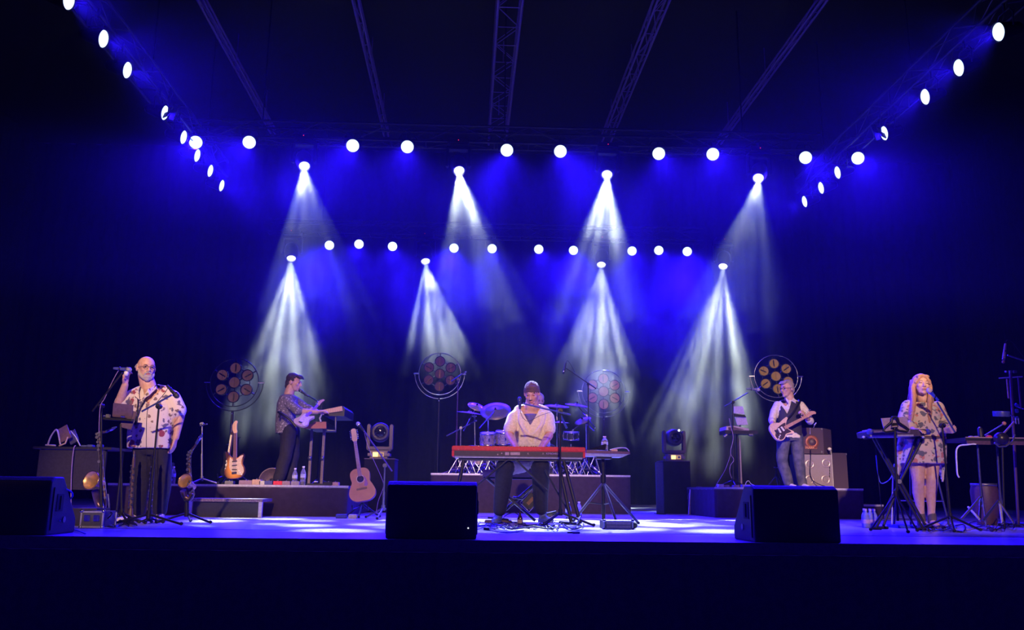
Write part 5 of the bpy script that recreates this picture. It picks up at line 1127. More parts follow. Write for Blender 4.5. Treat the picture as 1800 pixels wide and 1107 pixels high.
# ------------------------------------------------------------------ seven-lamp wheels on poles
def wheel(label, px, py, Yw, rpx, fac=V(0,-1,0), dimc=(.55,.22,.16), es=.5, ring=True, turn=0, gl=None, rim_m=None):
    RM = rim_m or mat('wheel_rim',(.30,.30,.34),.25,.9)
    c = W(px,py,Yw); R_ = rpx/SC(Yw); M = gframe(c,V(0,0,1),fac); t = T('wheel_lamp', label, 'lamp', V(c.x,Yw,0))
    ring_pts = lambda r,z=0: [M@V(r*cos(a),r*sin(a),z) for a in [2*pi*i/48 for i in range(48)]]
    for k in range(6):
        a = pi/2+turn+k*pi/3; t.part('spoke', MB().cyl(M@V(R_*.2*cos(a),R_*.2*sin(a),-.03),M@V(R_*.99*cos(a),R_*.99*sin(a),-.012),.011,n=8), mat('wheel_black',(.012,.012,.016),.4))
    t.part('inner_hoop', MB().tube([M@V(R_*.60*cos(a),R_*.60*sin(a),-.045) for a in [2*pi*i/40 for i in range(40)]],.009,6,closed=True), mat('wheel_black',(.012,.012,.016),.4))
    t.part('rim', MB().tube(ring_pts(R_),.0085,8,closed=True), RM)
    t.part('outer_hoop', MB().tube([M@V(R_*1.18*cos(a),R_*1.18*sin(a),-.02) for a in [pi+pi*i/28 for i in range(29)]],.009,8), RM)
    for sx in (-1,1): t.part('pivot', MB().cyl(M@V(sx*R_*.98,0,0),M@V(sx*R_*1.24,0,-.01),.014,n=10), CHR)
    for k in range(7):
        a = pi/2+turn+k*pi/3; q = V(0,0,0) if k==6 else V(R_*.60*cos(a),R_*.60*sin(a),0); rr = R_*.195
        Mk = M@Matrix.Translation(q)
        b = t.part('lamp_can', MB().lathe([(rr*.9,-.05),(rr*1.25,-.03),(rr*1.28,.028),(rr*1.18,.03),(rr*1.12,.0)],Mk,22), mat('can_metal',(.05,.05,.06),.25,.9))
        t.part('reflector', MB().lathe([(0,-.028),(rr*.6,-.018),(rr*1.10,.0)],Mk,22), (gl or glow('copper_%d'%px,dimc,es)), parent=b)
        t.part('bulb_bar', MB().box(Mk@V(0,0,.002),(.003,.006,rr*1.9),Matrix.Rotation(.0 if k!=2 else .8,3,'Y')), BRSD, parent=b)
    t.part('pole', MB().cyl(V(c.x,Yw+.02,.03),V(c.x,Yw+.02,c.z-R_*1.16),.022,n=12), BLK); t.part('pole_knob', MB().ell(V(c.x,Yw-.01,c.z-R_*1.28),(.012,.012,.014),n=8), CHR)
    t.part('base_plate', MB().cyl(V(c.x,Yw+.02,0),V(c.x,Yw+.02,.03),.26,n=28), BLK); return t
wheel('round seven-lamp wheel fixture behind the sunburst guitar',412,672,14.6,42,rim_m=BLKP,dimc=(.30,.11,.10),es=.22)
wheel('round seven-lamp wheel fixture with bright rim beside the drum kit',773,657,17.2,37,dimc=(.22,.055,.06),es=.22)
wheel('round seven-lamp wheel fixture in the smoke behind the drum microphone',1061,688,17.2,38,dimc=(.30,.10,.10),es=.8,gl=None)
wheel('round seven-lamp wheel fixture glowing amber behind the bass player',1364,661,14.9,38,fac=V(-.12,-1,0),dimc=(.60,.25,.04),es=.36,turn=.10)

# ------------------------------------------------------------------ drum kit on its riser
zD = .56; CYM = mat('cymbal_bronze',(.26,.23,.19),.42,.5,col2=(.32,.29,.24),scale=60)
def cymbal(label, px, py, Yc_, rpx, nrm, stand, boom=None, m=CYM):
    c = W(px,py,Yc_); R_ = rpx/SC(Yc_); M = gframe(c,nrm.orthogonal(),nrm); t = T('cymbal', label, 'cymbal', c)
    t.part('plate', MB().lathe([(0,.024),(R_*.10,.022),(R_*.17,.008),(R_*.6,-.002),(R_,-.014),(R_,-.016),(R_*.6,-.005),(R_*.16,.004),(0,.018)],M,40), m)
    t.part('wing_nut', MB().lathe([(0,.055),(.008,.055),(.012,.04),(.018,.028),(.018,.02)],M,12), BLK)
    if stand is not None:
        s = T('cymbal_stand', 'chrome stand carrying the '+label.replace(',',''), 'stand', V(stand.x,stand.y,zD)); tripod(s,V(stand.x,stand.y,zD),.26,.27,CHR,ang=px*.7,zb=zD,tr=.012)
        if boom:
            b0,b1 = boom; s.part('boom', MB().cyl(b0,c,.009,n=8), CHR); j = b1; s.part('column', MB().cyl(V(stand.x,stand.y,zD+.2),j,.013,n=10), CHR); s.part('joint', MB().box(j,(.035,.04,.05),bev=.006).cyl(j+V(-.04,0,0),j+V(.04,0,0),.011,n=8), CHR)
        else: s.part('column', MB().cyl(V(stand.x,stand.y,zD+.2),c,.012,n=10), CHR); s.part('joint', MB().cyl(V(c.x,c.y,c.z-.22)-V(0,0,.03),V(c.x,c.y,c.z-.18),.02,n=10), CHR)
    return t
def sp(px, Y_): q = W(px,840,Y_); return V(q.x,Y_,0)
cymbal('small bright cymbal, farthest toward the wheel lamp',838,713.5,14.6,16,V(.30,-.50,.9),sp(835,14.4),(W(815,757,14.0),W(834,731,14.4)),m=mat('bright_bronze',(.75,.62,.42),.3,.6))
cymbal('thin dark cymbal, low at the wheel-lamp side',826,724.5,14.2,23,V(.12,-.10,1),None)
cymbal('large tilted grey cymbal, beside the sleeve of the pianist',871,721,13.9,27,V(-.10,-.62,.78),sp(858,14.0),(W(843,752,13.4),W(858,736,13.8)))
cymbal('flat cymbal, just past the head of the pianist',979,712.5,14.2,22,V(.05,-.22,1),sp(979,14.3))
cymbal('flat cymbal, nearest the smoke-wrapped wheel lamp',1014,711,14.6,21,V(.12,-.20,1),sp(1032,14.6),(W(1046,752,14.1),W(1031,731,14.5)))
cymbal('small low hi-hat, between the mic boom and the pianist',984,741.5,13.6,17,V(0,-.08,1),sp(984,13.6))
cymbal('splash cymbal, tilted beside the drum overhead stand',1024,738,13.7,15,V(-.35,-.35,.85),sp(1031,13.9),(W(1044,757,13.4),W(1030,737,13.8)))
SPK = mat('sparkle_shell',(.10,.08,.16),.35,.3,col2=(.45,.36,.38),scale=70,kind='voronoi',thr=(.2,.5))
HEADM = mat('drum_head',(.62,.60,.60),.5)
def drum(label, c, r, h, ax, m=SPK, name='tom_drum', legs=0, front=None):
    M = gframe(c,ax.orthogonal(),ax); t = T(name, label, 'drum', V(c.x,c.y,zD))
    sh = t.part('shell', MB().lathe([(r,-h/2),(r,h/2)],M,32), m); t.part('batter_head', MB().lathe([(0,h/2+.003),(r*.98,h/2+.003)],M,32), HEADM); t.part('bottom_head', MB().lathe([(r*.98,-h/2-.003),(0,-h/2-.003)],M,32), front or HEADM)
    for z in (-h/2,h/2): t.part('hoop', MB().lathe([(r*1.0,z-.012),(r*1.05,z-.012),(r*1.05,z+.012),(r*1.0,z+.012)],M,32,closed=True), CHR)
    for k in range(8):
        a = 2*pi*k/8+.2; p = M@V(r*1.02*cos(a),r*1.02*sin(a),0)
        t.part('tuning_lug', MB().cyl(M@V(r*1.04*cos(a),r*1.04*sin(a),-h/2),M@V(r*1.04*cos(a),r*1.04*sin(a),h/2),.004,n=6).box(p,(.02,.02,min(.05,h*.4)),M.to_3x3()), CHR)
    for k in range(legs):
        a = 2*pi*k/legs; q = V(c.x+r*1.03*cos(a),c.y+r*1.03*sin(a),0); t.part('leg', MB().cyl(V(q.x,q.y,c.z),V(q.x,q.y,zD),.007,n=8), CHR)
    return t
drum('rack tom drum with sparkling shell, nearest the wheel lamp',W(857,771,13.6),.115,.17,V(.0,-.25,1))
drum('rack tom drum with sparkling shell, next to the sleeve of the pianist',W(885,769,13.6),.125,.18,V(.0,-.25,1))
drum('floor tom drum low behind the red keyboard, wheel-lamp side',W(841,800,13.6),.16,.28,V(0,-.03,1),legs=3)
drum('bass drum lying on its side behind the pianist',W(910,806,13.85),.24,.36,V(0,1,.0),name='bass_drum',front=mat('drum_front',(.05,.045,.06),.4))
drum('snare drum with bright rim near the mic stand boom',W(1004,766,13.7),.125,.11,V(0,-.15,1),m=BLKP,name='snare_drum',legs=0)
t = T('drum_rack','chrome rack of rods that holds the tom drums and the snare','stand',sp(930,13.7)+V(0,0,zD))
for px,ang in ((857,.4),(885,1.2),(1004,.7)): 
    q = sp(px,13.75); tz = W(px,780,13.75).z; t.part('post', MB().cyl(V(q.x,13.78,zD),V(q.x,13.78,tz),.013,n=10), CHR)
    for k in range(3): a = ang+2*pi*k/3; t.part('leg', MB().cyl(V(q.x,13.78,zD+.2),V(q.x+.2*cos(a),13.78+.2*sin(a),zD+.01),.010,n=8), CHR)
t.part('cross_rod', MB().cyl(W(850,798,13.78),W(1008,800,13.78),.012,n=8), CHR)
# pedal frames, struts and clutter of rods under the kit
RS = random.Random(11)
for k in range(13):
    px = (800,812,823,836,850,862,952,966,992,1004,1016,1030,1043)[k]; q = sp(px,13.1+.25*RS.random()); t = T('hardware_stand', 'folded chrome strut under the drum kit, %s from the bright-rimmed wheel lamp side' % ('first','second','third','fourth','fifth','sixth','seventh','eighth','ninth','tenth','eleventh','twelfth','thirteenth')[k], 'stand', q+V(0,0,zD), 'chrome struts under the drum kit')
    h_ = .16+.16*RS.random(); lean = RS.uniform(-.14,.14); top = q+V(lean*.3,0,zD+h_)
    t.part('strut', MB().cyl(q+V(-.10,-.04,zD+.01),top,.009,n=8), CHR); t.part('strut', MB().cyl(q+V(.11,-.02,zD+.01),top,.009,n=8), CHR); t.part('strut', MB().cyl(q+V(lean,.14,zD+.01),top,.008,n=8), CHR)
    t.part('brace_bar', MB().cyl(q+V(-.07,-.03,zD+h_*.4),q+V(.07,-.02,zD+h_*.42),.006,n=6), CHR); t.part('wing_screw', MB().ell(top,(.018,.018,.022),n=8), CHR)
for px,side in ((906,-1),(968,1)):
    q = sp(px,13.15); t = T('drum_pedal', 'chrome foot pedal on the drum riser, %s' % ('behind the knee of the pianist' if side<0 else 'beside the mic stand pole'), 'pedal', q+V(0,0,zD)); t.part('footboard', MB().box(q+V(0,0,zD+.05),(.09,.26,.012),Matrix.Rotation(.3,3,'X')), CHR); t.part('base_plate', box_mb(q+V(-.06,-.14,zD),q+V(.06,.14,zD+.01)), BLK); t.part('frame_post', MB().cyl(q+V(-.05,.12,zD),q+V(-.05,.12,zD+.2),.01,n=8).cyl(q+V(.05,.12,zD),q+V(.05,.12,zD+.2),.01,n=8).cyl(q+V(-.05,.12,zD+.19),q+V(.05,.12,zD+.19),.009,n=8), CHR)
mic_stand('low microphone stand with a slanting boom at the wheel-lamp end of the drum kit',sp(808,13.3),zD,V(sp(808,13.3).x,13.3,W(808,752,13.3).z),W(785,766,13.2),W(826,745,13.4),m=GRY,r=.24,ang=.2)
pencil_mic('thin microphone at the raised end of the low drum boom',W(826,745,13.4),W(838,739,13.45))
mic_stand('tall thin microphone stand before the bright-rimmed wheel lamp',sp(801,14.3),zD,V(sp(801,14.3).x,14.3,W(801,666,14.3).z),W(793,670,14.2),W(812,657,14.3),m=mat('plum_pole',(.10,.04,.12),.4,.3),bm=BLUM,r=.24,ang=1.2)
pencil_mic('blue-lit overhead microphone crossing the bright-rimmed wheel lamp',W(806,661,14.3),W(820,653,14.3))
mic_stand('tall overhead microphone stand in front of the smoke-wrapped wheel lamp',sp(1035,13.3),zD,V(sp(1035,13.3).x,13.3,W(1035,675,13.3).z),W(1048,683,13.2),W(995,647,13.2),r=.28,ang=.9)
mic('black overhead microphone hanging above the drums',W(995,637,13.2),W(990,658,13.2),L=.19,head=BLKP,rr=.018)
cable('cable arching from the overhead drum microphone',[W(995,637,13.2),W(998,634,13.2),W(1004,642,13.2),W(1010,654,13.2)],.0035)
pencil_mic('dark side microphone pointing at the snare drum',W(1018,748,13.5),W(1006,757,13.5))

# ------------------------------------------------------------------ pianist's set-up
Yk = 8.75
x0,x1 = W(794,800,Yk).x,W(1029,800,Yk).x; z1_,z0_ = W(910,784.5,Yk).z,W(910,803,Yk).z
t = T('stage_piano','long red stage piano on a black stand in front of the seated man','keyboard',V((x0+x1)/2,Yk,z0_))
RED = mat('red_lacquer',(.62,.015,.03),.3)
t.part('top_shell', box_mb((x0,Yk,z1_-.048),(x1,Yk+.30,z1_),.007), RED); t.part('rear_panel', box_mb((x0+.025,Yk+.004,z0_+.004),(x1-.025,Yk+.30,z1_-.049)), mat('panel_black',(.025,.01,.03),.4))
for a,b in ((x0,x0+.024),(x1-.024,x1)): t.part('end_cheek', box_mb((a,Yk,z0_),(b,Yk+.33,z1_-.046),.004), RED)
t.part('bottom_plate', box_mb((x0+.03,Yk+.01,z0_-.014),(x1-.03,Yk+.30,z0_+.003)), mat('bottom_grey',(.30,.28,.36),.5))
nW = 52; kw = (x1-x0-.14)/nW
wk = None
for k in range(nW):
    xx = x0+.07+kw*k
    if wk is None: wk = t.part('white_key', box_mb((xx,Yk+.205,z1_-.001),(xx+kw*.93,Yk+.33,z1_+.006)), WHT); bx0 = xx
    else: o = wk.copy(); COL.objects.link(o); o.location.x += xx-bx0
bk = None; j = 0
for k in range(nW-1):
    if k%7 in (2,6): continue
    xx = x0+.07+kw*(k+.7)
    if bk is None: bk = t.part('black_key', box_mb((xx,Yk+.205,z1_+.004),(xx+kw*.55,Yk+.285,z1_+.015)), BLKP); bx1 = xx
    else: o = bk.copy(); COL.objects.link(o); o.location.x += xx-bx1
def text(t, s_, p, size, m, name='lettering'):
    cu = bpy.data.curves.new('txt','FONT'); cu.body = s_; cu.size = size; cu.extrude = .0006
    ob = bpy.data.objects.new('txt',cu); COL.objects.link(ob); me = bpy.data.meshes.new_from_object(ob.evaluated_get(bpy.context.evaluated_depsgraph_get())); bpy.data.objects.remove(ob)
    me.transform(Matrix.Translation(t.inv@p)@Matrix.Rotation(pi/2,4,'X')); o = link(name, me, m, t.o); return o
PRT = mat('print_tan',(.42,.30,.30),.6)
for px in (806,833,872,912,950,1024): q = W(px,789.5,Yk-.002); t.part('screw', MB().cyl(q,q+V(0,.005,0),.004,n=8), CHR)
t.part('power_socket', box_mb(W(888,794.5,Yk-.004)+V(0,0,0),W(895,800,Yk+.004)), PRT); text(t,'K',W(927,798.8,Yk-.002),.028,PRT)
text(t,'A',W(953,798.8,Yk-.002),.028,PRT); text(t,'KEYBOARD',W(960,798.4,Yk-.002),.024,mat('print_violet',(.45,.3,.6),.6))
for px in (875,882,898,902,907,912): q = W(px,796.5+(px%3),Yk-.002); t.part('jack_socket', MB().cyl(q,q+V(0,.006,0),.007,n=10), PRT)
PZ = [((899,795.2),(913,799.8))]
t.part('label_block', box_mb(W(897,799.6,Yk-.003),W(914,794.8,Yk+.004)), PRT)
t = T('keyboard_stand','black crossed-leg stand under the red stage piano','stand',V((x0+x1)/2,Yk+.15,0))
ST = mat('stand_black',(.014,.013,.018),.5)
t.part('top_rail', box_mb((W(806,804,Yk).x,Yk+.04,z0_-.035),(W(1022,804,Yk).x,Yk+.075,z0_-.0145)), ST); t.part('top_rail', box_mb((W(806,804,Yk).x,Yk+.24,z0_-.035),(W(1022,804,Yk).x,Yk+.275,z0_-.0145)), ST)
for a,b in (((816,806),(806,848)),((980,806),(1005,920)),((990,806),(1020,922))):
    p,q = W(a[0],a[1],Yk+.06),W(b[0],b[1],Yk-.12 if b[1]>900 else Yk+.06); q.z = max(q.z,.02)
    if b[1] < 900: q = V(W(792,930,Yk).x,Yk-.1,.015)
    t.part('leg', MB().cyl(p,q,.019,n=10), ST)
for a,b in (((892,808),(806,880)),((905,806),(962,862)),((958,826),(1000,900))):
    p,q = W(a[0],a[1],Yk+.03),W(b[0],b[1],Yk+.03); t.part('brace', MB().cyl(p,q,.010,n=8), ST)
t.part('floor_bar', MB().cyl(V(W(985,912,Yk).x,Yk+.05,.02),V(W(1012,922,Yk).x,Yk-.25,.02),.016,n=8), ST)
# bench on crossed legs
Yb = 9.55; t = T('piano_bench','padded bench with crossed black legs under the seated man','bench',V(W(905,850,Yb).x,Yb,0))
zs = W(905,826,Yb).z; t.part('seat', MB().box(V(W(903,830,Yb).x,Yb-.02,zs-.04),((W(963,830,Yb)-W(846,830,Yb)).x,.36,.075),bev=.025), mat('mauve_pad',(.16,.09,.15),.8)); 
t.part('seat_frame', box_mb((W(850,836,Yb).x,Yb-.17,zs-.10),(W(958,836,Yb).x,Yb+.12,zs-.078)), BLK)
for dy in (-.14,.10):
    for a,b in (((856,838),(940,925)),((952,838),(868,925))):
        p,q = V(W(a[0],838,Yb).x,Yb+dy,zs-.09),V(W(b[0],838,Yb).x,Yb+dy,.015); t.part('leg', MB().cyl(p,q,.016,n=8), ST)
t.part('pivot_bolt', MB().cyl(V(W(904,838,Yb).x,Yb-.17,zs*.52-.03),V(W(904,838,Yb).x,Yb+.13,zs*.52-.03),.014,n=10), BLK)
# boom stand in front of him
Ym = 8.45; bx = W(985,915,Ym).x; tz = W(985,722,Ym).z
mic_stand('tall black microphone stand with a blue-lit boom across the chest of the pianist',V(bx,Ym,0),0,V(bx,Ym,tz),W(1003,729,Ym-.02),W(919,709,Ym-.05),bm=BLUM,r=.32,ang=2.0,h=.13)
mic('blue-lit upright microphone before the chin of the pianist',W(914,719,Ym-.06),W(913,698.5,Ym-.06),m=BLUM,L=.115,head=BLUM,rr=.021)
cable('thin cable looping below the upright microphone at the neckline of the pianist',[W(914,719,Ym-.06),W(916,727,Ym-.06),W(921,736,Ym-.06),W(930,740,Ym-.06),W(950,730,Ym-.05),W(975,722,Ym-.03)],.0025)
_ms = [o for o in bpy.data.objects if o.get('label','').startswith('tall black microphone stand with a blue-lit boom across')][0]
_o = link('short_arm', MB().cyl(W(986,731,Ym),W(996,752,Ym+.1),.011,n=8).mesh('short_arm', Matrix.Translation(_ms.location).inverted()), BLUM, _ms)
# second keyboard on a column stand
Y2k = 9.0; x0,x1 = W(1029,797,Y2k).x,W(1107,797,Y2k).x; zt = W(1060,791.5,Y2k).z
t = T('small_keyboard','slim dark keyboard shelf beyond the end of the red stage piano','keyboard',V((x0+x1)/2,Y2k,zt-.06))
t.part('top_panel', MB().add([W(1031,790.5,Y2k),W(1107,794,Y2k),W(1108,798,Y2k),W(1031,796,Y2k)]+[p+V(0,.3,0) for p in (W(1031,790.5,Y2k),W(1107,794,Y2k),W(1108,798,Y2k),W(1031,796,Y2k))],[(3,2,1,0),(4,5,6,7),(0,1,5,4),(2,3,7,6),(1,2,6,5),(3,0,4,7)]), mat('plum_panel',(.12,.04,.09),.4), fix=True)
t.part('under_panel', MB().add([W(1031,796,Y2k+.01),W(1106,798,Y2k+.01),W(1094,803.5,Y2k+.02),W(1031,801,Y2k+.02)]+[p+V(0,.26,0) for p in (W(1031,796,Y2k+.01),W(1106,798,Y2k+.01),W(1094,803.5,Y2k+.02),W(1031,801,Y2k+.02))],[(3,2,1,0),(4,5,6,7),(0,1,5,4),(2,3,7,6),(1,2,6,5),(3,0,4,7)]), mat('bottom_grey2',(.33,.33,.40),.5), fix=True)
for k in range(4): t.part('white_key', box_mb(V(x0+.1+.09*k,Y2k+.22,zt-.01),V(x0+.18+.09*k,Y2k+.36,zt-.002)), WHT)
t = T('column_stand','single-column tripod stand under the slim keyboard shelf','stand',V(W(1061,915,Y2k+.15).x,Y2k+.15,0)); c = V(W(1061,915,Y2k+.15).x,Y2k+.15,0)
t.part('column', MB().cyl(V(c.x,c.y,.03),V(c.x,c.y,zt-.065),.020,n=12), BLK); t.part('collar', MB().cyl(V(c.x,c.y,.42),V(c.x,c.y,.50),.030,n=12), BLK); t.part('top_bracket', MB().box(V(c.x,c.y,zt-.075),(.16,.2,.02)), BLK)
for k,a in enumerate((pi+.35,-.15,-1.3)):
    f = V(c.x+.36*cos(a),c.y+.30*sin(a),.015); lg = t.part('leg', MB().cyl(V(c.x,c.y,.42),f,.014,n=8), mat('blue_leg',(.03,.03,.10),.4)); t.part('rubber_foot', MB().ell(f,(.02,.02,.014),n=8), RUB, parent=lg)
    t.part('brace', MB().cyl(V(c.x,c.y,.2),lerp(V(c.x,c.y,.42),f,.5),.007,n=6), BLK)
t = T('tablet','dark tablet on an A-shaped rest on the slim keyboard shelf','tablet',W(1050,790,Y2k+.1)); q = [W(1033,790,Y2k+.08),W(1067,780.5,Y2k+.16),W(1067,782,Y2k+.18),W(1033,791.5,Y2k+.10)]
slab(t,'casing',[W(1032,790.5,Y2k+.06),W(1064,780,Y2k+.06),W(1066,781,Y2k+.06),W(1064,791,Y2k+.06)],.12,mat('tablet_black',(.01,.01,.02),.15)); t.part('rear_leg', MB().cyl(W(1059,783,Y2k+.2),W(1067,791.5,Y2k+.2),.005,n=6), GRY)
bottle(V(W(1063,790,Y2k+.27).x,Y2k+.27,W(1063,792,Y2k+.27).z),'tall water bottle standing on the slim keyboard shelf behind the tablet','water bottles',.155,.036,mat('pink_cap',(.6,.4,.55),.5))
p = W(1079,791.5,Y2k+.08); solo('effects_pedal','pale pink box on the slim keyboard shelf','pedal',box_mb(p+V(-.03,-.03,-.012),p+V(.035,.03,.012),.004),mat('pink_box',(.65,.42,.45),.4),p)
cable('pale cable coiled along the slim keyboard shelf',[W(1072,790.5,Y2k+.1),W(1086,787.5,Y2k+.1),W(1100,787.5,Y2k+.1),W(1106,793,Y2k+.1)],.006,mat('violet_cable',(.35,.22,.55),.5))
# things on the floor round the pianist
def fl_case():
    a,b = W(1062,920,7.9),W(1112,920,7.9); t = flight_case('flat metal-fronted rack box on the floor below the slim keyboard shelf',(a.x,7.9,0),(b.x,8.15,.075),False)
    for z in (.012,.042): t.part('metal_strip', box_mb((a.x+.02,7.886,z),(b.x-.02,7.894,z+.024)), mat('tan_metal',(.50,.38,.32),.4,.3))
    t.part('end_bumper', MB().ell((b.x+.02,7.98,.035),(.04,.06,.035),n=10), RUB)
fl_case()
bottle(FL(999,912,0),'clear water bottle with a blue label on the floor beside the stand legs','water bottles',.20,.034)
bottle(FL(1018,909,0),'water bottle on the floor half hidden behind the slanting stand leg','water bottles',.195,.034)
t = T('dark_bottle','small dark bottle with a pale label on the floor near the foot pedals','bottle',FL(914,921,0)); t.part('bottle_body', MB().lathe([(0,0),(.026,0),(.028,.05),(.02,.075),(.010,.09),(.010,.125),(0,.125)],n=18), mat('brown_glass',(.03,.015,.015),.15), local=True); t.part('label', MB().lathe([(.0285,.01),(.0285,.045)],n=18), EDG, local=True)
t = T('expression_pedal','long black foot pedal on the floor left of the crossed legs','pedal',FL(878,918,0)); p = FL(872,919,0); t.part('casing', box_mb(p+V(-.12,-.06,0),p+V(.16,.08,.03),.006), mat('plum_pedal',(.10,.05,.08),.5)); t.part('treadle', MB().box(p+V(.02,0,.045),(.22,.10,.016),Matrix.Rotation(.08,3,'Y'),bev=.004), RUB)
t = T('sustain_pedal','black tilted foot pedal with pale edge below the mic boom stand','pedal',FL(968,915,0)); p = FL(965,914,0); t.part('casing', MB().box(p+V(0,0,.05),(.20,.22,.045),Matrix.Rotation(-.22,3,'Y'),bev=.01), BLKP); t.part('treadle', MB().box(p+V(0,-.01,.082),(.17,.20,.012),Matrix.Rotation(-.22,3,'Y'),bev=.004), RUB); t.part('edge_strip', MB().tube([p+V(-.14,-.12,.012),p+V(0,-.12,.03),p+V(.1,-.12,.08)],.007,6), EDG)
t = T('effects_lamp','tilted dark stage lamp with a shiny edge hanging in the crossed bench legs','lamp',W(928,880,9.1)); c = W(932,880,9.1); R_ = Matrix.Rotation(.75,3,'Y')
t.part('housing', MB().box(c,(.12,.12,.17),R_,bev=.02), BLKP); t.part('rim', MB().tube([c+R_@V(sx*.065,-.062,sz*.09) for sx,sz in ((-1,-1),(1,-1),(1,1),(-1,1))],.005,6,closed=True), CHR); t.part('glow_patch', MB().box(c+R_@V(0,-.062,0),(.035,.004,.09),R_), BRSD)
t.part('mounting_arm', MB().cyl(c,V(W(904,838,Yb).x,9.38,zs*.52-.03),.012,n=8), BLK)
CC = [mat('mauve_cable',(.35,.22,.40),.5),BLK,mat('blue_lit_cable',(.10,.12,.6),.5),BLK,BLK]
def tangle(px0, px1, py0, py1, n, seed, lab, grp):
    R2 = random.Random(seed)
    for k in range(n):
        x = R2.uniform(px0,px1); pts = []; z0c = .006+.004*(k%5); up = R2.random() < .22
        for j in range(7):
            x2 = min(px1+20,max(px0-20, x+R2.uniform(-26,26))); yy = R2.uniform(py0,py1); p = FL(x2,yy,z0c); 
            if up and j in (2,3): p.z += R2.uniform(.03,.11)
            pts.append(p); x = x2
        cable(lab, pts, R2.choice((.0035,.0045,.006)), CC[k%5], group=grp)
tangle(862,1005,917,930,15,3,'loose cable tangled on the floor in front of the seated pianist','cables before the pianist')
tangle(1640,1795,916,934,14,5,'loose cable lying on the floor round the singer-side stands','cables on the singer side')
tangle(180,240,914,926,4,9,'loose cable on the floor near the clarinets','cables near the clarinets')
cable('cable trailing along the floor from the middle floor monitor',[FL(838,930,.01),FL(852,926,.02),FL(864,931,.01),FL(890,936,.008),FL(920,932,.008)],.006,mat('violet_cable',(.35,.22,.55),.5))
t = T('cable_connector','orange-tipped connector on the floor beside the middle floor monitor','connector',FL(850,929,0)); p = FL(850,929,.015); t.part('plug', MB().cyl(p,p+V(.06,.01,-.003),.013,n=10), BLKP); t.part('tip', MB().cyl(p+V(.06,.01,-.003),p+V(.10,.015,-.006),.008,n=10), EDG)
t = T('cable_connector','pale plug lying alone near the stage edge below the stand legs','connector',FL(1013,936,0)); p = FL(1006,936,.01); t.part('plug', MB().cyl(p,p+V(.06,0,0),.009,n=10), EDG); t.part('tip', MB().cyl(p,p+V(-.04,0,0),.006,n=8), RUB)

# ------------------------------------------------------------------ bass player's gear
zR = .40; Yq = 12.2
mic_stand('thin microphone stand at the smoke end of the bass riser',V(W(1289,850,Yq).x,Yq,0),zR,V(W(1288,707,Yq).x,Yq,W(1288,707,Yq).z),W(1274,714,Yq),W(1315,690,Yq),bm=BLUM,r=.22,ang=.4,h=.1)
mic('silver microphone pointing at the bass player',W(1312,683,Yq),W(1336,685,Yq),m=GRY,head=mat('mic_pale',(.45,.38,.40),.5),L=.20,rr=.026)
t = T('laptop','open silver laptop on a stand beside the bass player','laptop',W(1300,748,12.4)); LSV = mat('laptop_lilac',(.45,.38,.62),.4)
slab(t,'screen_lid',[W(1290,714,12.4),W(1306,714,12.4),W(1309,728,12.4),W(1290,726,12.4)],.012,LSV); slab(t,'lower_lid',[W(1292,733,12.42),W(1311,732,12.42),W(1315,746.5,12.42),W(1296,746.5,12.42)],.012,LSV); slab(t,'hinge_band',[W(1290,727,12.39),W(1309,729,12.39),W(1312,733,12.39),W(1291,732,12.39)],.02,BLK)
t.part('holder_arm', MB().cyl(W(1301,746,12.45),W(1300,752,12.45),.01,n=8), BLK)
t = T('small_keyboard','small pale keyboard lying on the stand beside the bass player','keyboard',W(1297,757,12.3))
slab(t,'case',[W(1277,749,12.3),W(1290,748,12.3),W(1316,753,12.3),W(1317,758,12.3),W(1276,758.5,12.3)],.35,mat('pale_case',(.42,.33,.36),.5)); slab(t,'end_recess',[W(1280,751,12.295),W(1289,750,12.295),W(1309,755,12.295),W(1281,757,12.295)],.006,mat('recess',(.10,.05,.07),.6))
for k in range(6): t.part('white_key', box_mb(W(1292,752,12.33)+V(.0,.045*k,0),W(1300,751,12.33)+V(0,.045*k+.04,0)), WHT)
t = T('keyboard_stand','column stand under the laptop and small keyboard','stand',V(W(1301,850,12.45).x,12.45,zR)); xs = W(1301,850,12.45).x
t.part('column', box_mb((xs-.028,12.43,zR),(xs-.004,12.47,W(1301,762,12.45).z)), BLK); t.part('column', box_mb((xs+.004,12.43,zR),(xs+.026,12.47,W(1301,772,12.45).z)), mat('stand_tan',(.26,.20,.22),.5)); t.part('shelf', box_mb(W(1275,762,12.3),W(1320,759.0,12.62)), BLK)
t.part('shelf_foot', MB().cyl(W(1316,764,12.3),W(1323,764,12.3),.022,n=10).cyl(W(1278,764,12.28),W(1273,768,12.28),.018,n=10), GRY); t.part('base_plate', box_mb((xs-.15,12.3,zR),(xs+.15,12.6,zR+.02)), BLK)
cable('pale cable hanging down the stand beside the bass player',[W(1282,735,12.18),W(1285,750,12.18),W(1289,770,12.15),W(1284,795,12.15),W(1290,808,12.18),W(1284,818,12.2),W(1283,830,12.2),W(1287,842,12.2)],.004,mat('tan_cable',(.4,.28,.3),.5))
cable('thin cable slanting from the stand to the edge of the bass riser',[W(1284,800,12.15),W(1275,825,12.0),W(1262,847,11.75),W(1257,856,11.65)],.003,mat('tan_cable',(.4,.28,.3),.5))
R3_ = random.Random(4)
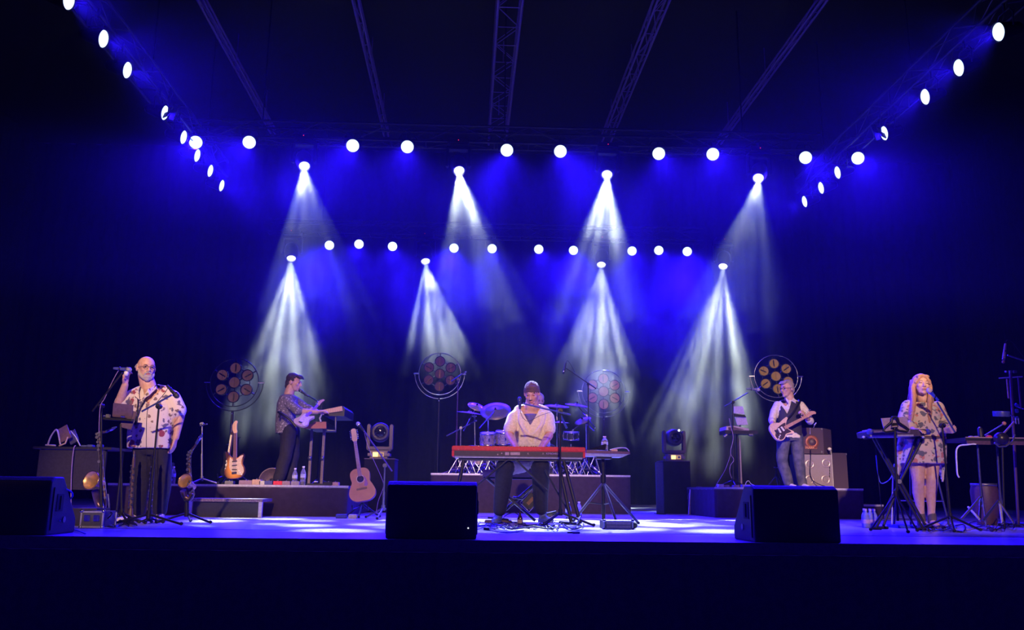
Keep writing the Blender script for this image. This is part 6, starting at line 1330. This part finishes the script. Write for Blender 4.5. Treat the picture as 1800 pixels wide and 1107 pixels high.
for k,(px,w_,h_,m_,lab) in enumerate(((1266,10,5,WHT,'pale effects pedal at the corner of the bass riser'),(1276,9,4,EDG,'tan effects pedal near the mic stand on the bass riser'),(1293,10,4,mat('mauve_pedal',(.3,.2,.32),.4),'mauve effects pedal on the bass riser'),(1310,14,5,mat('violet_pedal',(.28,.24,.4),.4),'violet effects pedal at the foot of the laptop stand'))):
    p = V(W(px,850,11.85).x,11.85,zR); solo('effects_pedal',lab,'pedal',box_mb(p+V(-w_/260,-.05,0),p+V(w_/260,.05,h_/125),.003),m_,p,'effects pedals on the bass riser')
cable('bright cable curled on the bass riser by the laptop stand',[W(1310,853,12.1),W(1312,847,12.1),W(1316,845,12.1),W(1320,850,12.1),W(1326,853,12.0)],.005,SIL)
bp_,bn_ = BASS
bM = gframe(W(1357,764,11.93), (W(1441,720,12.11)-W(1357,764,11.93)), V(-.10,-1,.25))
BCRM = mat('cream_body',(.72,.52,.46),.35)
bg = catmull([(.03,.04),(.10,.03),(.15,.08),(.14,.15),(.10,.21),(.105,.29),(.10,.33),(.03,.30),(-.03,.31),(-.075,.33),(-.07,.22),(-.04,.12)],3)
egtr('cream bass guitar with a dark pickguard in the hands of the grey-haired man', bM, BCRM, mat('dark_guard',(.05,.03,.06),.3), mat('rose_neck',(.52,.30,.26),.45), mat('rose_neck',(.52,.30,.26),.45), neck=.72, sc=.83, tuners=4, guard=bg)
# bass rig
Yr = 12.75
def rig():
    lo,hi = W(1406,797,Yr),W(1446,752,Yr); t = T('bass_combo','dark bass amplifier with a round copper-coloured speaker behind the bass player','amplifier',V((lo.x+hi.x)/2,Yr,lo.z)); x1_ = W(1464,775,Yr+.3).x
    bb = t.part('cabinet', MB().add([V(lo.x,Yr,lo.z),V(hi.x,Yr,lo.z),V(hi.x,Yr,hi.z),V(lo.x,Yr,hi.z),V(lo.x,Yr+.35,lo.z),V(x1_,Yr+.35,lo.z),V(x1_,Yr+.35,hi.z),V(lo.x,Yr+.35,hi.z)],[(0,1,2,3),(5,4,7,6),(1,5,6,2),(4,0,3,7),(3,2,6,7),(4,5,1,0)]), mat('amp_tolex',(.07,.045,.06),.8,scale=200,bump=.2), fix=True)
    c = W(1427,777,Yr-.004); M = gframe(c,V(0,0,1),V(0,-1,0)); r = 12/SC(Yr)
    CPR = mat('copper_cone',(.60,.24,.10),.45,.3,scale=120,kind='voronoi',thr=(.1,.5),col2=(.35,.12,.06))
    t.part('cone_ring', MB().lathe([(r*.48,.002),(r,.004),(r,.0),(r*.48,.0)],M@Matrix.Translation((0,0,0)),32,closed=True), CPR)
    t.part('cone_centre', MB().lathe([(0,.012),(r*.3,.008),(r*.48,.0)],M@Matrix.Translation((r*.25,0,0)),24), mat('cone_dark',(.06,.03,.04),.5)); text(t,'MARK',W(1416,788.6,Yr-.008),.052,mat('logo_amber',(.75,.36,.18),.5),'logo')
    t.part('logo_plate', box_mb(W(1415.5,788.7,Yr-.0045),W(1436,783.0,Yr-.002)), mat('plate_dark',(.25,.09,.05),.5))
    for px,py in ((1444,754),(1444,794)): t.part('corner_cap', MB().box(W(px,py,Yr),(.03,.03,.03),bev=.006), GRY)
    t.part('cable_hook', MB().cyl(W(1424,752,Yr),W(1424,763,Yr-.01),.003,n=6), SIL); return lo.z
zc = rig(); lo,hi = W(1407,857,Yr),W(1462,799,Yr)
t = T('bass_cabinet','large silver-grilled four-speaker cabinet under the bass amplifier','loudspeaker',V((lo.x+hi.x)/2,Yr,zR)); GSV = mat('silver_grille',(.30,.26,.33),.5,.2,scale=260,kind='voronoi',bump=.4)
t.part('cabinet', box_mb((lo.x,Yr+.012,zR),(hi.x,Yr+.40,zc-.002),.008), BLKP); t.part('front_grille', box_mb((lo.x+.01,Yr,zR+.01),(hi.x-.008,Yr+.011,zc-.012),.003), GSV); t.part('edge_strip', box_mb((hi.x-.008,Yr-.002,zR),(hi.x+.002,Yr+.012,zc)), SIL)
for px,py in ((1424,816),(1453,814),(1424,847),(1452,846)):
    if py > 840: py = 843
    M = gframe(W(px,py,Yr-.001),V(0,0,1),V(0,-1,0)); r = 8/SC(Yr); t.part('speaker_cone', MB().lathe([(r*.62,.0),(r*.8,.006),(r,.001)],M,26), mat('cone_silver',(.42,.36,.40),.35,.5)); t.part('dust_cap', MB().lathe([(0,.005),(r*.5,.003),(r*.62,0)],M,20), GSV)
for k in range(5): p = W(1458.5,822+5*k,Yr-.002); t.part('brand_mark', box_mb(p+V(-.006,0,-.018),p+V(.006,.002,.018)), BLKP)
cable('black cable hanging down the silver-grilled cabinet',[W(1425,790,Yr-.05),W(1425,805,Yr-.03),W(1424,830,Yr-.03),W(1428,843,Yr-.03),W(1438,850,Yr-.1),W(1452,855,Yr-.2)],.006)
Yr2 = 14.0; lo,hi = W(1462,861,Yr2),W(1488,796,Yr2)
t = T('loudspeaker_cabinet','tall dark cabinet half hidden behind the silver-grilled cabinet','loudspeaker',V((lo.x+hi.x)/2,Yr2,0)); t.part('cabinet', box_mb((lo.x-.05,Yr2,0),(hi.x,Yr2+.4,hi.z),.006), mat('amp_tolex',(.07,.045,.06),.8)); t.part('corner_cap', MB().box(W(1487,798,Yr2),(.02,.03,.03)), GRY)
t = T('power_strip','small pale power adaptor on the edge of the silver-grilled cabinet','adaptor',W(1459,797,Yr)); t.part('casing', MB().ell(W(1458,789,Yr+.06)+V(0,0,.0),(.03,.03,.025),n=12), WHT); t.part('stem', MB().cyl(W(1460,790,Yr+.06),V(W(1461,798,Yr+.06).x,Yr+.06,zc),.018,n=10), GRY)
t = T('wall_box','small grey box mounted on top of the bass amplifier','box',W(1437,752,Yr+.1)); t.part('casing', MB().box(W(1433,745,Yr+.1),(.012,.02,.05),Matrix.Rotation(.7,3,'Y')), SIL); t.part('arm', MB().cyl(W(1432,747,Yr+.1),V(W(1430,752,Yr+.1).x,Yr+.1,W(1430,751.8,Yr).z),.005,n=6), GRY)
t = T('instrument_stand','black folding stand behind the legs of the bass player','stand',V(W(1368,850,12.7).x,12.75,zR)); c = V(W(1368,850,12.7).x,12.75,zR); tripod(t,c,.18,.16,ang=.3,zb=zR); t.part('upright', MB().cyl(c+V(0,0,.1),c+V(.0,0,.34),.010,n=8), BLK); t.part('rest_arm', MB().tube([c+V(-.06,-.08,.3),c+V(0,0,.3),c+V(.06,-.08,.3)],.008,6), GRY)

# ------------------------------------------------------------------ singer's gear
Yv = 8.25
t = T('stage_keyboard','dark keyboard on crossed legs in front of the singer','keyboard',W(1578,765,Yv))
a = [W(1527,758,Yv),W(1534,755,Yv),W(1626,754,Yv),W(1634,757,Yv),W(1636,763,Yv),W(1622,766,Yv),W(1529,767,Yv)]
slab(t,'case',a,.28,mat('keyboard_plum',(.06,.04,.07),.4)); slab(t,'rear_band',[W(1536,757,Yv-.004),W(1600,757,Yv-.004),W(1600,761,Yv-.004),W(1536,761,Yv-.004)],.006,mat('band_mauve',(.14,.10,.15),.4)); slab(t,'under_panel',[W(1530,764.5,Yv-.003),W(1606,763.5,Yv-.003),W(1606,766.5,Yv-.003),W(1530,767.5,Yv-.003)],.25,mat('bottom_grey',(.30,.28,.36),.5))
for px in (1529,1630): t.part('end_cheek', MB().ell(W(px,759,Yv+.02),(.03,.05,.03),n=12), mat('navy_end',(.05,.05,.25),.4))
zk = W(1560,754.5,Yv).z
for k in range(20): 
    x = W(1538,755,Yv).x+.022*k; t.part('white_key', box_mb((x,Yv+.14,zk-.002),(x+.0205,Yv+.285,zk+.006)), WHT)
t = T('keyboard_stand','black crossed-leg stand under the singer keyboard','stand',V(W(1580,915,Yv+.1).x,Yv+.1,0))
def pts2(a,b,dy): return W(a[0],a[1],Yv+dy),V(W(b[0],b[1],Yv+dy).x,Yv+dy,max(.02,W(b[0],b[1],Yv+dy).z))
for a,b,dy in (((1535,770),(1622,928),.04),((1540,770),(1628,926),.22),((1624,767),(1540,928),.06),((1612,767),(1552,926),.24)):
    p,q = pts2(a,b,dy); t.part('leg', MB().cyl(p,q,.014,n=8), ST)
    t.part('foot_bar', MB().cyl(V(q.x-.05,q.y,.015),V(q.x+.05,q.y,.015),.014,n=8), RUB)
for px in (1518,1623): t.part('support_arm', MB().cyl(W(px,770,Yv-.03),W(px+10 if px<1600 else px-8,769,Yv+.26),.012,n=8), BLK); t.part('arm_tip', MB().ell(W(px,768,Yv-.04),(.016,.014,.012),n=8), SIL)
t.part('pivot_bolt', MB().cyl(W(1581,846,Yv+.0),W(1581,846,Yv+.28),.022,n=12), GRY)
# tablet holder with three-armed back
Yh = 7.9; t = T('tablet_stand','three-armed black holder with a silver tablet in front of the singer','stand',V(W(1573,915,Yh).x,Yh,0)); cx_ = W(1573,850,Yh).x
t.part('pole', MB().cyl(V(cx_,Yh,.1),W(1573,755,Yh),.011,n=10), BLK); tripod(t,V(cx_,Yh,0),.34,.24,ang=.4,tr=.009)
slab(t,'tablet',[W(1549,735,Yh+.02),W(1594,732,Yh+.02),W(1600,757,Yh+.0),W(1555,760,Yh+.0)],.010,mat('tablet_lilac',(.34,.25,.50),.35))
hub = W(1573,748,Yh-.01)
for pts in ([(1568,734),(1567,742),(1555,752),(1553,757),(1557,760),(1570,758),(1573,752)],[(1577,734),(1580,743),(1592,751),(1597,755),(1594,759),(1580,757),(1573,752)],[(1567,735),(1573,733),(1578,735)]):
    t.part('holder_arm', MB().tube([W(x,y,Yh-.012) for x,y in pts],.012,8), BLK)
t.part('clamp', MB().box(hub,(.06,.03,.05),bev=.01), BLK); t.part('clamp_screw', MB().cyl(W(1568,750,Yh-.035),W(1577,749,Yh-.035),.008,n=8), mat('brass_screw',(.5,.38,.2),.4,.5)); t.part('top_clip', MB().box(W(1572,733,Yh-.005),(.05,.03,.02),bev=.005), mat('navy_end',(.05,.05,.25),.4))
# singer's microphone
Yw = 8.2; bx = W(1671,915,Yw).x
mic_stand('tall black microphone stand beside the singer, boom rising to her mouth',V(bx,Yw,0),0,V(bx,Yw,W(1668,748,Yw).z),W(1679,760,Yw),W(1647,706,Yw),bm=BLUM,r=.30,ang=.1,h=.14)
mic('blue-lit microphone at the mouth of the singer',W(1645,699,Yw),W(1631,684,Yw),m=mat('mic_blue_lit',(.03,.05,.6),.35),head=mat('mic_pale2',(.5,.4,.45),.5),L=.145,rr=.026)  # blue light on the microphone body is painted into its colour
# bar stool behind her
Yo = 9.3; t = T('bar_stool','tall stool with a blue-lit footrest behind the legs of the singer','stool',V(W(1630,905,Yo).x,Yo,0)); zs = W(1630,812,Yo).z; fc = V(W(1630,905,Yo).x,Yo+.15,0)
t.part('seat', MB().lathe([(0,.0),(.17,.0),(.18,.02),(.17,.045),(0,.05)],Matrix.Translation(V(fc.x,fc.y,zs)),28), mat('seat_dark',(.05,.04,.07),.6))
for sx in (-1,1):
    for sy in (-1,1): t.part('leg', MB().cyl(V(fc.x+sx*.13,fc.y+sy*.13,zs),V(fc.x+sx*.21,fc.y+sy*.19,0.005),.011,n=8), mat('blue_leg',(.03,.03,.10),.4))
zf = W(1630,880,Yo).z
for sy in (-1,1): t.part('footrest', MB().cyl(V(fc.x-.18,fc.y+sy*.17,zf),V(fc.x+.18,fc.y+sy*.17,zf),.009,n=8), CHR)
t = T('silver_pole','slim silver pole behind the singer keyboard stand','stand',V(W(1567,915,8.9).x,8.9,0)); xx = W(1567,915,8.9).x; t.part('pole', MB().cyl(V(xx,8.9,.02),V(W(1570,822,8.9).x,8.9,W(1570,822,8.9).z),.008,n=8), SIL); t.part('base', box_mb((W(1566,918,8.9).x,8.75,0),(W(1600,918,8.9).x,9.0,.03),.004), mat('blue_base',(.03,.05,.5),.4))
cable('blue-lit cable drooping between the stands left of the singer',[W(1540,800,8.7),W(1546,845,8.7),W(1558,847,8.7),W(1568,836,8.7),W(1572,815,8.7)],.005,mat('blue_lit_cable',(.10,.12,.6),.5))
cable('thin dark cable hanging from the far end of the singer keyboard',[W(1538,770,8.4),W(1541,800,8.4),W(1545,850,8.4),W(1549,885,8.4),W(1552,903,8.4)],.004)
# shrink-wrapped water bottles
t = T('bottle_pack','blue-lit pack of water bottles in plastic wrap on the floor beside the singer stand','bottles',FL(1531,928,0)); c = FL(1531,928,0)
FILM = mat('shrink_film',(.35,.38,.85),.25,trans=.35)  # clear film coloured with the blue light that falls on it
for k,(dx,dy) in enumerate(((-.042,0),(.0,-.01),(.042,0),(-.03,.06),(.03,.06))):
    M = Matrix.Translation(c+V(dx,dy,0)); b = t.part('wrapped_bottle', MB().lathe([(0,0),(.030,0),(.032,.02),(.032,.11),(.026,.135),(.013,.16),(.012,.175)],M,16), FILM); t.part('cap', MB().lathe([(.014,.17),(.014,.19),(0,.19)],M,12), mat('lilac_cap',(.5,.4,.7),.5), parent=b); t.part('paper_label', MB().lathe([(.0325,.045),(.0325,.085)],M,16), mat('pink_label',(.6,.4,.55),.6), parent=b)
# percussion table at the right edge
Yz = 8.9; x0,x1 = W(1697,770,Yz).x,W(1830,770,Yz).x; zt = W(1720,768.5,Yz).z
t = T('percussion_table','dark percussion table with a pale edge at the end of the stage beside the singer','table',V((x0+x1)/2,Yz,0))
t.part('table_top', box_mb((x0,Yz,zt-.035),(x1,Yz+.5,zt-.002)), BLKP); t.part('edge_strip', box_mb((x0,Yz-.006,zt-.006),(x1,Yz-.001,zt+.003)), mat('tan_edge2',(.45,.32,.34),.5)); t.part('cloth_panel', box_mb((x0+.01,Yz-.002,zt-.075),(x1,Yz+.004,zt-.036)), mat('plum_cloth',(.10,.05,.09),.9))
for px,py2 in ((1719,873),(1753,885)):
    p,q = W(px,785,Yz+.1),W(px+6,py2,Yz+.1); t.part('leg', MB().cyl(V(p.x,p.y,zt-.03),q,.012,n=8), mat('navy_steel',(.08,.08,.2),.3,.6)); t.part('leg', MB().cyl(lerp(p,q,.62),V(q.x+.02,Yz+.1,.02),.009,n=8), CHR)
for a,b,m_ in (((1724,873),(1690,912),GRY),((1724,873),(1722,915),CHR),((1702,891),(1722,913),SIL),((1755,880),(1728,915),mat('navy_steel',(.08,.08,.2),.3,.6)),((1755,880),(1782,920),GRY),((1757,882),(1762,920),SIL)):
    p,q = W(a[0],a[1],Yz-.1),W(b[0],b[1],Yz-.3); q.z = max(q.z,.015); t.part('folding_strut', MB().cyl(p,q,.012,n=8), m_)
t.part('chain_loop', MB().tube(catmull([W(1724,876,Yz-.15),W(1721,883,Yz-.15),W(1722,890,Yz-.15),W(1725,891,Yz-.15),W(1727,884,Yz-.15)],4),.004,6,closed=True), mat('blue_chain',(.05,.08,.7),.3,.5))
cable('thick white cable curving down from the percussion table',[W(1713,780,Yz-.04),W(1700,781.5,Yz-.04),W(1688,783,Yz-.04),W(1682,789,Yz-.04),W(1681,800,Yz-.04),W(1682,820,Yz-.04),W(1683,833,Yz-.04),W(1686,839,Yz-.04)],.0085,WHT)
t = T('microphone_adapter','white plug block under the edge of the percussion table','adaptor',W(1712,780,Yz-.03)); t.part('plug', MB().box(W(1711,780.5,Yz-.03),(.05,.03,.014),bev=.003), WHT)
t = T('wood_block','small dark block with a shiny top standing on the percussion table','block',W(1724,767,Yz+.15)); p = V(W(1724,767,Yz+.15).x,Yz+.15,zt-.002); t.part('body', MB().lathe([(.030,0),(.028,.10),(.018,.115),(0,.118)],Matrix.Translation(p),16), BLKP); t.part('knob', MB().ell(p+V(0,0,.118),(.016,.016,.009),n=10), CHR)
t = T('mallet','blue-handled mallet with a round copper head leaning on the percussion table','mallet',W(1732,766,Yz)); t.part('handle', MB().cyl(W(1731,765,Yz+.05),W(1762,746,Yz+.05),.007,n=8), mat('blue_handle',(.10,.10,.45),.4)); t.part('mallet_head', MB().ell(W(1765,744,Yz+.05),(.022,.022,.022),n=12), mat('copper_ball',(.55,.22,.12),.5))
t = T('hand_drum','blue-lit shallow drum hanging above the percussion table','drum',W(1760,726,Yz)); M = gframe(W(1760,726,Yz+.1),V(1,0,0),V(.05,-.12,1)); r = .082
t.part('shell', MB().lathe([(r,-.035),(r*1.02,.015),(r,.02)],M,28), mat('drum_blue_lit',(.04,.05,.25),.35)); t.part('drum_skin', MB().lathe([(0,.018),(r,.018)],M,28), mat('skin_blue_lit',(.35,.35,.75),.4)); t.part('mount_rod', MB().cyl(W(1770,727,Yz+.1),W(1783,732,Yz+.1),.008,n=8), CHR)  # shell and skin colours carry the blue stage light
for k,(px,c_) in enumerate(((1707,EDG),(1716,EDG),(1738,mat('red_shaker',(.6,.05,.10),.4)))):
    p = V(W(px,768,Yz+.08).x,Yz+.08,zt-.002); solo('hand_percussion',['flat pale rattle at the near end of the percussion table','small tan rattle next to the flat one on the percussion table','round red shaker on the percussion table'][k],'shaker',MB().ell(p+V(0,0,.012),(.03 if k<2 else .035,.03,.010 if k<2 else .022),n=14),c_,p)
# tall rack with chimes and mic beyond the table
t = T('percussion_rack','tall dark rack pole rising from the percussion table with cross bars and clamps','stand',V(W(1788,900,Yz+.62).x,Yz+.62,0)); Yx = Yz+.62
t.part('pole', MB().cyl(V(W(1788,900,Yx).x,Yx,.02),W(1776,652,Yx),.016,n=10), mat('plum_pole2',(.14,.07,.13),.4,.3)); t.part('pole_cap', MB().cyl(W(1776.5,655,Yx),W(1776,651,Yx),.020,n=10), GRY)
t.part('cross_bar', MB().cyl(W(1756,664.5,Yx),W(1797,662,Yx),.007,n=8), SIL); t.part('second_pole', MB().cyl(W(1790,663,Yx),W(1795,718,Yx),.011,n=8), mat('plum_pole2',(.14,.07,.13),.4,.3))
t.part('chime_bar', MB().cyl(W(1770,666,Yx-.02),W(1773,700,Yx-.02),.010,n=10), mat('chime_brass',(.55,.35,.22),.4,.4)); t.part('clamp', MB().box(W(1784,653,Yx),(.04,.03,.03),bev=.006), GRY); t.part('clamp', MB().box(W(1768,653,Yx-.02),(.022,.02,.02),bev=.004), WHT)
for py in (712,722,735): t.part('clamp', MB().box(W(1787,py,Yx-.02),(.035,.03,.045),Matrix.Rotation(py*.1,3,'Y'),bev=.006), mat('blue_clamp',(.10,.12,.5),.3,.4))
for px in (1785,1790): t.part('clamp_rod', MB().cyl(W(px,735,Yx-.04),W(px+1,745,Yx-.04),.007,n=8), SIL)
t.part('slanted_bar', MB().cyl(W(1764,762,Yx-.05),W(1783,741,Yx-.05),.012,n=8), mat('tan_bar',(.3,.2,.22),.4,.4)); t.part('side_bar', MB().cyl(W(1787,714,Yx),W(1799,718,Yx),.009,n=8), CHR)
t.part('base', MB().cyl(V(W(1788,900,Yx).x,Yx,0),V(W(1788,900,Yx).x,Yx,.03),.20,n=24), BLK)
t = T('conga_drum','dark rounded drum half under the percussion table at the frame edge','drum',V(W(1759,880,Yz+.35).x,Yz+.3,0)); M = Matrix.Translation(W(1759,772,Yz-.12))
t.part('housing', MB().ell(W(1760,771,Yz-.12),(.075,.07,.07),n=18), mat('lens_black',(.015,.012,.02),.3)); t.part('bracket', MB().tube([W(1748,778,Yz-.14),W(1756,785,Yz-.14),W(1768,784,Yz-.14),W(1780,776,Yz-.14),W(1784,764,Yz-.1)],.009,8), GRY); t.part('pole', MB().cyl(W(1762,785,Yz-.12),V(W(1764,915,Yz-.12).x,Yz-.12,.0),.012,n=8), BLK)
t.o['label'] = 'dark round-headed device clamped in front of the percussion table'; t.o['category'] = 'device'; t.o.name = 'clamped_device'
mic_stand('boom stand reaching in from the end of the stage beside the percussion rack',V(W(1860,915,9.0).x,9.0,0),0,V(W(1860,900,9.0).x,9.0,W(1840,655,9.0).z),W(1880,660,9.0),W(1771,624,9.0),m=GRY,r=.25)
mic('long microphone hanging at the top of the percussion corner',W(1767.5,603,9.0),W(1763,641,9.0),m=EDG,L=.24,rr=.017,head=mat('mic_plum',(.2,.08,.1),.5))
cable('cable arching over the hanging microphone at the percussion corner',[W(1767.5,603,9.0),W(1771,597,9.0),W(1780,602,9.0),W(1790,615,9.0),W(1800,628,9.0)],.004)
t = T('conga_drum','dark drum standing on the floor behind the percussion table legs','drum',V(W(1738,900,9.9).x,9.95,0)); M = Matrix.Translation(V(W(1738,900,9.9).x,9.95,0)); t.part('shell', MB().lathe([(.10,0),(.14,.18),(.15,.38),(.13,.46)],M,24), mat('plum_shell',(.09,.04,.06),.5)); t.part('drum_skin', MB().lathe([(0,.465),(.13,.465)],M,24), mat('tan_skin',(.2,.14,.14),.6)); t.part('hoop', MB().lathe([(.132,.44),(.14,.44),(.14,.47),(.132,.47)],M,24,closed=True), GRY)
index_kids()
